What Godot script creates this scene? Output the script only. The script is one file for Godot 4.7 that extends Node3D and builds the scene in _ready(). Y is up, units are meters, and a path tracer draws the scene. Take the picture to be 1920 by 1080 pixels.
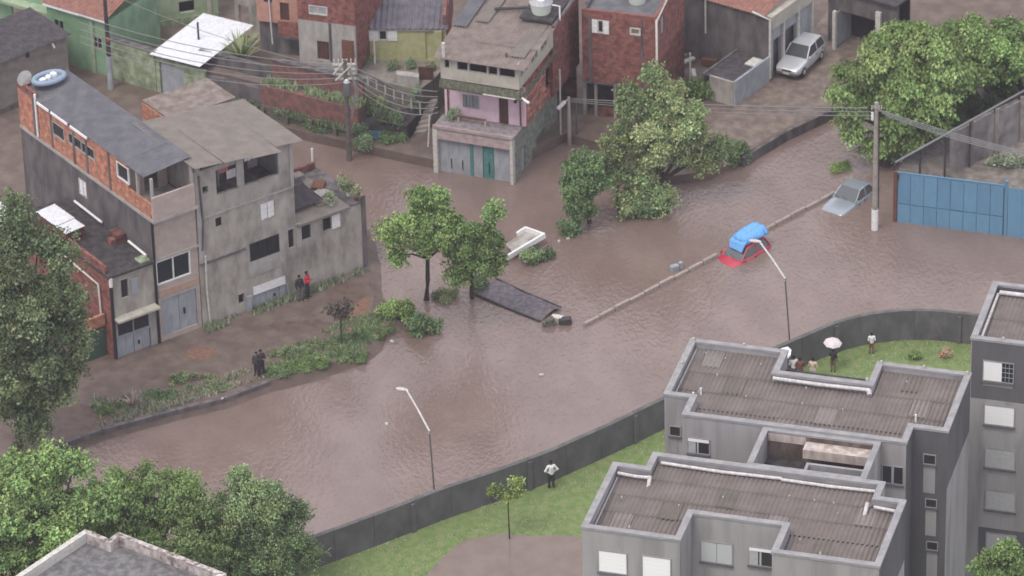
extends Node3D
# A flooded street seen from a helicopter: brick and concrete hillside houses at the back and on the left,
# muddy water in the street, a garden behind a curved retaining wall and grey apartment blocks in front.
# All lengths are metres; the water surface is y = 0.

var used := {}
var OFF := Vector3.ZERO          # a thing's base in its house's measuring frame
var rng := RandomNumberGenerator.new()
var M := {}

# ------------------------------------------------------------------ mesh building
class MB:
	var v := PackedVector3Array()
	var n := PackedVector3Array()
	var c := PackedColorArray()
	var col := Color.WHITE
	var colored := false
	func tri(a: Vector3, b: Vector3, d: Vector3) -> void:
		var nn := (b - a).cross(d - a).normalized()
		v.append(a); v.append(d); v.append(b)
		for i in 3:
			n.append(nn)
			if colored: c.append(col)
	func tri_n(a: Vector3, b: Vector3, d: Vector3, na: Vector3, nb: Vector3, nd: Vector3) -> void:
		v.append(a); v.append(d); v.append(b)
		n.append(na); n.append(nd); n.append(nb)
		if colored:
			for i in 3: c.append(col)
	func quad(a: Vector3, b: Vector3, d: Vector3, e: Vector3) -> void:
		tri(a, b, d); tri(a, d, e)
	func quad_n(a: Vector3, b: Vector3, d: Vector3, e: Vector3, na: Vector3, nb: Vector3, nd: Vector3, ne: Vector3) -> void:
		tri_n(a, b, d, na, nb, nd); tri_n(a, d, e, na, nd, ne)
	func box(p: Vector3, q: Vector3, x := Transform3D.IDENTITY) -> void:
		var a := [x * Vector3(p.x, p.y, p.z), x * Vector3(q.x, p.y, p.z), x * Vector3(q.x, p.y, q.z), x * Vector3(p.x, p.y, q.z),
			x * Vector3(p.x, q.y, p.z), x * Vector3(q.x, q.y, p.z), x * Vector3(q.x, q.y, q.z), x * Vector3(p.x, q.y, q.z)]
		quad(a[3], a[2], a[6], a[7]); quad(a[1], a[0], a[4], a[5]); quad(a[2], a[1], a[5], a[6])
		quad(a[0], a[3], a[7], a[4]); quad(a[7], a[6], a[5], a[4]); quad(a[0], a[1], a[2], a[3])
	# a box whose upright and top edges are cut off by k
	func cbox(p: Vector3, q: Vector3, k: float, x := Transform3D.IDENTITY) -> void:
		var ring := [Vector2(p.x + k, p.z), Vector2(q.x - k, p.z), Vector2(q.x, p.z + k), Vector2(q.x, q.z - k), Vector2(q.x - k, q.z), Vector2(p.x + k, q.z), Vector2(p.x, q.z - k), Vector2(p.x, p.z + k)]
		var mid := Vector2((p.x + q.x) / 2, (p.z + q.z) / 2)
		var top: Array = []
		for r: Vector2 in ring:
			var d := r - mid
			top.append(mid + Vector2(d.x - signf(d.x) * minf(k, absf(d.x)), d.y - signf(d.y) * minf(k, absf(d.y))))
		for i in 8:
			var j := (i + 1) % 8
			var a: Vector2 = ring[i]
			var b: Vector2 = ring[j]
			var e: Vector2 = top[i]
			var f: Vector2 = top[j]
			quad(x * Vector3(b.x, p.y, b.y), x * Vector3(a.x, p.y, a.y), x * Vector3(a.x, q.y - k, a.y), x * Vector3(b.x, q.y - k, b.y))
			quad(x * Vector3(b.x, q.y - k, b.y), x * Vector3(a.x, q.y - k, a.y), x * Vector3(e.x, q.y, e.y), x * Vector3(f.x, q.y, f.y))
			tri(x * Vector3(mid.x, q.y, mid.y), x * Vector3(f.x, q.y, f.y), x * Vector3(e.x, q.y, e.y))
			tri(x * Vector3(mid.x, p.y, mid.y), x * Vector3(a.x, p.y, a.y), x * Vector3(b.x, p.y, b.y))
	func tube(pts: Array, radii: Array, sides := 8, caps := true) -> void:
		var rings: Array = []
		var nrm: Array = []
		for i in pts.size():
			var dir: Vector3 = (pts[mini(i + 1, pts.size() - 1)] - pts[maxi(i - 1, 0)]).normalized()
			var ref := Vector3.UP if absf(dir.y) < 0.9 else Vector3.RIGHT
			var sx := dir.cross(ref).normalized()
			var sy := sx.cross(dir).normalized()
			var r: Array = []
			var rn: Array = []
			for k in sides:
				var t := TAU * k / sides
				var o := sx * cos(t) + sy * sin(t)
				r.append(pts[i] + o * radii[i]); rn.append(o)
			rings.append(r); nrm.append(rn)
		for i in pts.size() - 1:
			for k in sides:
				var k2 := (k + 1) % sides
				quad_n(rings[i][k2], rings[i][k], rings[i + 1][k], rings[i + 1][k2], nrm[i][k2], nrm[i][k], nrm[i + 1][k], nrm[i + 1][k2])
		if caps:
			for k in sides:
				var k2 := (k + 1) % sides
				tri(pts[0], rings[0][k], rings[0][k2])
				tri(pts[-1], rings[-1][k2], rings[-1][k])
	# rings: arrays of Vector3 with equal counts, closed round
	func loft(rings: Array, smooth := true, caps := true) -> void:
		var m: int = rings[0].size()
		var mids: Array = []
		for r in rings:
			var c0 := Vector3.ZERO
			for p: Vector3 in r: c0 += p / m
			mids.append(c0)
		var vote := 0.0
		var nr: Array = []
		for i in rings.size():
			var row: Array = []
			for k in m:
				var du: Vector3 = rings[i][(k + 1) % m] - rings[i][(k - 1 + m) % m]
				var dv: Vector3 = rings[mini(i + 1, rings.size() - 1)][k] - rings[maxi(i - 1, 0)][k]
				var q := dv.cross(du).normalized()
				vote += q.dot((rings[i][k] - mids[i]).normalized())
				row.append(q)
			nr.append(row)
		var sg := 1.0 if vote > 0 else -1.0
		for i in rings.size() - 1:
			for k in m:
				var k2 := (k + 1) % m
				var a: Vector3 = rings[i][k]
				var b: Vector3 = rings[i][k2]
				var d: Vector3 = rings[i + 1][k2]
				var e: Vector3 = rings[i + 1][k]
				if sg > 0:
					if smooth: quad_n(b, a, e, d, nr[i][k2], nr[i][k], nr[i + 1][k], nr[i + 1][k2])
					else: quad(b, a, e, d)
				else:
					if smooth: quad_n(a, b, d, e, -nr[i][k], -nr[i][k2], -nr[i + 1][k2], -nr[i + 1][k])
					else: quad(a, b, d, e)
		if caps:
			for e in [0, rings.size() - 1]:
				var mid: Vector3 = mids[e]
				var away: Vector3 = mid - mids[1 if e == 0 else rings.size() - 2]
				for k in m:
					var a: Vector3 = rings[e][k]
					var b: Vector3 = rings[e][(k + 1) % m]
					if (a - mid).cross(b - mid).dot(away) > 0: tri(mid, a, b)
					else: tri(mid, b, a)
	# a wall standing in the plane of x (u right, v up, facing +z), with rectangular openings
	func wall(x: Transform3D, u0: float, u1: float, v0: float, v1: float, t: float, holes: Array) -> void:
		var us := [u0, u1]
		var vs := [v0, v1]
		for h: Rect2 in holes:
			for q in [h.position.x, h.end.x]:
				if q > u0 + .01 and q < u1 - .01: us.append(q)
			for q in [h.position.y, h.end.y]:
				if q > v0 + .01 and q < v1 - .01: vs.append(q)
		us.sort(); vs.sort()
		var solid := func(i: int, j: int) -> bool:
			if i < 0 or j < 0 or i >= us.size() - 1 or j >= vs.size() - 1: return false
			if us[i + 1] - us[i] < 1e-4 or vs[j + 1] - vs[j] < 1e-4: return false
			var m := Vector2((us[i] + us[i + 1]) / 2, (vs[j] + vs[j + 1]) / 2)
			for h: Rect2 in holes:
				if h.has_point(m): return false
			return true
		for i in us.size() - 1:
			for j in vs.size() - 1:
				if not solid.call(i, j): continue
				var a := x * Vector3(us[i], vs[j], 0)
				var b := x * Vector3(us[i + 1], vs[j], 0)
				var d := x * Vector3(us[i + 1], vs[j + 1], 0)
				var e := x * Vector3(us[i], vs[j + 1], 0)
				var k: Vector3 = x.basis * Vector3(0, 0, -t)
				quad(a, b, d, e); quad(b + k, a + k, e + k, d + k)
				if not solid.call(i - 1, j): quad(a + k, a, e, e + k)
				if not solid.call(i + 1, j): quad(b, b + k, d + k, d)
				if not solid.call(i, j - 1): quad(a + k, b + k, b, a)
				if not solid.call(i, j + 1): quad(e, d, d + k, e + k)
	# upright prism over a polygon (x, z)
	func prism(poly: PackedVector2Array, y0: float, y1: float, bottom := true) -> void:
		var p := poly.duplicate()
		if Geometry2D.is_polygon_clockwise(p): p.reverse()
		var idx := Geometry2D.triangulate_polygon(p)
		for i in range(0, idx.size(), 3):
			var a := p[idx[i]]
			var b := p[idx[i + 1]]
			var d := p[idx[i + 2]]
			if (b - a).cross(d - a) > 0:
				var s := b
				b = d; d = s
			tri(Vector3(a.x, y1, a.y), Vector3(b.x, y1, b.y), Vector3(d.x, y1, d.y))
			if bottom and y1 > y0: tri(Vector3(a.x, y0, a.y), Vector3(d.x, y0, d.y), Vector3(b.x, y0, b.y))
		if y1 > y0:
			for i in p.size():
				var a := p[i]
				var b := p[(i + 1) % p.size()]
				quad(Vector3(b.x, y0, b.y), Vector3(a.x, y0, a.y), Vector3(a.x, y1, a.y), Vector3(b.x, y1, b.y))
	# corrugated sheet spanned by o, across (waves repeat along it) and along (the ridges' direction)
	func waves(o: Vector3, across: Vector3, along: Vector3, pitch: float, amp: float, steps := 6) -> void:
		var nn := across.cross(along).normalized()
		if nn.y < 0: nn = -nn
		var w := across.length()
		var cnt := int(w / pitch * steps)
		var dir := across / w
		var flip := across.cross(along).y < 0
		for i in cnt:
			var pts: Array = []
			var ns: Array = []
			for k in 2:
				var s := w * (i + k) / cnt
				var ph := TAU * s / pitch
				pts.append(o + dir * s + nn * amp * sin(ph))
				ns.append((nn - dir * amp * TAU / pitch * cos(ph)).normalized())
			if flip: quad_n(pts[1], pts[0], pts[0] + along, pts[1] + along, ns[1], ns[0], ns[0], ns[1])
			else: quad_n(pts[0], pts[1], pts[1] + along, pts[0] + along, ns[0], ns[1], ns[1], ns[0])
	func mesh() -> ArrayMesh:
		var m := ArrayMesh.new()
		if v.is_empty(): return m
		var a := []
		a.resize(Mesh.ARRAY_MAX)
		a[Mesh.ARRAY_VERTEX] = v; a[Mesh.ARRAY_NORMAL] = n
		if colored: a[Mesh.ARRAY_COLOR] = c
		m.add_surface_from_arrays(Mesh.PRIMITIVE_TRIANGLES, a)
		return m

func numbered(s: String) -> String:
	if not used.has(s):
		used[s] = 0
		return s
	used[s] += 1
	return "%s_%03d" % [s, used[s]]

func tag(o: Node3D, label: String, category: String, group := "") -> void:
	o.set_meta("label", label); o.set_meta("category", category); o.set_meta("kind", "thing")
	if group != "": o.set_meta("group", group)

func thing(called: String, label: String, category: String, at := Vector3.ZERO, yaw := 0.0, group := "") -> Node3D:
	var o := Node3D.new()
	o.name = numbered(called)
	add_child(o)
	o.position = at; o.rotation.y = yaw
	tag(o, label, category, group)
	OFF = Vector3.ZERO
	return o

# a thing measured in a house frame (origin fo, turned by yaw); its node stands at off in that frame
func framed(called: String, label: String, category: String, fo: Vector3, yaw: float, off: Vector3, group := "") -> Node3D:
	var o := thing(called, label, category, fo + Basis(Vector3.UP, yaw) * off, yaw, group)
	OFF = -off
	return o

func part(par: Node3D, called: String, mb, mat: Material, label := "") -> GeometryInstance3D:
	var o: GeometryInstance3D
	if mb is MultiMesh:
		o = MultiMeshInstance3D.new()
		o.multimesh = mb
		o.set_meta("kind", "stuff")
	else:
		o = MeshInstance3D.new()
		o.mesh = mb.mesh() if mb is MB else mb
	o.name = called
	o.material_override = mat
	par.add_child(o, true)
	if par.get_parent() == self: o.position = OFF
	if label != "": o.set_meta("label", label)
	return o

func one(called: String, label: String, category: String, mb, mat: Material, group := "", at := Vector3.ZERO, yaw := 0.0) -> MeshInstance3D:
	var o := MeshInstance3D.new()
	o.name = numbered(called)
	o.mesh = mb.mesh() if mb is MB else mb
	o.material_override = mat
	add_child(o)
	o.position = at; o.rotation.y = yaw
	tag(o, label, category, group)
	return o

func setting(called: String, mb, mat: Material, kind := "structure") -> MeshInstance3D:
	var o := MeshInstance3D.new()
	o.name = numbered(called)
	o.mesh = mb.mesh() if mb is MB else mb
	o.material_override = mat
	add_child(o)
	o.set_meta("kind", kind)
	return o

# planes of a house: FRONT(z) faces +z, LEFT(x) faces -x (u = z), RIGHT(x) faces +x (u = -z)
func FRONT(z: float) -> Transform3D: return Transform3D(Basis.IDENTITY, Vector3(0, 0, z))
func LEFT(x: float) -> Transform3D: return Transform3D(Basis(Vector3(0, 0, 1), Vector3.UP, Vector3(-1, 0, 0)), Vector3(x, 0, 0))
func RIGHT(x: float) -> Transform3D: return Transform3D(Basis(Vector3(0, 0, -1), Vector3.UP, Vector3(1, 0, 0)), Vector3(x, 0, 0))

func wall(par: Node3D, called: String, mat: Material, x: Transform3D, u0: float, u1: float, v0: float, v1: float, holes := [], t := 0.16) -> GeometryInstance3D:
	var b := MB.new()
	b.wall(x, u0, u1, v0, v1, t, holes)
	return part(par, called, b, mat)

func slab(par: Node3D, called: String, mat: Material, p: Vector3, q: Vector3, k := 0.0) -> GeometryInstance3D:
	var b := MB.new()
	if k > 0: b.cbox(p, q, k)
	else: b.box(p, q)
	return part(par, called, b, mat)

# a framed window set in a wall opening: leaves with panes; depth is how far the panes lie behind the wall face
func window(par: Node3D, x: Transform3D, r: Rect2, frame_mat: Material, pane_mat: Material, leaves := 2, depth := 0.08, fw := 0.06, called := "window") -> GeometryInstance3D:
	var b := MB.new()
	var y := x.translated_local(Vector3(0, 0, 0.015))
	var holes: Array = []
	var w := (r.size.x - fw) / leaves
	for i in leaves: holes.append(Rect2(r.position.x + fw + w * i, r.position.y + fw, w - fw, r.size.y - 2 * fw))
	b.wall(y, r.position.x - .01, r.end.x + .01, r.position.y - .01, r.end.y + .01, depth + .02, holes)
	var f := part(par, called, b, frame_mat)
	for h: Rect2 in holes:
		var p := MB.new()
		p.wall(x.translated_local(Vector3(0, 0, -depth + .02)), h.position.x - .01, h.end.x + .01, h.position.y - .01, h.end.y + .01, .02, [])
		part(f, "pane", p, pane_mat)
	return f

# a shutter of upright boards filling an opening
func shutter(par: Node3D, x: Transform3D, r: Rect2, frame_mat: Material, board_mat: Material, boards := 4, called := "shutter") -> GeometryInstance3D:
	var b := MB.new()
	b.wall(x.translated_local(Vector3(0, 0, .02)), r.position.x - .04, r.end.x + .04, r.position.y - .04, r.end.y + .04, .08, [r])
	var f := part(par, called, b, frame_mat)
	var w := r.size.x / boards
	for i in boards:
		var p := MB.new()
		p.wall(x.translated_local(Vector3(0, 0, -.01 - .03 * (i % 2))), r.position.x + w * i + .012, r.position.x + w * (i + 1) - .012, r.position.y, r.end.y, .03, [])
		part(f, "board", p, board_mat)
	return f

func pipe(par: Node3D, called: String, mat: Material, pts: Array, r := 0.05, sides := 6) -> GeometryInstance3D:
	var b := MB.new()
	var rr: Array = []
	for p in pts: rr.append(r)
	b.tube(pts, rr, sides)
	return part(par, called, b, mat)

# ------------------------------------------------------------------ materials
func lin(r: float, g: float, b: float, a := 1.0) -> Color: return Color(r, g, b, a).linear_to_srgb()

func noise_tex(c0: Color, c1: Color, freq: float, seed_: int, mid := Color(-1, 0, 0), size := 512, octaves := 6) -> NoiseTexture2D:
	var f := FastNoiseLite.new()
	f.seed = seed_; f.noise_type = FastNoiseLite.TYPE_SIMPLEX_SMOOTH
	f.frequency = freq; f.fractal_octaves = octaves; f.fractal_gain = 0.6
	var g := Gradient.new()
	g.offsets = PackedFloat32Array([0.22, 0.78])
	g.colors = PackedColorArray([c0, c1])
	if mid.r >= 0: g.add_point(0.52, mid)
	var t := NoiseTexture2D.new()
	t.width = size; t.height = size; t.seamless = true; t.noise = f; t.color_ramp = g; t.generate_mipmaps = true
	return t

func bump_tex(freq: float, seed_: int, strength: float, size := 512, octaves := 4) -> NoiseTexture2D:
	var f := FastNoiseLite.new()
	f.seed = seed_; f.noise_type = FastNoiseLite.TYPE_SIMPLEX_SMOOTH
	f.frequency = freq; f.fractal_octaves = octaves; f.fractal_gain = 0.68
	var t := NoiseTexture2D.new()
	t.width = size; t.height = size; t.seamless = true; t.noise = f; t.as_normal_map = true; t.bump_strength = strength
	return t

# a weathered surface: colour wanders between two real-world base colours; tile is the texture's length in metres
func mat(c0: Color, c1: Color, rough: float, tile: float, seed_: int, stretch := Vector3.ONE, mid := Color(-1, 0, 0), freq := 0.012) -> StandardMaterial3D:
	var m := StandardMaterial3D.new()
	m.albedo_texture = noise_tex(c0, c1, freq, seed_, mid)
	m.roughness = rough
	m.uv1_triplanar = true; m.uv1_world_triplanar = true
	m.uv1_scale = stretch / tile
	m.metallic_specular = 0.3
	return m

func plain(c: Color, rough: float, metal := 0.0, spec := 0.4) -> StandardMaterial3D:
	var m := StandardMaterial3D.new()
	m.albedo_color = c; m.roughness = rough; m.metallic = metal; m.metallic_specular = spec
	return m

func vertex_mat(rough: float, back := Color.BLACK) -> StandardMaterial3D:
	var m := StandardMaterial3D.new()
	m.vertex_color_use_as_albedo = true; m.roughness = rough; m.metallic_specular = 0.12
	if back != Color.BLACK:
		m.backlight_enabled = true; m.backlight = back
	return m

# hollow-block masonry: courses 0.2 m high with thin mortar, every block of its own tone
func brick_tex(base: Color, spread: float, mortar: Color, seed_: int) -> ImageTexture:
	var img := Image.create(256, 256, false, Image.FORMAT_RGB8)
	img.fill(mortar)
	var r := RandomNumberGenerator.new()
	r.seed = seed_
	for row in 16:
		for k in 8:
			var t := 1.0 + r.randf_range(-spread, spread)
			var warm := 1.0 + r.randf_range(-.06, .06)
			var c := Color(base.r * t, base.g * t * warm, base.b * t * warm)
			var x := (k * 32 + (16 if row % 2 else 0)) % 256
			img.fill_rect(Rect2i(x, row * 16, mini(30, 256 - x), 14), c)
			if x + 30 > 256: img.fill_rect(Rect2i(0, row * 16, x + 30 - 256, 14), c)
	# dirt
	var f := FastNoiseLite.new()
	f.seed = seed_; f.frequency = 0.02; f.fractal_octaves = 4
	for y in 256:
		for x in 256:
			var d := 1.0 - maxf(0.0, f.get_noise_2d(x, y * .5)) * .3
			var c := img.get_pixel(x, y)
			img.set_pixel(x, y, Color(c.r * d, c.g * d, c.b * d))
	img.generate_mipmaps()
	return ImageTexture.create_from_image(img)

func brick(base: Color, spread: float, mortar: Color, seed_: int) -> StandardMaterial3D:
	var m := StandardMaterial3D.new()
	m.albedo_texture = brick_tex(base, spread, mortar, seed_)
	m.roughness = .95; m.metallic_specular = .2
	m.uv1_triplanar = true
	m.uv1_scale = Vector3.ONE / 2.6
	return m

func make_materials() -> void:
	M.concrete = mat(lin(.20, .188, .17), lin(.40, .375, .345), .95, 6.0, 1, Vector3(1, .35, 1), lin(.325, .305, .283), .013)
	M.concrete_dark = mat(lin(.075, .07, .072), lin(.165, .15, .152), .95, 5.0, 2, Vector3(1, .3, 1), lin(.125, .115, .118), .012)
	M.concrete_light = mat(lin(.27, .26, .25), lin(.40, .385, .37), .95, 4.0, 3, Vector3(1, .4, 1))
	M.plaster_beige = mat(lin(.34, .285, .255), lin(.42, .36, .33), .95, 4.0, 4)
	M.plaster_pink = mat(lin(.64, .47, .55), lin(.74, .57, .65), .9, 4.0, 5)
	M.plaster_cream = mat(lin(.33, .32, .27), lin(.45, .43, .38), .95, 4.0, 6, Vector3(1, .4, 1))
	M.plaster_yellow = mat(lin(.36, .365, .19), lin(.44, .44, .26), .95, 4.0, 7)
	M.plaster_green = mat(lin(.17, .29, .18), lin(.25, .38, .26), .95, 4.0, 8, Vector3(1, .4, 1))
	M.plaster_pale_green = mat(lin(.23, .31, .20), lin(.33, .40, .28), .95, 6.0, 9)
	M.mossy = mat(lin(.13, .17, .10), lin(.36, .40, .29), .95, 5.0, 10, Vector3(1, .7, 1), lin(.24, .29, .19), .014)
	M.brick_orange = brick(lin(.42, .19, .13), .12, lin(.34, .2, .15), 11)
	M.brick_red = brick(lin(.225, .098, .085), .12, lin(.18, .10, .09), 12)
	M.brick_dark = brick(lin(.15, .065, .055), .18, lin(.12, .08, .07), 13)
	M.stone_wall = mat(lin(.05, .055, .045), lin(.22, .2, .17), .97, 2.0, 14, Vector3.ONE, lin(.12, .11, .095), .03)
	M.roof_brown = mat(lin(.15, .125, .112), lin(.245, .208, .19), .95, 6.0, 15, Vector3.ONE, lin(.2, .168, .152), .014)
	M.roof_tower = mat(lin(.142, .121, .114), lin(.192, .168, .16), .95, 8.0, 16, Vector3.ONE, lin(.166, .143, .135), .012)
	M.roof_grey = mat(lin(.10, .10, .115), lin(.15, .15, .165), .9, 7.0, 17)
	M.roof_taupe = mat(lin(.16, .143, .13), lin(.21, .19, .175), .95, 7.0, 18)
	M.roof_white = mat(lin(.55, .56, .6), lin(.72, .73, .78), .8, 3.0, 19)
	M.roof_dark = mat(lin(.045, .042, .048), lin(.085, .08, .085), .9, 4.0, 20)
	M.roof_tile = mat(lin(.20, .098, .078), lin(.30, .165, .135), .9, 3.0, 21)
	M.slab_dark = mat(lin(.038, .035, .038), lin(.075, .068, .072), .9, 4.0, 22)
	M.metal_grey = mat(lin(.24, .26, .29), lin(.34, .36, .39), .6, 3.0, 23, Vector3(1, .3, 1))
	M.metal_blue = mat(lin(.115, .24, .365), lin(.135, .265, .395), .6, 3.0, 24, Vector3(1, .3, 1))
	M.metal_blue_pale = mat(lin(.12, .25, .375), lin(.14, .275, .41), .6, 3.0, 82, Vector3(1, .3, 1))
	M.metal_blue_deep = mat(lin(.105, .225, .35), lin(.125, .25, .375), .6, 3.0, 83, Vector3(1, .3, 1))
	M.metal_teal = mat(lin(.05, .16, .16), lin(.09, .22, .21), .6, 2.0, 25)
	M.white_paint = mat(lin(.62, .62, .63), lin(.78, .78, .79), .7, 2.0, 26)
	M.off_white = mat(lin(.42, .41, .38), lin(.58, .57, .54), .8, 2.0, 27)
	M.worn_white = mat(lin(.14, .11, .10), lin(.52, .49, .48), .95, 4.5, 28, Vector3(1, .5, 1), lin(.36, .32, .31), .02)
	M.glass_dark = plain(lin(.018, .022, .03), .12, 0, .5)
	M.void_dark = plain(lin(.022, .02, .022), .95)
	M.wood_dark = mat(lin(.07, .035, .03), lin(.12, .06, .05), .8, 1.0, 29, Vector3(1, .1, 1))
	M.rust = mat(lin(.11, .05, .035), lin(.2, .1, .07), .9, 1.0, 30)
	M.black = plain(lin(.02, .02, .022), .7)
	M.cable = plain(lin(.2, .205, .215), .8)
	M.galvanised = plain(lin(.5, .5, .52), .45, .3)
	M.lamp_white = mat(lin(.36, .35, .355), lin(.62, .6, .61), .6, 1.4, 89)
	M.pole_concrete = mat(lin(.24, .22, .2), lin(.34, .31, .28), .95, 2.0, 31)
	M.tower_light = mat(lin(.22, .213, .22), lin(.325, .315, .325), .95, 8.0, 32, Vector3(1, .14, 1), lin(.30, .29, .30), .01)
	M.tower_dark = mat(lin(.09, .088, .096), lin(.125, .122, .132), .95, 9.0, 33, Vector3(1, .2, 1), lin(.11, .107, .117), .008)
	M.parapet = mat(lin(.225, .225, .235), lin(.30, .295, .305), .95, 5.0, 34)
	M.water = make_water()
	M.mud = mat(lin(.115, .088, .076), lin(.168, .132, .115), .6, 9.0, 35, Vector3.ONE, lin(.14, .108, .094), .012)
	M.mud_wet = mat(lin(.10, .07, .06), lin(.14, .105, .09), .3, 6.0, 36, Vector3.ONE, lin(.13, .095, .08), .015)
	M.lawn = mat(lin(.12, .178, .06), lin(.19, .215, .10), .95, 7.0, 37, Vector3.ONE, lin(.15, .205, .078), .02)
	M.path = mat(lin(.175, .135, .118), lin(.20, .158, .14), .14, 9.0, 38)
	M.garden_wall = mat(lin(.085, .088, .09), lin(.135, .134, .137), .95, 6.0, 39, Vector3(1, .5, 1), lin(.108, .108, .111), .012)
	M.bark = mat(lin(.04, .033, .028), lin(.1, .085, .07), .95, .8, 40, Vector3(1, .3, 1))
	M.leaf = vertex_mat(.85, Color(.05, .075, .015))
	M.plastic_blue = mat(lin(.11, .30, .60), lin(.17, .40, .74), .35, 1.2, 41)
	M.tarp_purple = mat(lin(.09, .078, .088), lin(.17, .152, .168), .6, 2.5, 42)
	M.tarp_pink = plain(lin(.45, .16, .18), .8)
	M.car_silver = plain(lin(.55, .57, .6), .25, .35, .6)
	M.car_blue = plain(lin(.27, .31, .35), .2, .3, .7)
	M.car_red = plain(lin(.42, .028, .055), .25, 0, .6)
	M.car_glass = plain(lin(.075, .083, .088), .08, .15, 1.0)
	M.rubber = plain(lin(.02, .02, .02), .9)
	M.tail_red = plain(lin(.3, .02, .02), .2)
	M.bumper = plain(lin(.1, .105, .11), .6)
	M.pool_blue = plain(lin(.22, .29, .38), .5)
	M.beam_pink = mat(lin(.30, .235, .24), lin(.44, .36, .365), .95, 3.0, 61)
	M.balcony = mat(lin(.19, .17, .18), lin(.3, .27, .28), .9, 3.0, 62)
	M.brick_pale = brick(lin(.36, .16, .13), .25, lin(.28, .2, .18), 63)
	M.plaster_grey_green = mat(lin(.14, .16, .14), lin(.27, .3, .26), .95, 3.0, 64)
	M.moss_dark = mat(lin(.05, .055, .04), lin(.16, .16, .12), .95, 1.6, 65)
	M.tank = plain(lin(.42, .47, .42), .7)
	M.roof_corrugated = mat(lin(.10, .095, .12), lin(.17, .165, .19), .9, 5.0, 66)
	M.metal_teal_blue = mat(lin(.05, .13, .18), lin(.09, .19, .25), .6, 2.0, 67)
	M.cloth_red = plain(lin(.4, .04, .07), .9)
	M.cloth_yellow = plain(lin(.6, .38, .04), .9)
	M.plaster_peach = mat(lin(.36, .2, .15), lin(.46, .27, .22), .95, 3.0, 68)
	M.plaster_taupe = mat(lin(.17, .155, .14), lin(.25, .23, .21), .95, 5.0, 69)
	M.shutter_white = plain(lin(.78, .78, .8), .5)
	M.shutter_pale = plain(lin(.45, .47, .49), .3)
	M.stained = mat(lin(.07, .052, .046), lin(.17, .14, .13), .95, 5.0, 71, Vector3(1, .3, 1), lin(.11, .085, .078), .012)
	M.cream_band = mat(lin(.30, .25, .23), lin(.52, .46, .43), .95, 4.0, 87, Vector3(1, .3, 1))
	M.plaster_tan = mat(lin(.33, .235, .185), lin(.42, .30, .24), .95, 3.0, 88)
	M.slab_grey = mat(lin(.10, .10, .105), lin(.19, .185, .19), .9, 4.0, 72)
	M.galvanised_dull = plain(lin(.2, .2, .21), .6, .2)
	M.yard_wall = mat(lin(.14, .13, .125), lin(.26, .245, .235), .95, 5.0, 73, Vector3(1, .6, 1), lin(.2, .188, .182), .012)
	M.yard_ground = mat(lin(.13, .11, .095), lin(.22, .2, .19), .95, 5.0, 74)
	M.pole_dark = plain(lin(.12, .12, .12), .6)
	M.barrier = mat(lin(.24, .2, .18), lin(.36, .31, .28), .9, 1.5, 75)
	M.strap = plain(lin(.05, .14, .35), .6)
	M.mud_street = mat(lin(.13, .10, .085), lin(.21, .17, .15), .45, 6.0, 76)
	M.pole_grey = mat(lin(.10, .088, .085), lin(.16, .145, .14), .95, 2.0, 80)
	M.earth_red = mat(lin(.16, .09, .065), lin(.22, .13, .10), .85, 2.0, 81)
	M.gate_green = plain(lin(.04, .085, .06), .7)
	M.shutter_grey = mat(lin(.36, .36, .375), lin(.42, .42, .435), .6, 2.0, 84)
	M.litter = plain(lin(.42, .41, .4), .8)
	M.added_hill = mat(lin(.05, .05, .035), lin(.13, .10, .075), .95, 30.0, 85)
	M.brick_wall_worn = mat(lin(.12, .075, .07), lin(.26, .12, .105), .95, 4.0, 86, Vector3(1, .6, 1), lin(.2, .105, .095), .018)
	M.roof_tower_pale = mat(lin(.185, .165, .157), lin(.23, .207, .197), .95, 5.0, 90)
	M.roof_tower_moss = mat(lin(.118, .106, .092), lin(.155, .14, .125), .95, 5.0, 91)
	M.lamp_glass = plain(lin(.7, .7, .68), .1, 0, .6)

func make_water() -> StandardMaterial3D:
	var m := StandardMaterial3D.new()
	m.albedo_texture = noise_tex(lin(.164, .119, .105), lin(.198, .148, .133), .008, 50, Color(-1, 0, 0), 512, 5)
	m.roughness = .10; m.metallic_specular = .5
	m.normal_enabled = true
	m.normal_texture = bump_tex(.045, 51, 5.0, 1024, 3)
	m.normal_scale = .27
	m.uv1_triplanar = true; m.uv1_world_triplanar = true
	m.uv1_scale = Vector3(1.0, 1.0, .6) / 17.0
	return m

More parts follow.
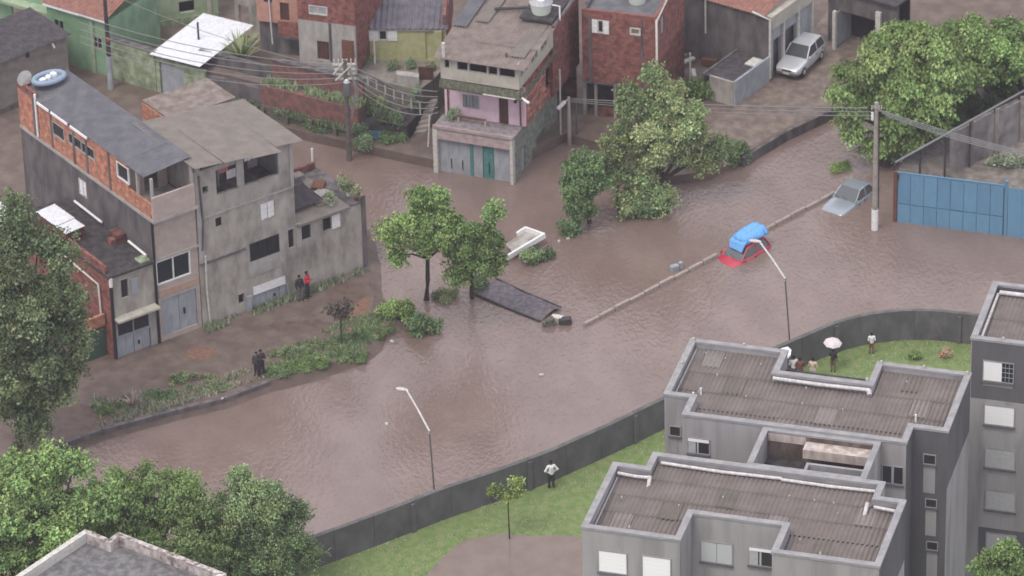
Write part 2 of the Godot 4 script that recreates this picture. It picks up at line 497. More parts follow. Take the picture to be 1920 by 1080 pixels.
# ------------------------------------------------------------------ the scene
func _ready() -> void:
	var cam := Camera3D.new()
	cam.name = "camera"
	add_child(cam)
	cam.transform = Transform3D(Basis(Vector3(0.999657, -0.022670, 0.013088), Vector3(0.026177, 0.865729, -0.499829), Vector3(-0.000000, 0.500000, 0.866025)), Vector3(-0.000, 144.000, 249.415))
	cam.fov = 6.5066
	cam.near = 1.0; cam.far = 3000.0
	cam.current = true
	# long lens of a shaky news camera, focused a little short of the street
	var lens := CameraAttributesPhysical.new()
	lens.frustum_focal_length = 12.0 / tan(deg_to_rad(6.5066 / 2.0))
	lens.frustum_near = 1.0; lens.frustum_far = 3000.0
	lens.exposure_aperture = 1.0
	lens.frustum_focus_distance = 228.0
	cam.attributes = lens
	var we := WorldEnvironment.new()
	we.name = "world_environment"
	var env := Environment.new()
	env.background_mode = Environment.BG_SKY
	var sky := Sky.new()
	var sm := ProceduralSkyMaterial.new()
	sm.sky_top_color = Color(.80, .80, .825)
	sm.sky_horizon_color = Color(.80, .775, .84)
	sm.sky_curve = .2
	sm.ground_bottom_color = Color(.30, .27, .26)
	sm.ground_horizon_color = Color(.62, .6, .62)
	sm.energy_multiplier = 1.5
	sky.sky_material = sm
	env.sky = sky
	env.ambient_light_source = Environment.AMBIENT_SOURCE_SKY
	env.tonemap_mode = Environment.TONE_MAPPER_LINEAR
	env.tonemap_exposure = 1.5
	env.sdfgi_enabled = true; env.ssao_enabled = true; env.ssil_enabled = true
	env.fog_enabled = true
	env.fog_density = 0.00016
	env.fog_light_color = Color(.80, .79, .83)
	we.environment = env
	add_child(we)
	var sun := DirectionalLight3D.new()
	sun.name = "sun"
	sun.light_energy = .45
	sun.light_angular_distance = 25.0
	sun.light_color = Color(1.0, .97, .93)
	sun.shadow_enabled = true
	sun.rotation_degrees = Vector3(-58, -38, 0)
	add_child(sun)
	make_materials()
	ground()
	house_row()
	pink_house()
	upper_houses()
	green_houses()
	blocks()
	garden_wall()
	blue_gate()
	trees()
	poles()
	street_lamp("street lamp with long white arm, left one behind the garden wall", Vector3(-4.355, 1.296, 22.600), Vector3(-4.538, 4.512, 22.600), Vector3(-5.743, 5.015, 19.200))
	street_lamp("street lamp with long white arm reaching to the red car, by the curved wall", Vector3(15.375, 0.977, 8.400), Vector3(15.003, 5.005, 8.400), Vector3(13.785, 5.442, 5.000))
	flood_things()
	people()

var puddle_outline := PackedVector2Array()

func flat(pts: PackedVector2Array, y: float) -> MB:
	var b := MB.new()
	b.prism(pts, y, y, false)
	return b

func wall_line() -> PackedVector2Array:
	return PackedVector2Array([Vector2(-60, 44), Vector2(-18.44, 31.72), Vector2(-13.57, 29.70), Vector2(-10.58, 27.81), Vector2(-7.56, 25.90), Vector2(-3.93, 23.47), Vector2(1.76, 20.03), Vector2(7.92, 15.03), Vector2(11.53, 12.12), Vector2(15.20, 9.27), Vector2(17.68, 7.43), Vector2(18.91, 6.79), Vector2(20.12, 6.38), Vector2(21.92, 6.12), Vector2(23.69, 6.27), Vector2(25.86, 6.91), Vector2(27.70, 7.77), Vector2(60, 16)])

func ground() -> void:
	var hb := MB.new()
	for k in 14:
		var x0 := -260.0 + 40.0 * k
		for q in 5:
			var z0 := -50.0 - 22.0 * q
			var f := func(x: float, z: float) -> Vector3:
				return Vector3(x, maxf(.3, (-z - 52.0) * .62 + 5.0 * sin(x * .045 + z * .02) + 3.0 * sin(x * .11)), z)
			hb.quad(f.call(x0, z0), f.call(x0 + 40, z0), f.call(x0 + 40, z0 - 22), f.call(x0, z0 - 22))
	setting("added_hill", hb, M.added_hill)  # unseen slope, added so the far water reflects brown instead of sky
	setting("ground", flat(PackedVector2Array([Vector2(-900, -900), Vector2(900, -900), Vector2(900, 900), Vector2(-900, 900)]), -1.3), M.mud)
	var line := wall_line()
	var w := line.duplicate()
	w.append_array(PackedVector2Array([Vector2(60, -90), Vector2(-60, -90)]))
	setting("flood_water", flat(w, 0), M.water)
	var l := line.duplicate()
	l.append_array(PackedVector2Array([Vector2(60, 120), Vector2(-60, 120)]))
	setting("lawn", flat(l, -.4), M.lawn)
	puddle_outline = PackedVector2Array([Vector2(-4.82, 28.88), Vector2(-3.99, 27.25), Vector2(-2.87, 25.61), Vector2(-1.04, 25.08), Vector2(0.78, 25.42), Vector2(2.46, 25.40), Vector2(3.52, 25.81), Vector2(4.89, 28.43), Vector2(6.04, 35.42), Vector2(-5.34, 39.66)])
	setting("garden_path", flat(puddle_outline, -.396), M.path)
	# mud bank under the row of houses: an uneven edge that slopes into the water
	var b := MB.new()
	var rough := PackedVector2Array()
	var rim := PackedVector2Array([Vector2(-36.22, 19.27), Vector2(-26.09, 17.07), Vector2(-22.49, 14.67), Vector2(-18.52, 12.81), Vector2(-15.94, 11.70), Vector2(-13.50, 10.01), Vector2(-11.02, 9.05), Vector2(-8.39, 7.17), Vector2(-7.81, 5.44), Vector2(-6.63, 3.85), Vector2(-7.85, 2.30), Vector2(-8.14, -2.38), Vector2(-8.43, -6.01), Vector2(-13.69, -13.35), Vector2(-17.06, -19.54), Vector2(-13.90, -21.07), Vector2(-15.33, -25.66), Vector2(-23.08, -30.37), Vector2(-29.39, -30.73), Vector2(-44.64, -30.88)])
	rng.seed = 21
	for q in rim.size():
		var a := rim[q]
		var e := rim[(q + 1) % rim.size()]
		var n := maxi(1, int((e - a).length() / .7))
		for k in n:
			var jit := .0 if (q >= 1 and q <= 4) else .16
			rough.append(a.lerp(e, k / float(n)) + Vector2(rng.randf_range(-jit, jit), rng.randf_range(-jit, jit)))
	for k in 13:
		var ring := Geometry2D.offset_polygon(rough, .75 * pow(1.0 - k / 12.0, 1.2))
		if ring.size() > 0: b.prism(ring[0], -1.2 if k == 0 else -.1, -.01 + .03 * k)
	setting("mud_bank", b, M.mud)
	# kerb along it
	b = MB.new()
	var kp := [Vector3(-26.075, 0.400, 17.256), Vector3(-22.477, 0.400, 14.859), Vector3(-18.506, 0.400, 13.002), Vector3(-15.926, 0.400, 11.897), Vector3(-13.490, 0.400, 10.209)]
	for i in 4:
		var d: Vector3 = kp[i + 1] - kp[i]
		b.cbox(Vector3(.01, -1.2, -.12), Vector3(d.length() - .01, .06, .14), .03, Transform3D(Basis(Vector3.UP, atan2(-d.z, d.x)), kp[i]))
	setting("kerb", b, M.concrete_dark)
	# patches and puddles on the bank
	setting("earth_patch", flat(PackedVector2Array([Vector2(-18.32, 7.24), Vector2(-18.14, 6.50), Vector2(-17.17, 6.25), Vector2(-16.57, 6.58), Vector2(-16.63, 7.33), Vector2(-17.56, 7.74)]), .353), M.earth_red)
	setting("earth_patch", flat(PackedVector2Array([Vector2(-9.63, 3.70), Vector2(-9.07, 1.34), Vector2(-8.18, -0.42), Vector2(-8.02, 2.60), Vector2(-8.12, 4.37), Vector2(-9.01, 5.50)]), .353), M.earth_red)

	for i in 4:
		var c: Vector3 = [Vector3(-9.227, 0.356, 0.617), Vector3(-19.554, 0.356, 9.371), Vector3(-12.017, 0.356, 4.177), Vector3(-24.279, 0.356, 13.867)][i]
		var sz: Vector2 = [Vector2(1.3, 1.2), Vector2(1.0, .35), Vector2(2.0, .6), Vector2(2.2, 1.6)][i]
		var p := PackedVector2Array()
		for k in 18: p.append(Vector2(c.x, c.z) + Vector2(cos(TAU * k / 18), sin(TAU * k / 18)) * sz * (1.0 + .22 * sin(k * 2.1 + i)))
		setting("puddle", flat(p, .356), M.mud_wet)
	# upper land behind
	b = MB.new()
	b.prism(PackedVector2Array([Vector2(-15.43, -19.12), Vector2(-13.19, -18.86), Vector2(-9.15, -16.75), Vector2(-4.38, -14.36), Vector2(0.36, -14.10), Vector2(3.43, -17.27), Vector2(6.24, -15.44), Vector2(9.57, -11.63), Vector2(11.79, -12.16), Vector2(13.84, -14.02), Vector2(16.47, -16.81), Vector2(19.51, -19.49), Vector2(24.34, -23.65), Vector2(40.80, -25.53), Vector2(60, -90), Vector2(-60, -90), Vector2(-44.72, -31.85), Vector2(-23.03, -29.74), Vector2(-16.58, -24.55)]), -1.2, .6)
	setting("upper_land", b, M.mud)
	setting("upper_street", flat(PackedVector2Array([Vector2(9.36, -14.26), Vector2(13.62, -14.16), Vector2(16.32, -17.02), Vector2(19.40, -19.70), Vector2(24.79, -29.30), Vector2(25.51, -38.15), Vector2(21.81, -38.36), Vector2(19.85, -31.77), Vector2(16.15, -23.40), Vector2(13.77, -20.08)]), .604), M.mud_street)
	b = MB.new()
	kp = [Vector3(13.814, 0.620, -13.591), Vector3(16.456, 0.620, -16.642), Vector3(19.500, 0.620, -19.318)]
	for i in 2:
		var d: Vector3 = kp[i + 1] - kp[i]
		b.cbox(Vector3(.01, -1.6, -.1), Vector3(d.length() - .01, .06, .12), .03, Transform3D(Basis(Vector3.UP, atan2(-d.z, d.x)), kp[i]))
	setting("kerb", b, M.concrete_dark)
	setting("shaded_ground", flat(PackedVector2Array([Vector2(24.12, -25.05), Vector2(27.42, -29.14), Vector2(38.92, -37.34), Vector2(37.07, -21.52), Vector2(31.58, -21.48), Vector2(24.14, -13.44)]), .61), M.mud)
	setting("lawn_grass", tufts(l.slice(3, 17) + PackedVector2Array([Vector2(25.57, 8.92), Vector2(12.26, 20.46), Vector2(3.48, 29.37), Vector2(-10.37, 28.71)]), -.4, 4500, .09, [lin(.115, .158, .055), lin(.135, .178, .07), lin(.15, .175, .085)], 500), M.leaf, "stuff")
	setting("bank_weeds", tufts(PackedVector2Array([Vector2(-22.65, 14.49), Vector2(-18.53, 12.58), Vector2(-13.65, 9.78), Vector2(-14.57, 8.70), Vector2(-18.60, 11.06), Vector2(-21.52, 11.19), Vector2(-23.28, 11.10)]), .35, 1700, .2, [lin(0.068, 0.082, 0.039), lin(0.056, 0.068, 0.033), lin(0.140, 0.120, 0.080)], 501), M.leaf, "stuff")
	setting("bank_weeds", tufts(PackedVector2Array([Vector2(-17.26, 4.01), Vector2(-8.20, -2.26), Vector2(-8.19, -1.53), Vector2(-17.22, 4.96)]), .35, 500, .3, [lin(0.037, 0.058, 0.025), lin(0.043, 0.061, 0.028)], 502), M.leaf, "stuff")
	setting("bank_weeds", tufts(PackedVector2Array([Vector2(-13.64, 10.00), Vector2(-11.61, 8.85), Vector2(-8.39, 6.99), Vector2(-7.82, 4.97), Vector2(-6.04, 3.29), Vector2(-6.64, 2.36), Vector2(-9.33, 3.71), Vector2(-11.98, 5.93), Vector2(-13.70, 8.17)]), .3, 1500, .24, [lin(0.043, 0.078, 0.025), lin(0.056, 0.088, 0.030), lin(0.037, 0.068, 0.022)], 503), M.leaf, "stuff")

func garden_wall() -> void:
	var line := wall_line()
	var t := thing("garden_wall", "long dark concrete retaining wall curving between flood and lawn", "wall", Vector3(line[6].x, -.4, line[6].y))
	var o := t.position
	# resample the curve so that it bends smoothly
	var cv := Curve2D.new()
	for i in line.size():
		var tan := (line[mini(i + 1, line.size() - 1)] - line[maxi(i - 1, 0)]) * .16
		cv.add_point(line[i], -tan, tan)
	var ln := cv.get_baked_length()
	var n := int(ln / 2.4)
	for k in n:
		var b := MB.new()
		for j in 3:
			var s0 := ln * (k + j / 3.0) / n
			var s1 := ln * (k + (j + 1) / 3.0) / n
			if j == 2: s1 -= .02
			var a := cv.sample_baked(s0)
			var c := cv.sample_baked(s1)
			var d := (c - a).normalized()
			var q := Vector2(-d.y, d.x) * .13
			var oo := Vector2(o.x, o.z)
			b.prism(PackedVector2Array([a - q - oo, c - q - oo, c + q - oo, a + q - oo]), -.9, 1.9 - .008 * (k % 3))
		part(t, "wall_panel", b, M.garden_wall)
		if k % 3 == 0:
			var pc := cv.sample_baked(ln * k / n)
			var pd := (cv.sample_baked(ln * k / n + .3) - pc).normalized()
			var pn := Vector2(-pd.y, pd.x)
			var oc := pc - Vector2(o.x, o.z)
			b = MB.new()
			b.prism(PackedVector2Array([oc - pd * .12 + pn * .132, oc + pd * .12 + pn * .132, oc + pd * .12 + pn * .24, oc - pd * .12 + pn * .24]), -.4, 1.75)
			part(t, "pilaster", b, M.garden_wall)

func trees() -> void:
	var g1 := [lin(0.030, 0.064, 0.013), lin(0.025, 0.055, 0.010), lin(0.037, 0.075, 0.015)]
	var g2 := [lin(0.040, 0.091, 0.014), lin(0.033, 0.076, 0.013), lin(0.050, 0.099, 0.017)]
	var g3 := [lin(0.039, 0.082, 0.014), lin(0.033, 0.072, 0.012), lin(0.049, 0.094, 0.016)]
	var ol := [lin(0.032, 0.050, 0.015), lin(0.025, 0.042, 0.014), lin(0.037, 0.056, 0.018)]
	var dk := [lin(0.020, 0.045, 0.013), lin(0.026, 0.051, 0.014), lin(0.018, 0.039, 0.012)]
	# big tree at the upper right and its neighbour
	var z := Vector3(21.631, 0.300, -13.487).z
	tree("broad_tree", "large bright green tree behind the utility pole at the upper right", Vector3(22.259, 0.300, -13.452), Vector3(23.608, 5.056, -15.500), Vector3(4.6, 3.2, 4.0), 46, 1.05, 26000, .26, g3, 600, .3, .4, "", 0.0, [[Vector3(19.984, 3.644, -13.000), Vector3(.9, .7, .9)], [Vector3(20.273, 2.660, -12.500), Vector3(.8, .6, .8)], [Vector3(22.772, 3.119, -12.500), Vector3(1.0, .8, .9)], [Vector3(19.418, 4.549, -14.000), Vector3(.7, .6, .7)], [Vector3(25.322, 2.953, -13.000), Vector3(.9, .7, .9)], [Vector3(21.579, 1.461, -13.000), Vector3(1.1, .6, .9)], [Vector3(23.458, 1.869, -13.000), Vector3(1.1, .7, .9)], [Vector3(25.138, 4.377, -13.000), Vector3(1.2, .9, 1)], [Vector3(26.304, 5.230, -14.000), Vector3(1.1, .9, 1)]])
	tree("broad_tree", "green tree cut by the right edge above the wire fence", Vector3(31.474, 0.300, -20.348), Vector3(29.993, 4.992, -18.000), Vector3(3.4, 2.2, 2.6), 22, 1.0, 10000, .25, g2, 610, .25)
	tree("broad_tree", "green tree filling the gap between the large bright tree and the right edge", Vector3(27.634, 0.300, -20.563), Vector3(27.288, 4.635, -18.500), Vector3(3.0, 2.4, 2.4), 24, 1.0, 13000, .25, g3, 612, .22)
	# left trees
	tree("tall_tree", "tall dark olive tree covering the left edge beside the row of houses", Vector3(-26.957, 0.350, 17.023), Vector3(-26.190, 8.610, 17.500), Vector3(4.0, 7.4, 3.4), 62, 1.15, 26000, .22, ol, 620, .3, .3, "", .5, [[Vector3(-23.819, 12.807, 17.000), Vector3(1.1, 1.3, 1)], [Vector3(-23.542, 10.164, 17.500), Vector3(1.2, 1.3, 1.1)], [Vector3(-24.833, 5.238, 18.000), Vector3(1.2, 1.4, 1.2)], [Vector3(-25.869, 2.604, 18.000), Vector3(1.1, 1.2, 1.2)], [Vector3(-25.901, 15.121, 17.000), Vector3(1.1, 1.4, 1)], [Vector3(-23.009, 7.528, 17.500), Vector3(.7, 1, .8)]])
	tree("leafy_tree", "bright leafy tree filling the bottom left corner", Vector3(-25.788, -1.316, 35.000), Vector3(-24.711, 6.727, 34.500), Vector3(4.8, 4.4, 3.2), 50, 1.05, 24000, .25, g2, 630, .3, .4, "", 0.0, [[Vector3(-22.103, 10.127, 34.000), Vector3(.9, .8, .9)], [Vector3(-20.891, 8.195, 34.000), Vector3(1.2, 1.2, 1)], [Vector3(-22.590, 6.342, 34.500), Vector3(1.3, 1.2, 1)], [Vector3(-25.044, 10.061, 34.000), Vector3(1, .8, 1)], [Vector3(-23.414, 10.482, 34.000), Vector3(.9, .8, .9)]])
	tree("grey_green_tree", "soft grey-green tree between the bottom left tree and the bottom dark tree", Vector3(-18.769, -0.590, 33.000), Vector3(-18.745, 5.742, 31.500), Vector3(3.8, 2.9, 2.4), 34, 1.0, 20000, .17, g1, 640, .25, .4, "", 0.0, [[Vector3(-16.277, 5.824, 32.000), Vector3(1.2, 1.2, 1)], [Vector3(-15.818, 3.876, 32.500), Vector3(1.2, 1.1, 1)], [Vector3(-20.454, 5.310, 33.000), Vector3(1.2, 1.2, 1)], [Vector3(-18.234, 3.953, 33.000), Vector3(1.3, 1.2, 1)]])
	tree("dense_tree", "dense dark green tree at the bottom beside the worn roof", Vector3(-13.769, -3.419, 31.000), Vector3(-13.575, 3.484, 31.000), Vector3(3.5, 3.9, 2.6), 46, .95, 24000, .19, [lin(0.034, 0.070, 0.019), lin(0.043, 0.080, 0.020), lin(0.030, 0.062, 0.019)], 650, .28, .4, "", .3, [[Vector3(-11.458, 5.036, 31.000), Vector3(.8, .8, .8)], [Vector3(-14.098, 7.053, 30.500), Vector3(.7, .6, .7)], [Vector3(-11.026, 2.428, 31.000), Vector3(1, 1, .9)]])
	bush("bright_shrub", "small bright yellow-green shrub beside the worn white parapet", "shrub", Vector3(-16.738, 4.304, 34.600), Vector3(.55, 1.5, .5), 7, .45, 900, .24, [lin(0.050, 0.092, 0.016), lin(0.041, 0.081, 0.016)], 660)
	tree("corner_tree", "green tree crown at the bottom right corner before the right block", Vector3(23.785, 4.196, 44.000), Vector3(23.800, 8.557, 44.000), Vector3(2.1, 1.9, 1.6), 18, .75, 9000, .2, g2, 670, .2, .4)
	# drowned island
	tree("island_tree", "forked green tree standing in the water before the row's end", Vector3(-4.851, 0.000, 1.076), Vector3(-4.636, 6.720, 4.600), Vector3(2.7, 1.5, 1.7), 24, .72, 10500, .21, g2, 680, .15, .55, "trees on the drowned island", .4, [[Vector3(-6.567, 6.439, 4.600), Vector3(.9, .7, .8)], [Vector3(-6.318, 5.015, 4.800), Vector3(.6, .5, .6)], [Vector3(-3.843, 8.554, 4.600), Vector3(.6, .6, .6)], [Vector3(-4.868, 8.753, 4.600), Vector3(.7, .5, .6)]])
	tree("island_tree", "rounder green tree just right of the forked one, over the sunken roof", Vector3(-2.281, 0.000, 1.090), Vector3(-2.011, 5.509, 5.000), Vector3(1.9, 2.3, 1.5), 24, .68, 9500, .2, g1, 690, .13, .4, "trees on the drowned island", .6, [[Vector3(-0.919, 7.847, 5.000), Vector3(.6, .6, .6)], [Vector3(-2.941, 4.003, 5.000), Vector3(.9, .7, .8)]])
	bush("island_shrub", "round dark green shrub in the water left of the sunken roof", "shrub", Vector3(-4.994, 0.000, 4.819), Vector3(1.0, .8, .7), 9, .42, 1900, .17, dk, 700, "shrubs on the drowned island")
	bush("island_shrub", "brighter broad-leaved shrub behind the round one at the bank's end", "shrub", Vector3(-6.499, 0.000, 3.263), Vector3(.9, .7, .6), 9, .4, 1700, .19, g2, 701, "shrubs on the drowned island")
	bush("island_shrub", "shrub mass along the water's edge below the dead sapling", "shrub", Vector3(-9.573, 0.200, 7.664), Vector3(1.6, .2, .6), 24, .2, 1900, .11, dk, 702, "shrubs on the drowned island")
	bush("island_shrub", "low weeds shrub at the bank beside the two dark figures", "shrub", Vector3(-11.913, 0.300, 8.749), Vector3(1.5, .17, .65), 24, .18, 1600, .11, g1, 703, "shrubs on the drowned island")
	bush("island_shrub", "weeds caught under the white frame", "shrub", Vector3(1.572, 0.000, -3.163), Vector3(1.3, .35, .5), 8, .35, 1500, .17, dk, 704, "shrubs on the drowned island")
	bush("island_shrub", "low green shrub with litter right of the white frame", "shrub", Vector3(3.474, 0.000, -5.993), Vector3(1.1, .4, .5), 8, .35, 1300, .17, dk, 705, "shrubs on the drowned island")
	bush("island_shrub", "twiggy growth at the foot of the forked tree", "shrub", Vector3(-3.792, 0.000, 1.011), Vector3(.8, .35, .5), 6, .3, 700, .15, ol, 706, "shrubs on the drowned island")
	bush("island_shrub", "tiny shrub in the water beyond the blue-grey car", "shrub", Vector3(19.642, 0.000, -12.961), Vector3(.7, .25, .4), 5, .28, 600, .15, g3, 707, "shrubs on the drowned island")
	bush("island_shrub", "dark shrub mass behind the sunken roof's upper end", "shrub", Vector3(-1.821, 0.000, 0.208), Vector3(.9, .5, .5), 7, .36, 1100, .16, dk, 708, "shrubs on the drowned island")
	var where := [[Vector3(-12.932, 0.300, 9.271), "weedy shrub on the bank right beside the figures in black"], [Vector3(-11.036, 0.300, 8.334), "tangled shrub in the middle of the bank's planting"], [Vector3(-10.479, 0.300, 6.509), "dull shrub behind the middle of the bank's planting"], [Vector3(-9.001, 0.300, 6.001), "shrub at the withered sapling's foot"], [Vector3(-8.121, 0.200, 5.174), "shrub right of the withered sapling"], [Vector3(-12.243, 0.300, 7.290), "low shrub at the back of the bank's planting, near the row"], [Vector3(-7.236, 0.100, 4.461), "shrub dipping into the water between sapling and round shrub"], [Vector3(-8.987, 0.100, 7.526), "shrub overhanging the waterline below the sapling"], [Vector3(-16.851, 0.300, 10.781), "dull weedy shrub near the kerb left of the figures"], [Vector3(-19.457, 0.300, 11.498), "brownish shrub near the kerb by the spiky weed"], [Vector3(-22.312, 0.300, 12.759), "dark shrub at the kerb's left part beside the tall left tree"], [Vector3(-18.063, 0.300, 9.867), "small dull shrub on the mud in front of the beige house"]]
	for k in where.size():
		bush("bank_shrub", where[k][1], "shrub", where[k][0], Vector3(1.25 + .35 * (k % 3), .14 + .05 * (k % 2), .75), 26, .17, 1500, .1, [dk, g1, ol][k % 3], 800 + k, "shrubs along the mud bank")
	# trees beyond the water
	tree("water_tree", "large mottled tree standing in the flood before the red brick house", Vector3(9.145, 0.000, -8.861), Vector3(8.899, 5.136, -9.500), Vector3(2.9, 2.9, 2.3), 34, .85, 17000, .22, [lin(0.062, 0.110, 0.028), lin(0.048, 0.088, 0.022), lin(0.094, 0.131, 0.035)], 710, .2, .4, "trees in the far water", .5, [[Vector3(8.481, 8.199, -10.000), Vector3(.8, .7, .8)], [Vector3(7.079, 6.848, -10.000), Vector3(.8, .9, .8)], [Vector3(11.342, 3.048, -9.000), Vector3(1.1, .8, .9)], [Vector3(12.142, 3.634, -9.500), Vector3(.9, .6, .8)], [Vector3(7.596, 2.021, -8.500), Vector3(.8, 1.0, .8)], [Vector3(6.792, 0.905, -8.000), Vector3(.7, .7, .7)], [Vector3(8.510, 1.041, -8.300), Vector3(1.2, .9, .9)], [Vector3(6.051, 2.883, -8.300), Vector3(.9, 1.1, .8)], [Vector3(8.089, 3.145, -9.000), Vector3(1.1, 1.1, .9)], [Vector3(10.576, 4.829, -9.000), Vector3(1.1, .9, .9)]])
	tree("water_tree", "narrow dark green tree left of the mottled one, foliage down to the water", Vector3(4.590, 0.000, -7.322), Vector3(4.312, 2.878, -6.800), Vector3(1.5, 2.5, 1.2), 22, .7, 9000, .2, [lin(0.028, 0.064, 0.015), lin(0.024, 0.055, 0.014)], 720, .12, .3, "trees in the far water", .4)
	tree("water_tree", "thin yellowish sapling between the narrow and the mottled tree", Vector3(6.338, 0.000, -8.693), Vector3(6.064, 4.626, -8.000), Vector3(.9, 1.9, .8), 10, .42, 2000, .19, [lin(0.041, 0.062, 0.016), lin(0.032, 0.046, 0.016)], 725, .07, .2, "trees in the far water", .2)
	bush("water_shrub", "shrubs hugging the upper street's kerb", "shrub", Vector3(13.138, 0.300, -13.952), Vector3(1.5, .6, .7), 9, .45, 1900, .18, dk, 730)
	bush("water_shrub", "dense low shrub at the foot of the mottled tree", "shrub", Vector3(7.409, 0.000, -8.188), Vector3(1.7, 1.0, .8), 12, .5, 3800, .18, dk, 731)
	bush("understory_shrub", "dark undergrowth below the large bright tree, left of the wire fence", "shrub", Vector3(25.687, 0.600, -16.706), Vector3(1.8, .6, 1.0), 12, .5, 2600, .2, dk, 774)
	bush("understory_shrub", "dark undergrowth at the foot of the large bright tree's trunk", "shrub", Vector3(22.457, 0.300, -13.970), Vector3(1.3, .7, .8), 10, .45, 2200, .2, dk, 775)
	bush("understory_shrub", "dark undergrowth between the bright trees and the wire fence's middle", "shrub", Vector3(28.121, 0.600, -18.943), Vector3(2.2, .6, 1.2), 14, .5, 3000, .2, dk, 776)
	bush("understory_shrub", "dark undergrowth at the wire fence's far end by the right edge", "shrub", Vector3(30.266, 0.600, -21.226), Vector3(2.0, .6, 1.2), 12, .5, 2600, .2, dk, 777)
	var dark_spots := [[Vector3(-6.770, 0.600, -17.022), "dark scrub in front of the lower terrace beside the teal sheet"], [Vector3(-8.024, 1.700, -18.888), "dark scrub on top of the lower terrace's left part"], [Vector3(-11.263, 0.600, -18.753), "dark weeds at the stone wall's foot behind the row"]]
	for k in dark_spots.size():
		bush("slope_scrub", dark_spots[k][1], "shrub", dark_spots[k][0], Vector3(1.0, .4, .6), 8, .35, 1500, .16, [dk, ol][k % 2], 840 + k, "scrub on the slope by the stairs")
	# garden saplings
	var sp := thing("sapling", "young yellow-green sapling with thin trunk on the lawn", "tree", Vector3(-0.450, -2.582, 25.600))
	var b := MB.new()
	var lean := Vector3(-0.507, 2.243, 25.600) - sp.position
	b.tube([Vector3(0, -.3, 0), lean * .5, lean], [.06, .05, .03], 6)
	b.tube([lean, Vector3(-1.110, 2.657, 25.600) - sp.position], [.025, .015], 5)
	b.tube([lean, Vector3(-0.101, 2.955, 25.600) - sp.position], [.025, .015], 5)
	part(sp, "trunk", b, M.bark)
	part(sp, "crown", crown([[Vector3(-1.222, 2.661, 25.600) - sp.position, Vector3(.35, .32, .3)], [Vector3(-0.043, 3.052, 25.600) - sp.position, Vector3(.35, .3, .3)], [Vector3(-0.506, 2.309, 25.600) - sp.position, Vector3(.3, .25, .3)], [Vector3(0.059, 2.621, 25.600) - sp.position, Vector3(.2, .35, .2)]], 420, .2, [lin(0.064, 0.107, 0.014), lin(0.056, 0.096, 0.013)], 740), M.leaf)
	bush("garden_bush", "small round green bush on the lawn near the curved wall", "bush", Vector3(22.254, -0.400, 8.285), Vector3(.28, .35, .25), 5, .2, 400, .13, g2, 750)
	bush("garden_bush", "small reddish bush right of the green one on the lawn", "bush", Vector3(23.855, -0.400, 8.251), Vector3(.25, .4, .22), 5, .18, 380, .12, [lin(0.220, 0.100, 0.050), lin(0.160, 0.100, 0.050)], 751)
	# dead sapling on the bank
	var dd := thing("withered_sapling", "withered dark brown sapling with drooping leaves on the mud bank", "tree", Vector3(-9.556, 0.350, 6.524))
	b = MB.new()
	var hd := Vector3(-9.556, 2.757, 6.524) - dd.position
	b.tube([Vector3(0, -.2, 0), hd * .6, hd], [.06, .045, .03], 6)
	for k in 7:
		var a := TAU * k / 7
		b.tube([hd * (.75 + .03 * k), hd + Vector3(cos(a) * .45, .2, sin(a) * .45), hd + Vector3(cos(a) * .75, -.25, sin(a) * .75)], [.02, .015, .008], 4)
	part(dd, "trunk", b, M.bark)
	part(dd, "crown", crown([[hd + Vector3(.35, .2, 0), Vector3(.4, .35, .4)], [hd + Vector3(-.45, .0, .1), Vector3(.4, .35, .4)], [hd + Vector3(.1, -.3, .2), Vector3(.4, .3, .4)]], 170, .22, [lin(.022, .016, .013), lin(.03, .022, .017)], 760, .8), M.leaf)
	# yucca-like clump by the white shed
	one("spiky_plant", "spiky yellow-green plant beside the white shed roof", "plant", blades(70, 2.4, .16, [lin(0.050, 0.072, 0.019), lin(0.038, 0.057, 0.016), lin(0.064, 0.084, 0.026)], 770, .8), M.leaf, "", Vector3(-16.085, 2.400, -24.023))
	one("spiky_plant", "tall reddish spiky weed on the mud bank's edge", "plant", blades(40, 1.2, .09, [lin(0.140, 0.090, 0.070), lin(0.100, 0.080, 0.060)], 771, .6), M.leaf, "", Vector3(-20.858, 0.350, 12.634))
	bush("yard_shrub", "dark shrubbery at the foot of the brick wall below the white shed", "shrub", Vector3(-15.627, 0.600, -25.202), Vector3(1.6, .7, .7), 9, .5, 1500, .18, dk, 772)
	bush("yard_shrub", "shrubs between the rubble yard and the mottled tree", "shrub", Vector3(11.266, 0.600, -21.601), Vector3(1.8, .6, .8), 9, .5, 1600, .2, g1, 773)

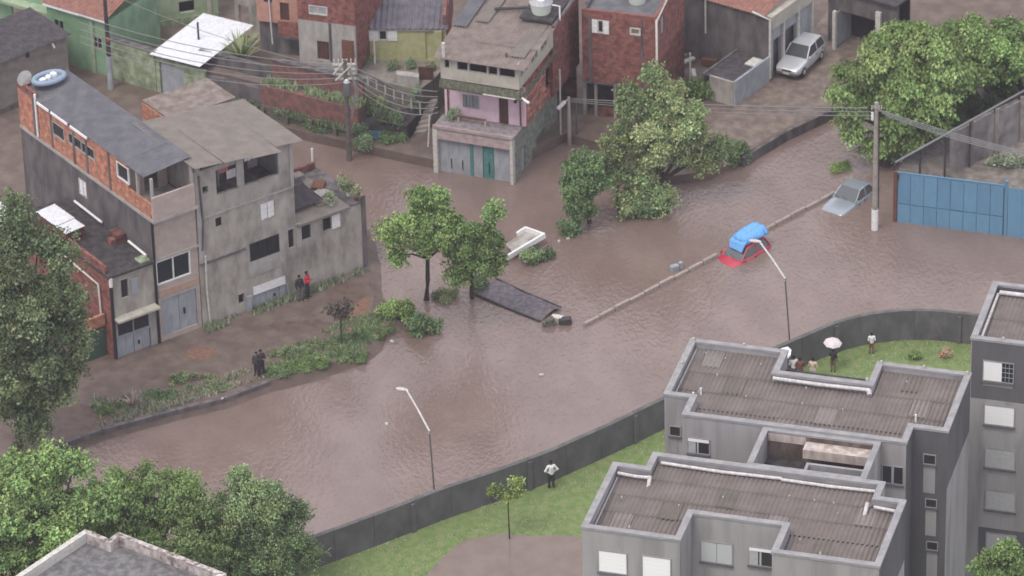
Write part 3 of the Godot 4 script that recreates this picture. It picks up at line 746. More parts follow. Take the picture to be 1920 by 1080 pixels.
func people() -> void:
	var s1 := lin(.28, .16, .11)
	var s2 := lin(.16, .085, .055)
	var hair := lin(.015, .012, .012)
	var grey := lin(.12, .12, .13)
	var dark := lin(.03, .03, .035)
	var white := lin(.66, .66, .68)
	person("person in white shirt and dark trousers standing on the lawn near the wall", Vector3(1.825, -0.400, 20.744), PI + .3, 1.72, s1, white, dark, hair, "hips")
	person("person in white top and brown shorts alone on the lawn by the curved wall", Vector3(19.875, -0.400, 7.642), PI, 1.35, s2, white, lin(.2, .11, .07), hair, "down", true)
	var a := Vector3(17.615, -0.400, 9.487)
	person("person in dark clothes under the pink umbrella on the lawn", a, PI - .3, 1.45, s2, dark, lin(.16, .1, .09), hair, "hold", true)
	umbrella("pale pink umbrella over the dark-clothed person on the lawn", a + Basis(Vector3.UP, PI - .3) * Vector3(.12, 1.12, .2), Vector3(.05, 1, .1), lin(.55, .49, .51), lin(.60, .55, .57), .52)
	var c := Vector3(15.722, -0.400, 10.533)
	person("person in dark red jacket behind the rear block's roof edge", c, PI, 1.6, s2, lin(.16, .06, .055), grey, hair, "fold")
	var d := Vector3(16.421, -0.400, 10.626)
	person("person in pale peach shirt, rightmost behind the rear block's roof edge", d, PI - .4, 1.62, s1, lin(.5, .4, .32), lin(.4, .4, .36), hair, "fold")
	var e := Vector3(15.381, -0.400, 10.345)
	person("person in white under the white umbrella at the rear block's corner", e, PI + .4, 1.6, s1, white, grey, hair, "hold")
	umbrella("white umbrella tilted sideways at the rear block's roof corner", e + Basis(Vector3.UP, PI + .4) * Vector3(.13, 1.24, .22), Vector3(-.55, .8, .3), white, lin(.74, .74, .76), .5)
	person("person in red shirt and dark trousers standing by the grey block house", Vector3(-11.576, 0.350, 1.087), 1.2, 1.7, s2, lin(.42, .03, .05), dark, hair, "fold")
	person("person in dark top and grey trousers beside the person in red", Vector3(-11.993, 0.350, 1.367), .5, 1.62, s2, dark, grey, hair, "down")
	person("person in black standing at the weedy bank's kerb", Vector3(-13.922, 0.350, 9.590), .6, 1.68, s2, dark, lin(.025, .025, .03), hair, "fold")
	person("person in black with pale bag half hidden left of the other by the kerb", Vector3(-14.189, 0.350, 9.519), -.4, 1.5, s1, lin(.05, .05, .06), dark, hair, "down")

# ------------------------------------------------------------------ plants
# a sprig: a handful of small leaves round a twig, in greys that the copies' colours tint
var sprigs := {}
func sprig(leaf: float, droop: float) -> ArrayMesh:
	var key := "%.2f %.1f" % [leaf, droop]
	if sprigs.has(key): return sprigs[key]
	var b := MB.new()
	b.colored = true
	var r := RandomNumberGenerator.new()
	r.seed = int(leaf * 1000) + 7
	for i in 11:
		var d := Vector3(r.randfn(), r.randfn() * .7, r.randfn()).normalized()
		var p := d * leaf * r.randf_range(.25, 1.25)
		var nn := (d * .5 + Vector3(r.randf_range(-.9, .9), r.randf_range(-.1, 1.0), r.randf_range(-.9, .9))).normalized()
		var t := nn.cross(Vector3(r.randf_range(-1, 1), r.randf_range(-.6, .6), r.randf_range(-1, 1))).normalized()
		if droop > 0: t = (t - Vector3.UP * droop).normalized()
		var s := nn.cross(t).normalized()
		var k := leaf * r.randf_range(.5, .95)
		var g := r.randf_range(.7, 1.3)
		b.col = Color(g * r.randf_range(.92, 1.1), g, g * r.randf_range(.85, 1.1))
		var m := p + nn * k * .14
		b.tri(p - t * k * .3, m + s * k * .34 + t * k * .25, p + t * k * .8)
		b.tri(p - t * k * .3, p + t * k * .8, m - s * k * .34 + t * k * .25)
	sprigs[key] = b.mesh()
	return sprigs[key]

# sprigs spread through lumps (centre, radii); every lump and sprig has its own tone
func crown(lumps: Array, count: int, leaf: float, tones: Array, seed_: int, droop := 0.0) -> MultiMesh:
	rng.seed = seed_
	var mm := MultiMesh.new()
	mm.transform_format = MultiMesh.TRANSFORM_3D
	mm.use_colors = true
	mm.mesh = sprig(leaf, droop)
	var total := 0.0
	for l in lumps: total += pow(l[1].x * l[1].y * l[1].z, 0.667)
	var xs: Array = []
	var cs: Array = []
	for l in lumps:
		var cnt := int(count * .36 * pow(l[1].x * l[1].y * l[1].z, 0.667) / total)
		var lump_tone := rng.randf_range(.68, 1.32)
		var base: Color = tones[rng.randi() % tones.size()]
		for i in cnt:
			var d := Vector3(rng.randfn(), rng.randfn(), rng.randfn()).normalized()
			var rad := clampf(absf(rng.randfn(.66, .3)), 0, 1.45)
			var p: Vector3 = l[0] + d * l[1] * rad
			var bs := Basis(Vector3.UP, rng.randf() * TAU) * Basis(Vector3.RIGHT, rng.randf_range(-.7, .7)) * rng.randf_range(.75, 1.25)
			var tone := lump_tone * rng.randf_range(.78, 1.25)
			xs.append(Transform3D(bs, p))
			cs.append(Color(base.r * tone * rng.randf_range(.92, 1.12), base.g * tone, base.b * tone))
	mm.instance_count = xs.size()
	for i in xs.size():
		mm.set_instance_transform(i, xs[i])
		mm.set_instance_color(i, cs[i])
	return mm

func limbs(base: Vector3, r: float, ends: Array, fork: float, seed_: int) -> MB:
	var b := MB.new()
	rng.seed = seed_
	var top := base
	for e: Vector3 in ends: top += (e - base) / ends.size()
	var f := base.lerp(top, fork)
	f.x += rng.randf_range(-.1, .1)
	var k1 := base.lerp(f, .5) + Vector3(rng.randf_range(-.08, .08), 0, rng.randf_range(-.08, .08))
	b.tube([base - Vector3.UP * .3, base + Vector3.UP * .15, k1, f], [r * 1.35, r * 1.1, r * .9, r * .75], 7)
	for e: Vector3 in ends:
		var m := f.lerp(e, .5) + Vector3(rng.randf_range(-.2, .2), rng.randf_range(0, .25), rng.randf_range(-.2, .2))
		b.tube([f - (m - f).normalized() * r * .3, m, e], [r * .55, r * .34, r * .1], 5)
	return b

# lumps scattered in an ellipsoid
func scatter(c: Vector3, rad: Vector3, n: int, size: float, seed_: int) -> Array:
	rng.seed = seed_
	var out: Array = []
	for i in n:
		var d := Vector3(rng.randfn(), rng.randfn(), rng.randfn()).normalized() * pow(rng.randf(), .4)
		var k := size * rng.randf_range(.65, 1.3)
		out.append([c + d * rad * .82, Vector3(k, k * rng.randf_range(.6, .95), k)])
	return out

func tree(called: String, label: String, base: Vector3, c: Vector3, rad: Vector3, n: int, lump: float, leaves: int, leaf: float, tones: Array, seed_: int, r := .16, fork := .35, group := "", droop := 0.0, extra := []) -> Node3D:
	var t := thing(called, label, "tree", base, 0, group)
	var lumps := scatter(c - base, rad, int(n * 2.6), lump * .62, seed_)
	for e in extra: lumps.append([e[0] - base, e[1]])
	var ends: Array = []
	for i in mini(lumps.size(), 9): ends.append(lumps[i][0])
	for e in extra: ends.append(e[0] - base)
	part(t, "trunk", limbs(Vector3.ZERO, r, ends, fork, seed_ + 1), M.bark)
	part(t, "crown", crown(lumps, leaves, leaf, tones, seed_ + 2, droop), M.leaf)
	return t

func bush(called: String, label: String, category: String, base: Vector3, rad: Vector3, n: int, lump: float, leaves: int, leaf: float, tones: Array, seed_: int, group := "", droop := 0.0) -> Node3D:
	var t := thing(called, label, category, base, 0, group)
	var lumps := scatter(Vector3(0, rad.y * .75, 0), rad, n, lump, seed_)
	var ends: Array = []
	for i in mini(lumps.size(), 5): ends.append(lumps[i][0])
	part(t, "stem", limbs(Vector3.ZERO, .05, ends, .25, seed_ + 1), M.bark)
	part(t, "foliage", crown(lumps, leaves, leaf, tones, seed_ + 2, droop), M.leaf)
	return t

# long arching blades from one root
func blades(n: int, length: float, wide: float, tones: Array, seed_: int, spread := 1.0) -> MB:
	var b := MB.new()
	b.colored = true
	rng.seed = seed_
	for i in n:
		var a := rng.randf() * TAU
		var out := Vector3(cos(a), 0, sin(a))
		var l := length * rng.randf_range(.6, 1.15)
		var lean := rng.randf_range(.15, .75) * spread
		var side := out.cross(Vector3.UP).normalized() * wide * .5
		var t: Color = tones[rng.randi() % tones.size()]
		var k := rng.randf_range(.75, 1.3)
		b.col = Color(t.r * k, t.g * k, t.b * k)
		var pts: Array = []
		for j in 5:
			var s := j / 4.0
			pts.append(out * (l * s * lean + l * s * s * lean * .35) + Vector3.UP * (l * s * (1.05 - lean * .5) - l * s * s * lean * .55))
		for j in 4:
			var w0 := side * (1.0 - absf(j / 4.0 - .3))
			var w1 := side * (1.0 - absf((j + 1) / 4.0 - .3)) * (0.05 if j == 3 else 1.0)
			b.quad(pts[j] - w0, pts[j] + w0, pts[j + 1] + w1, pts[j + 1] - w1)
	return b

# tufts over an area: grass and weeds nobody could count
func tufts(poly: PackedVector2Array, y: float, n: int, h: float, tones: Array, seed_: int) -> MB:
	var b := MB.new()
	b.colored = true
	rng.seed = seed_
	var box := Rect2(poly[0], Vector2.ZERO)
	for p in poly: box = box.expand(p)
	var tries := 0
	var made := 0
	var f := FastNoiseLite.new()
	f.seed = seed_; f.frequency = .35
	while made < n and tries < n * 8:
		tries += 1
		var p := Vector2(rng.randf_range(box.position.x, box.end.x), rng.randf_range(box.position.y, box.end.y))
		if not Geometry2D.is_point_in_polygon(p, poly): continue
		if Geometry2D.is_point_in_polygon(p, puddle_outline): continue
		if f.get_noise_2d(p.x, p.y) + rng.randf_range(-.25, .25) < -.05: continue
		made += 1
		for k in 3:
			var t: Color = tones[rng.randi() % tones.size()]
			var s := rng.randf_range(.7, 1.3)
			b.col = Color(t.r * s, t.g * s, t.b * s)
			var a := rng.randf() * TAU
			var o := Vector3(p.x + rng.randf_range(-.1, .1), y, p.y + rng.randf_range(-.1, .1))
			var w := Vector3(cos(a), 0, sin(a)) * h * .22
			var top := Vector3(rng.randf_range(-.5, .5), 1, rng.randf_range(-.5, .5)) * h * rng.randf_range(.5, 1.2)
			b.tri(o - w, o + w, o + top)
	return b

# ------------------------------------------------------------------ people
# surface nets over tapered capsules joined with a smooth minimum
func flesh(bones: Array, cell: float, k: float, grow := 0.0) -> MB:
	var lo := Vector3.ONE * 1e9
	var hi := -lo
	for bn in bones:
		for p: Vector3 in [bn[0], bn[1]]:
			var r: float = maxf(bn[2], bn[3]) + grow + cell * 2.5
			lo = lo.min(p - Vector3.ONE * r); hi = hi.max(p + Vector3.ONE * r)
	var nx := int((hi.x - lo.x) / cell) + 2
	var ny := int((hi.y - lo.y) / cell) + 2
	var nz := int((hi.z - lo.z) / cell) + 2
	var f := PackedFloat32Array()
	f.resize(nx * ny * nz); f.fill(1.0)
	for bn in bones:
		var a: Vector3 = bn[0]
		var d: Vector3 = bn[1] - a
		var dd := maxf(d.length_squared(), 1e-6)
		var m: float = maxf(bn[2], bn[3]) + grow + k + cell * 2
		var p0 := (((a.min(bn[1]) - Vector3.ONE * m) - lo) / cell).floor().max(Vector3.ZERO)
		var p1 := (((a.max(bn[1]) + Vector3.ONE * m) - lo) / cell).ceil()
		for z in range(int(p0.z), mini(int(p1.z) + 1, nz)):
			for y in range(int(p0.y), mini(int(p1.y) + 1, ny)):
				for x in range(int(p0.x), mini(int(p1.x) + 1, nx)):
					var p := lo + Vector3(x, y, z) * cell
					var t := clampf((p - a).dot(d) / dd, 0, 1)
					var s: float = p.distance_to(a + d * t) - lerpf(bn[2], bn[3], t) - grow
					var i := x + nx * (y + ny * z)
					var o := f[i]
					var h := maxf(k - absf(s - o), 0.0) / k
					f[i] = minf(s, o) - h * h * k * .25
	var idx := {}
	var pos := PackedVector3Array()
	for z in nz - 1:
		for y in ny - 1:
			for x in nx - 1:
				var sum := Vector3.ZERO
				var cnt := 0
				var base := x + nx * (y + ny * z)
				var g := [f[base], f[base + 1], f[base + nx], f[base + nx + 1], f[base + nx * ny], f[base + nx * ny + 1], f[base + nx * ny + nx], f[base + nx * ny + nx + 1]]
				var neg := 0
				for q in g: if q < 0: neg += 1
				if neg == 0 or neg == 8: continue
				for e in [[0, 1], [2, 3], [4, 5], [6, 7], [0, 2], [1, 3], [4, 6], [5, 7], [0, 4], [1, 5], [2, 6], [3, 7]]:
					var u: float = g[e[0]]
					var w: float = g[e[1]]
					if (u < 0) == (w < 0): continue
					var t := u / (u - w)
					var pa := Vector3(e[0] & 1, (e[0] >> 1) & 1, e[0] >> 2)
					var pb := Vector3(e[1] & 1, (e[1] >> 1) & 1, e[1] >> 2)
					sum += pa.lerp(pb, t); cnt += 1
				idx[base] = pos.size()
				pos.append(lo + (Vector3(x, y, z) + sum / cnt) * cell)
	var nrm := PackedVector3Array()
	nrm.resize(pos.size())
	var tris: Array = []
	for base: int in idx:
		var x: int = base % nx
		var y: int = (base / nx) % ny
		var z: int = base / (nx * ny)
		for ax in 3:
			var step: int = [1, nx, nx * ny][ax]
			var s1: int = [nx, nx * ny, 1][ax]
			var s2: int = [nx * ny, 1, nx][ax]
			if (ax == 0 and (y == 0 or z == 0)) or (ax == 1 and (x == 0 or z == 0)) or (ax == 2 and (x == 0 or y == 0)): continue
			var inside := f[base] < 0
			if inside == (f[base + step] < 0): continue
			if not (idx.has(base - s1) and idx.has(base - s2) and idx.has(base - s1 - s2)): continue
			var q := [idx[base], idx[base - s1], idx[base - s1 - s2], idx[base - s2]]
			if inside: q = [q[0], q[3], q[2], q[1]]
			q.reverse()
			for t in [[q[0], q[1], q[2]], [q[0], q[2], q[3]]]:
				tris.append(t)
				var nn := (pos[t[1]] - pos[t[0]]).cross(pos[t[2]] - pos[t[0]])
				for i in 3: nrm[t[i]] += nn
	var b := MB.new()
	for t in tris: b.tri_n(pos[t[0]], pos[t[1]], pos[t[2]], nrm[t[0]].normalized(), nrm[t[1]].normalized(), nrm[t[2]].normalized())
	return b

# arms: "down", "fold", "hold" (right hand raised to an umbrella), "phone"
func person(label: String, at: Vector3, yaw: float, h: float, skin: Color, top: Color, legs: Color, hair: Color, arms := "down", shorts := false, group := "") -> Node3D:
	var t := thing("person", label, "person", at, yaw, group)
	var u := h / 1.7
	var B: Array = []
	var P := func(x: float, y: float, z: float) -> Vector3: return Vector3(x, y, z) * u
	var add := func(a: Vector3, b: Vector3, r0: float, r1: float) -> void: B.append([a, b, r0 * u, r1 * u])
	# legs (0-5)
	for s in [-1, 1]:
		add.call(P.call(.09 * s, .88, 0), P.call(.10 * s, .48, .02 * s + .02), .085, .058)
		add.call(P.call(.10 * s, .48, .02 * s + .02), P.call(.11 * s, .08, .02 * s), .055, .038)
		add.call(P.call(.11 * s, .045, .02 * s - .03), P.call(.125 * s, .04, .02 * s + .14), .045, .032)
	# torso (6-8)
	add.call(P.call(-.06, .92, 0), P.call(.06, .92, 0), .11, .11)
	add.call(P.call(0, .98, 0), P.call(0, 1.28, -.01), .12, .13)
	add.call(P.call(-.13, 1.36, -.01), P.call(.13, 1.36, -.01), .075, .075)
	# arms (9-14): upper, fore, hand
	for s in [-1, 1]:
		var sh: Vector3 = P.call(.18 * s, 1.37, -.01)
		var el: Vector3 = P.call(.24 * s, 1.10, -.03)
		var ha: Vector3 = P.call(.24 * s, .86, .06)
		if arms == "fold" or arms == "phone":
			el = P.call(.25 * s, 1.12, .03); ha = P.call(.04 * s, 1.2 if arms == "fold" else 1.3, .24)
		elif arms == "hold" and s == 1:
			el = P.call(.24, 1.15, .08); ha = P.call(.14, 1.32, .24)
		elif arms == "hips":
			el = P.call(.34 * s, 1.14, -.05); ha = P.call(.17 * s, .98, .06)
		add.call(sh, el, .05, .04)
		add.call(el, ha, .038, .027)
		var dir := (ha - el).normalized()
		add.call(ha, ha + dir * .08 * u, .03, .026)
	# neck and head (15-18), nose and jaw
	add.call(P.call(0, 1.38, -.01), P.call(0, 1.5, 0), .055, .05)
	add.call(P.call(0, 1.56, .005), P.call(0, 1.62, 0), .075, .085)
	add.call(P.call(0, 1.51, .045), P.call(0, 1.54, .05), .04, .045)
	add.call(P.call(0, 1.56, .085), P.call(0, 1.545, .1), .016, .018)
	# fingers and thumb of both hands
	for s in [10, 13]:
		var wrist: Vector3 = B[s][1]
		var dir: Vector3 = (B[s][1] - B[s][0]).normalized()
		var side := dir.cross(Vector3.FORWARD).normalized()
		for f in 4:
			var o: Vector3 = wrist + dir * .09 * u + side * (f - 1.5) * .017 * u
			var l := [.055, .075, .07, .05][f] as float
			add.call(o, o + (dir + Vector3(0, -.2, .1)).normalized() * l * u, .009, .008)
		add.call(wrist + dir * .03 * u, wrist + (dir * .07 + side * -.05) * u, .011, .009)
	var skin_m := plain(skin, .7)
	part(t, "body", flesh(B, .028 * u, .035 * u), skin_m)
	part(t, "top", flesh([B[6], B[7], B[8], B[9], B[12]] + ([] if shorts else [B[10], B[13]]), .03 * u, .04 * u, .018 * u), plain(top, .9))
	if shorts: part(t, "shorts", flesh([B[0], B[3], B[6]], .03 * u, .04 * u, .022 * u), plain(legs, .9))
	else: part(t, "trousers", flesh([B[0], B[1], B[3], B[4], B[6]], .03 * u, .04 * u, .02 * u), plain(legs, .9))
	part(t, "hair", flesh([[P.call(0, 1.61, -.025), P.call(0, 1.65, -.005), .09 * u, .088 * u]], .022 * u, .02 * u), plain(hair, .9))
	for s in [2, 5]: part(t, "shoe", flesh([B[s]], .025 * u, .02 * u, .01 * u), M.black)
	return t

func umbrella(label: String, hand: Vector3, lean: Vector3, c0: Color, c1: Color, r := .55) -> Node3D:
	var t := thing("umbrella", label, "umbrella", hand)
	var tip := lean.normalized() * .85
	var ax := lean.normalized()
	var sx := ax.cross(Vector3.FORWARD).normalized()
	var sy := ax.cross(sx).normalized()
	var cm := [plain(c0, .6), plain(c1, .6)]
	for g in 8:
		var b := MB.new()
		for j in 3:
			var q: Array = []
			for e in [[0, 0], [0, 1], [1, 1], [1, 0]]:
				var s: float = (j + e[0]) / 3.0
				var a: float = TAU * (g + e[1]) / 8.0
				var rr := r * sin(s * 1.25) / sin(1.25)
				q.append(tip + (sx * cos(a) + sy * sin(a)) * rr - ax * r * .55 * (1 - cos(s * 1.35)))
			b.quad(q[0], q[1], q[2], q[3])
		part(t, "panel", b, cm[g % 2])
	pipe(t, "shaft", M.galvanised, [-ax * .12, tip + ax * .06], .012, 5)
	pipe(t, "handle", M.black, [-ax * .1, -ax * .2, -ax * .24 + sx * .03], .018, 5)
	return t

# ------------------------------------------------------------------ cars: +x is forward, y = 0 is the road under the tyres
func car(label: String, at: Vector3, basis: Basis, paint: Material, L: float, W: float, H: float, hatch: bool, plate := true) -> Node3D:
	var t := thing("car", label, "car", at)
	t.basis = basis
	var hl := L / 2
	var hw := W / 2
	var belt := H * .60
	# lower body: stations from tail to nose [x, half width, bottom, top]
	var st := [[-hl, hw * .80, .42, belt * .82], [-hl + .10, hw * .93, .30, belt * .96], [-hl + .7, hw, .22, belt], [-hl * .1, hw, .2, belt * 1.0],
		[hl * .28, hw, .2, belt * .99], [hl * .42, hw * .99, .2, belt * .96], [hl - .35, hw * .95, .24, belt * .86], [hl - .08, hw * .88, .28, belt * .78], [hl, hw * .78, .36, belt * .68]]
	var rings: Array = []
	for s in st:
		var w: float = s[1]
		var y0: float = s[2]
		var y1: float = s[3]
		rings.append([Vector3(s[0], y0, -w * .86), Vector3(s[0], y0 + .1, -w), Vector3(s[0], lerpf(y0, y1, .6), -w), Vector3(s[0], y1 - .06, -w * .97), Vector3(s[0], y1, -w * .88), Vector3(s[0], y1 + .015, -w * .4),
			Vector3(s[0], y1 + .015, w * .4), Vector3(s[0], y1, w * .88), Vector3(s[0], y1 - .06, w * .97), Vector3(s[0], lerpf(y0, y1, .6), w), Vector3(s[0], y0 + .1, w), Vector3(s[0], y0, w * .86)])
	var b := MB.new()
	b.loft(rings)
	part(t, "body", b, paint)
	# greenhouse
	var fx := hl * .34           # foot of the windscreen
	var tx := hl * .02           # its head
	var rx := -hl * (.78 if hatch else .46)
	var bx := -hl * (.94 if hatch else .66)
	var rw := hw * .76
	var gw := hw * .92
	var yt := H - .05
	var yb := belt - .01
	b = MB.new()
	b.loft([[Vector3(rx, yt - .03, -rw), Vector3(rx, yt + .01, -rw * .9), Vector3(rx, yt + .01, rw * .9), Vector3(rx, yt - .03, rw)],
		[Vector3((rx + tx) / 2, yt, -rw), Vector3((rx + tx) / 2, yt + .05, -rw * .88), Vector3((rx + tx) / 2, yt + .05, rw * .88), Vector3((rx + tx) / 2, yt, rw)],
		[Vector3(tx, yt - .03, -rw), Vector3(tx, yt + .01, -rw * .9), Vector3(tx, yt + .01, rw * .9), Vector3(tx, yt - .03, rw)]], false)
	part(t, "roof", b, paint)
	b = MB.new()
	b.quad(Vector3(fx, yb, gw * .94), Vector3(fx, yb, -gw * .94), Vector3(tx, yt - .01, -rw * .95), Vector3(tx, yt - .01, rw * .95))
	part(t, "windscreen", b, M.car_glass)
	b = MB.new()
	b.quad(Vector3(bx, yb, -gw * .94), Vector3(bx, yb, gw * .94), Vector3(rx, yt - .01, rw * .95), Vector3(rx, yt - .01, -rw * .95))
	part(t, "rear_window", b, M.car_glass)
	var mid := (rx + tx) / 2 + .05
	for s in [-1, 1]:
		var g := [[Vector3(fx - .12, yb, gw * s), Vector3(mid + .03, yb, gw * s), Vector3(mid + .03, yt - .04, rw * s), Vector3(tx - .04, yt - .04, rw * s)],
			[Vector3(mid - .03, yb, gw * s), Vector3(bx + .16, yb, gw * s), Vector3(rx + .08, yt - .04, rw * s), Vector3(mid - .03, yt - .04, rw * s)]]
		for q in g:
			b = MB.new()
			if s > 0: b.quad(q[1], q[0], q[3], q[2])
			else: b.quad(q[0], q[1], q[2], q[3])
			part(t, "side_window", b, M.car_glass)
		for q in [[Vector3(fx, yb - .02, gw * s * .97), Vector3(tx, yt - .02, rw * s * .98)], [Vector3(mid, yb - .02, gw * s), Vector3(mid, yt - .02, rw * s)], [Vector3(bx + .03, yb - .02, gw * s * .97), Vector3(rx, yt - .02, rw * s * .98)]]:
			pipe(t, "pillar", paint, q, .04, 6)
		# mirror, headlight, tail light, door seam and handle
		b = MB.new(); b.cbox(Vector3(fx - .16, yb + .02, gw * s - .06 + .12 * s), Vector3(fx - .02, yb + .15, gw * s + .06 + .12 * s), .02)
		part(t, "mirror", b, paint)
		b = MB.new(); b.cbox(Vector3(hl - .16, belt * .55, hw * .62 * s - .15), Vector3(hl - .01, belt * .72, hw * .62 * s + .15), .03)
		part(t, "headlight", b, M.lamp_glass)
		b = MB.new(); b.cbox(Vector3(-hl - .01, belt * .6, hw * .72 * s - .1), Vector3(-hl + .1, belt * .85, hw * .72 * s + .1), .02)
		part(t, "tail_light", b, M.tail_red)
		b = MB.new()
		for x in [fx - .3, mid, mid - .9]: b.box(Vector3(x - .008, .3, hw * s * 1.0 - .006), Vector3(x + .008, belt - .06, hw * s + .004 * s + .002))
		part(t, "door_seam", b, M.black)
		for x in [mid + .18, mid - .7]:
			b = MB.new(); b.box(Vector3(x, belt - .16, hw * s - .02), Vector3(x + .14, belt - .12, hw * s + .02))
			part(t, "door_handle", b, M.black)
		for x in [hl * .62, -hl * .6]:
			b = MB.new()
			b.tube([Vector3(x, .3, hw * s - .2 * s), Vector3(x, .3, hw * s - .02 * s), Vector3(x, .3, hw * s + .01 * s)], [.3, .3, .26], 18)
			var wh := part(t, "wheel", b, M.rubber)
			b = MB.new()
			b.tube([Vector3(x, .3, hw * s - .02 * s), Vector3(x, .3, hw * s + .02 * s)], [.19, .16], 14)
			part(wh, "rim", b, M.galvanised)
	b = MB.new(); b.cbox(Vector3(hl - .06, .30, -hw * .8), Vector3(hl + .04, .46, hw * .8), .03)
	part(t, "front_bumper", b, M.bumper)
	b = MB.new(); b.cbox(Vector3(-hl - .04, .32, -hw * .8), Vector3(-hl + .06, .48, hw * .8), .03)
	part(t, "rear_bumper", b, M.bumper)
	b = MB.new(); b.box(Vector3(hl - .05, belt * .56, -hw * .36), Vector3(hl + .012, belt * .68, hw * .36))
	part(t, "grille", b, M.black)
	for s in [-.2, .35]:
		pipe(t, "wiper", M.black, [Vector3(fx + .01, yb + .02, s), Vector3(fx - .13, yb + .13, s + .38)], .012, 4)
	if plate:
		b = MB.new(); b.box(Vector3(hl + .04, .34, -.2), Vector3(hl + .052, .44, .2))
		part(t, "licence_plate", b, M.off_white)
	return t

# ------------------------------------------------------------------ the row of houses on the left bank
func house_row() -> void:
	var fo := Vector3(-19.812, 0.000, 5.731)
	var yaw := 0.6087
	var F0 := FRONT(0)
	var L0 := LEFT(0)
	# 1: narrow four-storey house, beige front, brick top storey
	var h := framed("row_house", "narrow four-storey house with beige front, brick top storey and dark grey sheet roof", "house", fo, yaw, Vector3(0, .4, 0), "houses in the row on the muddy bank")
	var g := Rect2(0.39, 0.66, 2.24, 2.32)
	var w := Rect2(0.17, 3.99, 2.21, 1.49)
	wall(h, "wall", M.plaster_beige, F0, .12, 2.9, .3, 8.15, [g, w], .2)
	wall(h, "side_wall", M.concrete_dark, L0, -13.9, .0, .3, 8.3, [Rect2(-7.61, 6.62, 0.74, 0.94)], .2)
	garage(h, F0, g, M.metal_grey, 4)
	window(h, F0, w, M.white_paint, M.glass_dark, 2, .1)
	shutter(h, L0, Rect2(-7.61, 6.62, 0.74, 0.94), M.off_white, M.white_paint, 2)
	var l1 := Rect2(-10.22, 9.27, 1.33, 0.90)
	var l2 := Rect2(-8.48, 9.46, 2.82, 0.73)
	var l3 := Rect2(-3.28, 9.54, 1.22, 1.02)
	wall(h, "brick_wall", M.brick_orange, L0, -13.9, -2.15, 8.35, 10.75, [l1, l2, l3], .16)
	window(h, L0, l1, M.concrete_light, M.glass_dark, 1, .08)
	window(h, L0, l2, M.concrete_light, M.glass_dark, 2, .08)
	window(h, L0, l3, M.white_paint, M.glass_dark, 1, .08)
	wall(h, "brick_parapet", M.brick_orange, L0, -2.15, .25, 8.35, 9.25, [], .14)
	wall(h, "back_wall", M.brick_red, FRONT(-13.76), .15, 2.9, .3, 10.8, [], .14)
	wall(h, "inner_wall", M.plaster_beige, FRONT(-2.6), .2, 2.8, 8.35, 10.7, [Rect2(1.3, 8.4, .9, 2.0)], .12)
	slab(h, "floor_slab", M.concrete_light, Vector3(-.06, 8.16, -13.9), Vector3(2.92, 8.34, .42))
	slab(h, "parapet", M.plaster_beige, Vector3(-.02, 8.345, .26), Vector3(2.72, 9.75, .40), .01)
	slab(h, "tan_band", M.plaster_tan, Vector3(0.255, 3.169, 0.005), Vector3(2.796, 3.582, 0.030))
	slab(h, "lintel", M.concrete_light, Vector3(.0, 5.55, .005), Vector3(2.95, 5.68, .09))
	for p in [Vector2(.02, -1.2), Vector2(.05, .22), Vector2(2.6, .25)]:
		slab(h, "post", M.concrete_light, Vector3(p.x, 8.34 if p.y < .2 else 9.6, p.y - .12), Vector3(p.x + .14, 10.85, p.y + .02))
	for z in [-4.2, -6.6, -8.0, -10.4, -12.3]:
		slab(h, "column", M.concrete_dark, Vector3(-.03, 8.35, z), Vector3(.1, 10.7, z + .2))
	pipe(h, "drain_pipe", M.white_paint, [Vector3(-.12, 11.2, -11.75), Vector3(-.1, 8.5, -11.75)], .07)
	pipe(h, "corner_pipe", M.black, [Vector3(.05, 8.1, .08), Vector3(.05, .4, .08)], .07)
	var r := MB.new()
	for k in 6:
		r = MB.new()
		r.waves(Vector3(-.12, 10.86 + .005 * (k % 2), -13.3 + 2.19 * k), Vector3(0, 0, 2.2), Vector3(3.1, .28, 0), .18, .022)
		part(h, "roof_sheet", r, M.roof_grey)
	for z in [[-11.5, -10.2], [-10.0, -8.2], [-7.9, -6.1]]:
		slab(h, "eave_board", M.white_paint, Vector3(-.2, 10.72, z[0]), Vector3(-.13, 10.86, z[1]))
	slab(h, "rear_parapet", M.brick_red, Vector3(-.02, 10.76, -13.9), Vector3(.16, 11.15, -11.9))
	pipe(h, "terrace_pipe", M.white_paint, [Vector3(-0.100, 5.905, -8.112), Vector3(-0.100, 5.814, -5.199)], .08)
	pipe(h, "terrace_pipe", M.white_paint, [Vector3(-0.100, 5.878, -2.366), Vector3(-0.100, 5.780, -0.534)], .08)
	# 2: two-storey wing with a roof terrace
	h = framed("row_house", "low two-storey grey house with dark flat terrace roof and red brick side", "house", fo, yaw, Vector3(-2.87, .4, 0), "houses in the row on the muddy bank")
	g = Rect2(-2.59, 0.22, 2.12, 2.56)
	w = Rect2(-2.21, 3.94, 0.57, 1.26)
	wall(h, "wall", M.concrete, F0, -2.75, -.02, .3, 5.5, [g, w], .2)
	wall(h, "brick_side_wall", M.brick_red, LEFT(-2.87), -9.2, 0, .3, 5.5, [], .2)
	wall(h, "back_wall", M.concrete_dark, FRONT(-9.1), -2.7, -.02, .3, 5.5, [], .2)
	garage(h, F0, Rect2(g.position, Vector2(g.size.x, g.size.y * .52)), M.metal_grey, 4)
	window(h, F0, Rect2(g.position + Vector2(0, g.size.y * .54), Vector2(g.size.x, g.size.y * .46)), M.metal_grey, M.glass_dark, 2, .1)
	window(h, F0, w, M.concrete_light, M.glass_dark, 1, .1)
	slab(h, "door_leaf", M.metal_grey, Vector3(-1.534, 4.011, 0.005), Vector3(-1.076, 4.993, 0.050))
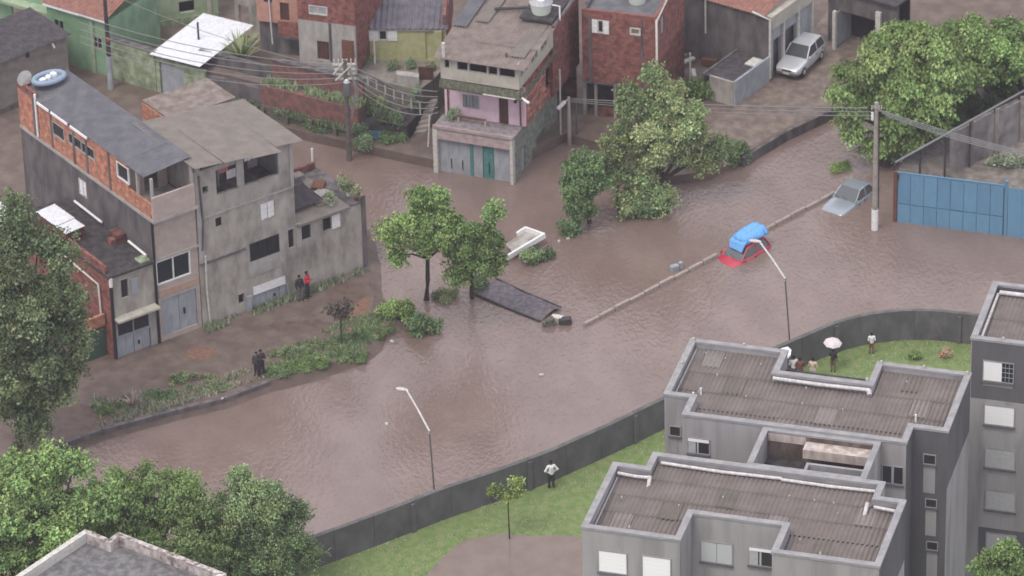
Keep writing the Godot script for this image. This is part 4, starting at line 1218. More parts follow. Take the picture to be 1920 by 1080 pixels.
	slab(h, "canopy", M.plaster_cream, Vector3(-2.78, 2.86, .005), Vector3(-.06, 2.98, .62))
	slab(h, "terrace", M.slab_dark, Vector3(-2.95, 5.51, -9.2), Vector3(-.02, 5.66, .12))
	slab(h, "terrace_parapet", M.brick_red, Vector3(-2.93, 5.665, -4.3), Vector3(-2.75, 6.15, -.3))
	slab(h, "stair_hut", M.brick_dark, Vector3(-2.9, 5.665, -7.4), Vector3(-1.7, 6.35, -4.4))
	for k in 3:
		r = MB.new()
		r.waves(Vector3(-3.0, 6.46 + .03 * (k % 2), -7.5 + 1.08 * k), Vector3(0, .04, 1.1), Vector3(1.25, .1, 0), .24, .035)
		part(h, "skylight_sheet", r, M.roof_white)
	slab(h, "brick_stub", M.brick_dark, Vector3(-.6, 5.665, -3.6), Vector3(-.05, 6.2, -2.7))
	slab(h, "crate", M.brick_red, Vector3(-.95, 5.665, -3.2), Vector3(-.65, 6.0, -2.8))
	slab(h, "rubble", M.mossy, Vector3(-.75, 5.67, -.75), Vector3(-.1, 5.8, -.1), .05)
	pipe(h, "waste_pipe", M.off_white, [Vector3(-3.0, 5.0, -5.2), Vector3(-3.0, 4.75, -1.0), Vector3(-3.0, .6, -.85)], .07)
	pipe(h, "corner_pipe", M.white_paint, [Vector3(-2.82, 5.55, .08), Vector3(-2.82, 5.0, .08)], .1)
	pipe(h, "corner_pipe", M.black, [Vector3(-2.82, 4.95, .08), Vector3(-2.82, .45, .08)], .1)
	# 3: grey unfinished block house with open top storey
	h = framed("row_house", "tall unplastered grey block house with open top storey under taupe sheet roof", "house", fo, yaw, Vector3(2.95, .4, 0), "houses in the row on the muddy bank")
	var o1 := Rect2(4.37, 8.29, 1.42, 1.56)
	var o2 := Rect2(6.20, 8.26, 2.28, 1.71)
	var big := Rect2(6.31, 3.31, 1.94, 1.19)
	g = Rect2(6.36, 0.30, 2.23, 1.42)
	var sh := Rect2(7.15, 5.73, 0.94, 1.04)
	var a1 := Rect2(8.82, 3.24, 0.51, 1.32)
	var s1 := Rect2(4.18, 6.38, 0.36, 0.50)
	var s2 := Rect2(3.46, 8.68, 0.36, 0.42)
	var s3 := Rect2(5.38, 0.93, 0.40, 0.60)
	wall(h, "wall", M.concrete, F0, 2.96, 9.42, .3, 10.15, [o1, o2, big, g, sh, s1, s2, s3, a1], .2)
	window(h, F0, a1, M.concrete_light, M.void_dark, 1, .14)
	wall(h, "right_wall", M.concrete, RIGHT(9.42), .2, 5.6, .3, 9.0, [], .2)
	wall(h, "left_wall", M.concrete, LEFT(2.96), -5.6, -.2, 8.4, 10.9, [], .2)
	wall(h, "back_wall", M.concrete_light, FRONT(-5.4), 3.2, 9.2, .3, 10.3, [Rect2(4.2, 8.2, 1.0, 2.0), Rect2(6.6, 8.6, 1.2, 1.2)], .16)
	slab(h, "floor_slab", M.concrete_dark, Vector3(3.17, 7.1, -5.38), Vector3(9.2, 7.25, -.21))
	slab(h, "floor_slab", M.concrete_dark, Vector3(3.17, 4.3, -5.38), Vector3(9.2, 4.45, -.21))
	slab(h, "partition", M.concrete_light, Vector3(5.9, 7.26, -5.3), Vector3(6.05, 10.1, -2.4))
	slab(h, "roof_beam", M.concrete_dark, Vector3(2.97, 10.16, -.19), Vector3(9.4, 10.24, -.02))
	slab(h, "column", M.concrete_light, Vector3(5.685, 8.469, 0.010), Vector3(6.152, 10.357, 0.060))
	slab(h, "column", M.concrete_light, Vector3(9.2, 7.2, .005), Vector3(9.42, 10.1, .05))
	slab(h, "column", M.concrete_light, Vector3(2.98, 4.4, .005), Vector3(3.3, 10.4, .05))
	slab(h, "ledge", M.concrete_dark, Vector3(2.98, 4.28, .005), Vector3(6.0, 4.4, .1))
	slab(h, "ledge", M.concrete_light, Vector3(3.3, 7.12, .005), Vector3(9.40, 7.22, .05))
	window(h, F0, big, M.black, M.glass_dark, 3, .12)
	shutter(h, F0, sh, M.concrete_light, M.white_paint, 4)
	slab(h, "panel", M.concrete_light, Vector3(6.114, 2.398, 0.005), Vector3(8.232, 3.360, 0.030))
	garage(h, F0, Rect2(g.position, Vector2(g.size.x, g.size.y * .58)), M.metal_grey, 5)
	slab(h, "shop_shutter", M.white_paint, Vector3(g.position.x + .03, g.position.y + g.size.y * .6, -.06), Vector3(g.end.x - .03, g.end.y - .02, -.01))
	window(h, F0, s1, M.black, M.glass_dark, 1, .1)
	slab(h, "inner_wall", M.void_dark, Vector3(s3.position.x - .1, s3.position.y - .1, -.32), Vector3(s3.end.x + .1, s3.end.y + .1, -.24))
	pipe(h, "drain_pipe", M.off_white, [Vector3(3.324, 4.832, 0.100), Vector3(3.291, 2.613, 0.100), Vector3(3.410, -0.026, 0.100)], .06)
	pipe(h, "drain_pipe", M.concrete_dark, [Vector3(3.204, 9.946, 0.080), Vector3(3.324, 6.867, 0.080), Vector3(3.184, 5.214, 0.080)], .06)
	slab(h, "meter_box", M.metal_grey, Vector3(5.849, -0.251, 0.010), Vector3(6.163, 1.273, 0.160))
	for k in 4:
		r = MB.new()
		r.waves(Vector3(2.45 + 1.84 * k, 11.14 - .215 * k, -5.5), Vector3(1.86, -.217, 0), Vector3(0, -.12 + .05 * (k % 2), 6.5 + .25 * (k % 3) - .12 * k), .177, .02)
		part(h, "roof_sheet", r, M.roof_taupe)
	# laundry and clutter on the open storey
	var lines := [[M.tarp_pink, 5.0, 9.1], [M.white_paint, 5.5, 8.6], [M.white_paint, 8.5, 9.2], [M.plastic_blue, 3.35, 10.0], [M.tarp_purple, 6.9, 8.8], [M.white_paint, 6.7, 9.3]]
	for i in lines.size():
		var q := MB.new()
		var x0: float = lines[i][1]
		var y0: float = lines[i][2]
		for j in 4:
			q.quad(Vector3(x0 + .16 * j, y0, -.7 - .05 * (j % 2)), Vector3(x0 + .16 * (j + 1), y0, -.7 - .05 * ((j + 1) % 2)), Vector3(x0 + .16 * (j + 1), y0 + .55, -.72), Vector3(x0 + .16 * j, y0 + .55, -.72))
		one("hanging_cloth", ["pink cloth hung in the left bay of the open top storey", "small white cloth beside the centre column of the open storey", "white cloth in the right bay near the end column", "blue cloth under the eave at the left corner of the taupe roof", "purple cloth in the right bay beside the centre column", "white towel on the line in the middle of the right bay"][i], "laundry", q, lines[i][0], "laundry on the open storey", fo, yaw)
	# 4: low grey house at the end of the row
	h = framed("row_house", "low grey block house at the water end of the row, junk on its flat roof", "house", fo, yaw, Vector3(9.44, .4, 0), "houses in the row on the muddy bank")
	var a2 := Rect2(9.72, 3.44, 0.74, 1.05)
	var a3 := Rect2(11.24, 3.68, 0.50, 0.87)
	var a4 := Rect2(11.82, 3.58, 0.54, 0.98)
	wall(h, "wall", M.concrete, F0, 9.44, 14.1, .2, 4.55, [a2, a3], .2)
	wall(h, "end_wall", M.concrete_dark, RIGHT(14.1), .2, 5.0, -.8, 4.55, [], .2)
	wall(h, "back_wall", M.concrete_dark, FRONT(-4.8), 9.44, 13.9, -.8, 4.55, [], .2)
	window(h, F0, a2, M.concrete_light, M.void_dark, 1, .14)
	window(h, F0, a3, M.black, M.void_dark, 1, .14)
	slab(h, "open_shutter", M.white_paint, Vector3(a4.position.x, a4.position.y, .02), Vector3(a4.end.x, a4.end.y, .06))
	slab(h, "roof", M.roof_taupe, Vector3(9.44, 4.555, -5.0), Vector3(13.0, 4.72, .22))
	slab(h, "roof", M.concrete_dark, Vector3(13.005, 4.555, -5.0), Vector3(14.12, 4.66, .02))
	slab(h, "corner_column", M.concrete_dark, Vector3(13.85, .3, .005), Vector3(14.13, 5.0, .06))
	slab(h, "column", M.concrete_light, Vector3(9.389, 3.189, 0.010), Vector3(9.696, 4.723, 0.050))
	for k in 2:
		r = MB.new()
		r.waves(Vector3(9.5, 5.35 - .22 * k, -2.6 - 2.0 * k), Vector3(2.2, .05, 0), Vector3(.3, -.4, 1.6), .18, .02)
		part(h, "lean_to_sheet", r, M.roof_dark)
	slab(h, "brick_edge", M.brick_dark, Vector3(12.0, 4.73, -4.9), Vector3(13.9, 5.1, -4.72))
	# things lying on that roof
	var pan := MB.new()
	for j in 5:
		pan.quad(Vector3(.45 * j, .05 * (j % 2), 0), Vector3(.45 * (j + 1), .05 * ((j + 1) % 2), 0), Vector3(.45 * (j + 1), .3 + .06 * (j % 2), -1.7), Vector3(.45 * j, .3 + .06 * ((j + 1) % 2), -1.7))
	one("tarpaulin", "faded pink tarpaulin behind the clutter on the low grey roof", "tarpaulin", pan, M.tarp_pink, "", fo + Basis(Vector3.UP, yaw) * Vector3(10.0, 4.9, -4.4), yaw)
	for k in 5:
		var bb := MB.new()
		bb.cbox(Vector3(-.5, 0, -.35), Vector3(.5, .06 + .05 * k, .35), .02)
		one("scrap_board", ["flat grey board on the low roof beside the dark sheet", "wider board lying behind the first board on the low roof", "thin board near the pink tarpaulin", "thick board at the back edge of the low roof", "board stack in the middle of the low roof"][k], "board", bb, [M.roof_brown, M.concrete, M.rust, M.slab_dark, M.roof_taupe][k], "boards on the low grey roof", fo + Basis(Vector3.UP, yaw) * Vector3(12.0 + .45 * (k % 3), 4.73, -1.2 - .85 * k), yaw + .4 * k)
	var greens := [lin(0.056, 0.075, 0.028), lin(0.074, 0.082, 0.033), lin(0.043, 0.068, 0.028)]
	for k in 4:
		var pt := thing("potted_plant", ["straggly plant in a pale pot at the front corner of the low roof", "potted plant just behind the corner plant on the low roof", "dry potted plant at the edge over the end wall", "small pot plant beside the dark sheet on the roof"][k], "pot plant", fo + Basis(Vector3.UP, yaw) * [Vector3(13.75, 4.66, -.3), Vector3(13.7, 4.66, -1.0), Vector3(13.9, 4.66, -1.8), Vector3(12.2, 4.72, -.6)][k], 0, "pot plants on the low roof")
		var pb := MB.new()
		pb.tube([Vector3.ZERO, Vector3(0, .3, 0)], [.13, .18], 10)
		part(pt, "pot", pb, M.off_white if k % 2 else M.rust)
		part(pt, "foliage", crown([[Vector3(0, .55, 0), Vector3(.25, .35, .25)]], 130, .17, greens, 70 + k), M.leaf)
	# satellite dish and paddling pool at the back of the brick top storey
	var B := Basis(Vector3.UP, yaw)
	var dish := thing("satellite_dish", "pale satellite dish at the rear brick corner of the narrow house", "satellite dish", fo + B * Vector3(.1, 11.15, -13.3), yaw)
	var db := MB.new()
	var rings: Array = []
	for i in 5:
		var rr := .06 + .42 * i / 4.0
		var row: Array = []
		for k in 14: row.append(Vector3(cos(TAU * k / 14) * rr, .42 + sin(TAU * k / 14) * rr, .0 + rr * rr * .5))
		rings.append(row)
	db.loft(rings)
	part(dish, "reflector", db, M.off_white)
	pipe(dish, "mast", M.galvanised, [Vector3(0, 0, -.1), Vector3(0, .45, -.06)], .03)
	pipe(dish, "feed_arm", M.galvanised, [Vector3(0, .1, .1), Vector3(0, .35, .5)], .02)
	var pool := thing("paddling_pool", "light blue paddling pool full of white things on the grey sheet roof", "paddling pool", fo + B * Vector3(1.35, 11.25, -12.6), yaw)
	var ring: Array = []
	var rad: Array = []
	for k in 17:
		ring.append(Vector3(cos(TAU * k / 16) * .95, .18, sin(TAU * k / 16) * .6)); rad.append(.16)
	var pb2 := MB.new()
	pb2.tube(ring, rad, 7, false)
	part(pool, "rim", pb2, M.pool_blue)
	var pb3 := MB.new()
	var disc: Array = []
	for k in 16: disc.append(Vector3(cos(TAU * k / 16) * .9, .12, sin(TAU * k / 16) * .55))
	for k in 16: pb3.tri(Vector3(0, .12, 0), disc[(k + 1) % 16], disc[k])
	part(pool, "base", pb3, M.pool_blue)
	for k in 3:
		var sb := MB.new()
		sb.cbox(Vector3(-.2, .12, -.14), Vector3(.2, .36, .14), .07, Transform3D(Basis(Vector3.UP, k * 1.1), Vector3(-.45 + .42 * k, 0, .1 - .12 * k)))
		one("sack", ["white sack at the left in the blue pool", "white sack in the middle of the blue pool", "white sack at the right in the blue pool"][k], "sack", sb, M.white_paint, "sacks in the pool", fo + B * Vector3(1.35, 11.25, -12.6), yaw)
	# green gate beyond the brick wing
	h = framed("green_gate", "dark green gate in an orange wall, half hidden by the tall left tree", "gate", fo, yaw, Vector3(-4.2, .4, -.6))
	wall(h, "wall", M.brick_orange, FRONT(-.6), -5.2, -2.95, 2.3, 3.0, [], .2)
	wall(h, "leaf", M.gate_green, FRONT(-.7), -5.2, -4.1, .2, 2.28, [], .06)
	wall(h, "leaf", M.gate_green, FRONT(-.68), -4.08, -2.95, .2, 2.28, [], .06)
	# hut behind the row
	h = framed("brick_hut", "small brick hut with brown flat roof behind the row of houses", "hut", fo, yaw, Vector3(8.8, .5, -12.3))
	wall(h, "wall", M.brick_red, FRONT(-12.3), 8.8, 13.2, .4, 6.3, [], .16)
	wall(h, "side_wall", M.brick_orange, LEFT(8.8), -15.2, -12.3, .4, 6.3, [], .16)
	slab(h, "roof", M.roof_brown, Vector3(8.9, 6.31, -15.3), Vector3(13.4, 6.42, -12.2))
	slab(h, "corner_post", M.off_white, Vector3(8.72, .5, -12.28), Vector3(8.79, 6.7, -12.2))
	# sheet shed left of the narrow house
	h = framed("sheet_shed", "low shed with white sheet roof left of the brick side wall", "shed", fo, yaw, Vector3(-3.2, .4, -13.5))
	wall(h, "wall", M.concrete_dark, FRONT(-12.4), -4.6, -1.4, .3, 3.4, [], .12)
	wall(h, "side_wall", M.concrete_dark, RIGHT(-1.4), 12.52, 16, .3, 3.4, [], .12)
	r = MB.new()
	r.waves(Vector3(-4.7, 3.7, -15.6), Vector3(3.4, -.2, 0), Vector3(0, -.25, 3.4), .18, .02)
	part(h, "roof", r, M.roof_white)

func garage(par: Node3D, x: Transform3D, r: Rect2, m: Material, panels: int, called := "garage_door") -> void:
	var b := MB.new()
	b.wall(x.translated_local(Vector3(0, 0, .012)), r.position.x - .05, r.end.x + .05, r.position.y - .02, r.end.y + .05, .1, [Rect2(r.position.x, r.position.y - .1, r.size.x, r.size.y + .1)])
	var f := part(par, called, b, m)
	var w := r.size.x / panels
	for i in panels:
		b = MB.new()
		b.wall(x.translated_local(Vector3(0, 0, -.05 - .02 * (i % 2))), r.position.x + w * i + .01, r.position.x + w * (i + 1) - .01, r.position.y, r.end.y, .03, [])
		part(f, "panel", b, m)
	b = MB.new()
	b.box(x * Vector3(r.position.x + r.size.x * .62, r.position.y + r.size.y * .42, -.05), x * Vector3(r.position.x + r.size.x * .66, r.position.y + r.size.y * .58, .03))
	part(f, "handle", b, M.black)

# ------------------------------------------------------------------ the pink house and its neighbours
func pink_house() -> void:
	var fo := Vector3(-4.304, 0.000, -14.004)
	var yaw := -0.3694
	var h := framed("pink_house", "pink three-storey house with grey garage, mossy parapet and old sheet roof", "house", fo, yaw, Vector3.ZERO)
	slab(h, "column", M.off_white, Vector3(-.12, -1, -.3), Vector3(.16, 2.95, .12), .02)
	slab(h, "column", M.off_white, Vector3(4.72, -1, -.28), Vector3(4.92, 2.95, .1), .02)
	slab(h, "beam", M.beam_pink, Vector3(.165, 2.3, -.24), Vector3(4.715, 2.9, .1))
	slab(h, "balcony_floor", M.balcony, Vector3(-.1, 2.955, -1.59), Vector3(4.95, 3.05, .14))
	slab(h, "balcony_kerb", M.beam_pink, Vector3(-.1, 3.055, .02), Vector3(4.95, 3.2, .13))
	# shop front: sheet panels and the teal door
	for p in [[.17, 2.1, 0], [2.32, 2.9, 0], [3.62, 4.7, 0]]:
		wall(h, "sheet_panel", M.metal_grey, FRONT(-.2), p[0], p[1], -1, 2.28, [], .04)
	wall(h, "teal_post", M.metal_teal, FRONT(-.16), 2.11, 2.31, -1, 2.28, [], .1)
	wall(h, "teal_panel", M.metal_teal, FRONT(-.18), 2.905, 3.615, 1.7, 2.28, [], .05)
	var d := wall(h, "door", M.metal_teal, FRONT(-.17), 2.95, 3.6, -1, 1.68, [], .05)
	var hb := MB.new(); hb.box(Vector3(3.3, .35, -.17), Vector3(3.35, 1.1, -.12)); part(d, "handle", hb, M.black)
	for x in [.9, 1.6]:
		slab(h, "handle", M.black, Vector3(x, .3, -.2), Vector3(x + .05, .95, -.16))
	# first floor
	var wi := Rect2(1.22, 3.77, 0.99, 0.83)
	var dr := Rect2(3.46, 2.80, 0.60, 1.68)
	dr = Rect2(dr.position.x, 3.05, dr.size.x, 1.95)
	wall(h, "pink_wall", M.plaster_pink, FRONT(-1.6), .05, 5.1, 3.05, 5.6, [wi, dr], .2)
	shutter(h, FRONT(-1.6), wi, M.off_white, M.metal_grey, 5, "window")
	wall(h, "door", M.wood_dark, FRONT(-1.68), dr.position.x, dr.end.x, 3.05, dr.end.y, [], .05)
	pipe(h, "drain_pipe", M.rust, [Vector3(.28, 5.6, -1.5), Vector3(.3, 3.1, -1.5)], .05)
	pipe(h, "drain_pipe", M.rust, [Vector3(4.85, 5.5, -1.5), Vector3(4.85, 3.1, -1.5)], .05)
	slab(h, "lantern", M.black, Vector3(4.45, 4.6, -1.58), Vector3(4.62, 4.85, -1.45), .03)
	wall(h, "side_wall", M.brick_pale, RIGHT(5.1), 1.8, 9.2, 2.9, 6.2, [Rect2(5.2, 3.6, .9, 1.4)], .2)
	wall(h, "lower_side_wall", M.plaster_grey_green, RIGHT(4.9), .3, 7.6, -1, 2.9, [Rect2(1.3, -1, .8, 2.6), Rect2(3.9, -1, 1.6, 2.1)], .2)
	wall(h, "side_gate", M.metal_grey, RIGHT(4.8), 1.32, 2.08, -1, 1.58, [], .05)
	wall(h, "side_gate", M.roof_grey, RIGHT(4.8), 3.92, 5.48, -1, 1.08, [], .05)
	# mossy eave
	var b := MB.new()
	b.loft([[Vector3(.4, 6.2, -.3), Vector3(.4, 6.3, -.3), Vector3(.4, 6.24, -.06), Vector3(.4, 5.85, .14), Vector3(.4, 5.72, .12)], [Vector3(5.42, 6.2, -.3), Vector3(5.42, 6.3, -.3), Vector3(5.42, 6.1, -.06), Vector3(5.42, 5.8, .14), Vector3(5.42, 5.7, .12)]], false)
	part(h, "mossy_eave", b, M.moss_dark)
	b = MB.new()
	b.loft([[Vector3(5.43, 5.8, .13), Vector3(5.43, 5.7, .13), Vector3(5.43, 5.75, -6), Vector3(5.43, 6.0, -6)], [Vector3(5.62, 5.76, .1), Vector3(5.62, 5.68, .1), Vector3(5.55, 5.75, -6), Vector3(5.55, 5.95, -6)]], false)
	part(h, "eave_end", b, M.moss_dark)
	pipe(h, "eave_pipe", M.off_white, [Vector3(3.2, 5.8, .2), Vector3(5.2, 5.78, .2)], .05)
	pipe(h, "gutter_spout", M.white_paint, [Vector3(5.5, 5.75, -.1), Vector3(6.0, 5.6, .05)], .09)
	# top storey
	var open: Array = []
	for q in [[.72, 1.0], [1.5, 2.15], [2.25, 3.35], [3.45, 4.0], [4.12, 5.1]]: open.append(Rect2(q[0], 7.0, q[1] - q[0], .55))
	wall(h, "top_front", M.plaster_cream, FRONT(-.1), .45, 5.35, 6.28, 7.68, open, .18)
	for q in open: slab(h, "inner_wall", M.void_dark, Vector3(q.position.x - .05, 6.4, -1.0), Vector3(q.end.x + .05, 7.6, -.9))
	var ropen: Array = []
	for q in [[.75, 1.25], [1.35, 1.8], [2.5, 3.0], [3.1, 3.55], [4.1, 4.6], [4.7, 5.1]]: ropen.append(Rect2(q[0] - .3, 6.95, q[1] - q[0], .72))
	wall(h, "top_side", M.plaster_cream, RIGHT(5.35), .29, 5.9, 6.28, 7.85, ropen, .18)
	wall(h, "rear_side_wall", M.brick_red, RIGHT(5.3), 5.91, 10.5, 2.9, 8.4, [], .18)
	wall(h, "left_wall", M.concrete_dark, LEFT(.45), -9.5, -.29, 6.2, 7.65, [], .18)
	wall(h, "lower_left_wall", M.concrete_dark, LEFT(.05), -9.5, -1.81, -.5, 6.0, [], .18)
	wall(h, "back_wall", M.brick_dark, FRONT(-10.3), .6, 5.1, -.5, 8.4, [], .18)
	slab(h, "top_floor", M.concrete_dark, Vector3(.64, 6.05, -9), Vector3(5.15, 6.19, -.31))
	# roof: old sheets in rows, some lifted
	for k in 4:
		b = MB.new()
		b.waves(Vector3(.15 - .06 * k, 7.78 + .19 * k + .02, .3 - 2.25 * k), Vector3(5.7 + .12 * k, .05 * (k % 2), 0), Vector3(-.06, .19, -2.32), .177, .026)
		part(h, "roof_sheet", b, M.roof_brown)
	b = MB.new(); b.waves(Vector3(4.45, 7.99, -.9), Vector3(.95, .0, 0), Vector3(.1, .3, -4.3), .177, .024); part(h, "roof_sheet", b, M.roof_taupe, "paler newer sheet")
	b = MB.new(); b.waves(Vector3(1.15, 8.27, -4.0), Vector3(.85, .03, 0), Vector3(.1, .33, -3.2), .177, .03); part(h, "roof_sheet", b, M.roof_taupe)
	b = MB.new(); b.waves(Vector3(.0, 8.2, -3.2), Vector3(.95, .03, 0), Vector3(.0, .3, -3.6), .177, .026); part(h, "roof_sheet", b, M.roof_grey)
	pipe(h, "ridge_tile", M.roof_dark, [Vector3(1.9, 8.52, -5.35), Vector3(4.1, 8.6, -6.05)], .09)
	pipe(h, "vent_pipe", M.off_white, [Vector3(.75, 7.7, .1), Vector3(.75, 8.75, .1)], .1, 8)
	pipe(h, "vent_pipe", M.rust, [Vector3(4.3, 7.9, -.9), Vector3(4.3, 8.15, -.9)], .08, 8)
	pipe(h, "gutter", M.concrete_dark, [Vector3(5.85, 8.3, -4.6), Vector3(6.0, 8.62, -9.0)], .1)
	slab(h, "deck", M.slab_dark, Vector3(3.7, 8.45, -9.3), Vector3(5.75, 8.58, -4.7))
	var tk := thing("water_tank", "pale round water tank with white lid on the old sheet roof", "water tank", fo + Basis(Vector3.UP, yaw) * Vector3(4.75, 8.6, -5.6), yaw)
	b = MB.new(); b.tube([Vector3.ZERO, Vector3(0, .08, 0), Vector3(0, .62, 0), Vector3(0, .7, 0)], [.5, .55, .66, .66], 22); part(tk, "body", b, M.tank)
	b = MB.new(); b.tube([Vector3(0, .702, 0), Vector3(0, .77, 0), Vector3(0, .84, 0), Vector3(0, .87, 0)], [.7, .7, .42, .25], 22); part(tk, "lid", b, M.white_paint)
	pipe(tk, "pipe", M.white_paint, [Vector3(.7, .6, 0), Vector3(1.2, .65, .1), Vector3(1.2, -.3, .1)], .05)
	# rails, plants and a chair on the balcony
	var ch := thing("bench", "thin brown bench frame on the pink house's balcony", "bench", fo + Basis(Vector3.UP, yaw) * Vector3(1.1, 3.06, -.9), yaw)
	pipe(ch, "seat", M.rust, [Vector3(0, .42, 0), Vector3(.9, .45, .05), Vector3(1.8, .42, 0)], .06)
	for x in [.05, 1.75]: pipe(ch, "leg", M.off_white, [Vector3(x, 0, 0), Vector3(x, .42, 0)], .04)
	bush("balcony_plant", "leafy pot plant at the left end of the pink house's balcony", "plant", fo + Basis(Vector3.UP, yaw) * Vector3(.75, 3.06, -1.1), Vector3(.3, .45, .25), 4, .18, 220, .14, [lin(0.050, 0.082, 0.033)], 301)

func upper_houses() -> void:
	# yellow-green house
	var fo := Vector3(-9.157, 0.000, -22.696)
	var yaw := -0.0574
	var h := framed("yellow_house", "small yellow-green house under a dark corrugated roof", "house", fo, yaw, Vector3(.2, 3.1, 0))
	var w := Rect2(1.54, 4.41, 0.49, 0.69)
	wall(h, "wall", M.plaster_yellow, FRONT(0), .25, 5.6, 2.9, 5.18, [w, Rect2(4.35, 3.1, .5, 1.9)], .2)
	wall(h, "door", M.plaster_yellow, FRONT(-.08), 4.36, 4.84, 3.1, 5.0, [], .04)
	slab(h, "column", M.plaster_yellow, Vector3(4.9, 3.0, .005), Vector3(5.35, 5.08, .2))
	wall(h, "side_wall", M.brick_red, RIGHT(5.6), .2, 7, 2.9, 6.0, [], .2)
	window(h, FRONT(0), w, M.off_white, M.glass_dark, 1, .1)
	for q in [[w.position.x - .62, w.position.x - .03], [w.end.x + .03, w.end.x + .62]]:
		slab(h, "shutter_leaf", M.white_paint, Vector3(q[0], w.position.y, .02), Vector3(q[1], w.end.y, .06))
	for k in 3:
		var b := MB.new()
		b.waves(Vector3(-.05, 5.25 + .52 * k + .015 * k, .14 - 1.95 * k), Vector3(5.75, 0, 0), Vector3(0, .53, -2.0), .34, .05)
		part(h, "roof_sheet", b, M.roof_corrugated)
	slab(h, "gutter_board", M.concrete_light, Vector3(-.05, 5.1, .06), Vector3(5.6, 5.18, .1))
	var post := thing("service_post", "white service post left of the yellow house", "post", Vector3(-9.222, 3.362, -21.296))
	pipe(post, "shaft", M.off_white, [Vector3(0, -.4, 0), Vector3(0, 2.6, 0)], .09)
	slab(post, "meter_box", M.metal_grey, Vector3(-.16, .6, .08), Vector3(.16, 1.1, .22), .02)
	# patio in front, wall and washing
	var pt := thing("patio_terrace", "concrete patio terrace in front of the yellow house", "terrace", Vector3(-6.658, 0.500, -23.838))
	var o := pt.position
	var pol := PackedVector2Array([Vector2(-9.44, -20.87), Vector2(-6.54, -19.33), Vector2(-5.10, -18.90), Vector2(-4.40, -19.89), Vector2(-3.18, -22.95), Vector2(-9.32, -23.65)])
	var b2 := MB.new(); b2.prism(pol, -.6, 3.05); var pb := part(pt, "deck", b2, M.plaster_taupe)
	pb.position = -o
	b2 = MB.new(); b2.prism(PackedVector2Array([Vector2(-6.58, -19.65), Vector2(-5.23, -19.23), Vector2(-5.23, -19.78), Vector2(-6.58, -20.20)]), -.4, 3.6); pb = part(pt, "low_wall", b2, M.concrete_light)
	pb.position = -o
	for k in 7:
		b2 = MB.new()
		var q := Vector3(-8.307, 3.060, -20.093).lerp(Vector3(-5.196, 2.100, -17.978), k / 6.0)
		b2.tube([q + Vector3(0, -.2, .2), q + Vector3(0, .55, .2)], [.05, .05], 5)
		pb = part(pt, "baluster", b2, M.off_white); pb.position = -o
	b2 = MB.new()
	b2.tube([Vector3(-8.371, 3.060, -20.097) + Vector3(0, .55, .2), Vector3(-5.132, 2.100, -17.974) + Vector3(0, .55, .2)], [.06, .06], 6)
	pb = part(pt, "rail", b2, M.concrete_dark); pb.position = -o
	# dark lower terrace with the teal sheet and stair
	var lt := thing("lower_terrace", "dark overgrown lower terrace beside the stairs", "terrace", Vector3(-7.427, 0.000, -16.963))
	o = lt.position
	b2 = MB.new(); b2.prism(PackedVector2Array([Vector2(-9.09, -17.19), Vector2(-6.02, -16.89), Vector2(-5.18, -18.60), Vector2(-4.83, -19.39), Vector2(-8.97, -18.26)]), -.8, 1.6); pb = part(lt, "deck", b2, M.slab_dark); pb.position = -o
	b2 = MB.new(); b2.prism(PackedVector2Array([Vector2(-9.19, -17.33), Vector2(-5.99, -16.55), Vector2(-5.99, -16.95), Vector2(-9.19, -17.73)]), -.8, .5); pb = part(lt, "front_wall", b2, M.stone_wall); pb.position = -o
	b2 = MB.new(); b2.box(Vector3(-.35, -.4, 0), Vector3(.38, 1.25, .05), Transform3D(Basis(Vector3.UP, -.1), Vector3(-7.843, 0.000, -17.120) + Vector3(0, 0, .1)))
	one("metal_sheet", "teal metal sheet leaning against the dark lower terrace", "metal sheet", b2, M.metal_teal_blue)
	var stair := thing("concrete_stairs", "concrete stairs climbing beside the pink house", "stairs", Vector3(-5.676, 0.000, -17.403))
	o = stair.position
	var s0 := Vector3(-6.215, 0.000, -16.763)
	var s1 := Vector3(-5.005, 0.000, -16.964)
	var e0 := Vector3(-5.143, 1.900, -19.647)
	for k in 10:
		var t0 := k / 10.0
		var t1 := (k + 1) / 10.0
		var dir := e0 - s0
		var side := (s1 - s0) * .82
		var p0 := s0 + Vector3(dir.x, 0, dir.z) * t0
		var p1 := s0 + Vector3(dir.x, 0, dir.z) * t1
		b2 = MB.new()
		b2.prism(PackedVector2Array([Vector2(p0.x, p0.z), Vector2(p0.x + side.x, p0.z + side.z), Vector2(p1.x + side.x, p1.z + side.z), Vector2(p1.x, p1.z)]), -.8, .12 + 1.9 * t0)
		pb = part(stair, "step", b2, M.concrete_light if k % 2 else M.plaster_beige); pb.position = -o
	b2 = MB.new(); b2.box(Vector3(-.45, 0, -.06), Vector3(.45, 2.0, .06), Transform3D(Basis(Vector3.UP, -.15), Vector3(-4.822, 1.900, -19.629) + Vector3(0, 0, -.35)))
	one("gate", "dark brown gate at the head of the concrete stairs", "gate", b2, M.wood_dark)
	var cloths := [["red shirt hung on a white post on the patio", M.cloth_red, Vector3(-7.886, 3.060, -22.707), .5, .7], ["yellow cloth hung beside the yellow house's column", M.cloth_yellow, Vector3(-5.211, 3.060, -22.975), .35, .95], ["pale blue towel hung at the patio's left end", M.pool_blue, Vector3(-8.719, 3.060, -22.335), .3, .6]]
	for q in cloths:
		b2 = MB.new()
		for j in 4:
			var z0 := .05 * (j % 2)
			var z1 := .05 * ((j + 1) % 2)
			var d: float = q[3] / 4.0
			b2.quad(Vector3(d * j, .75, z0), Vector3(d * (j + 1), .75, z1), Vector3(d * (j + 1), .75 + q[4], 0), Vector3(d * j, .75 + q[4], 0))
		one("hanging_cloth", q[0], "laundry", b2, q[1], "", q[2])
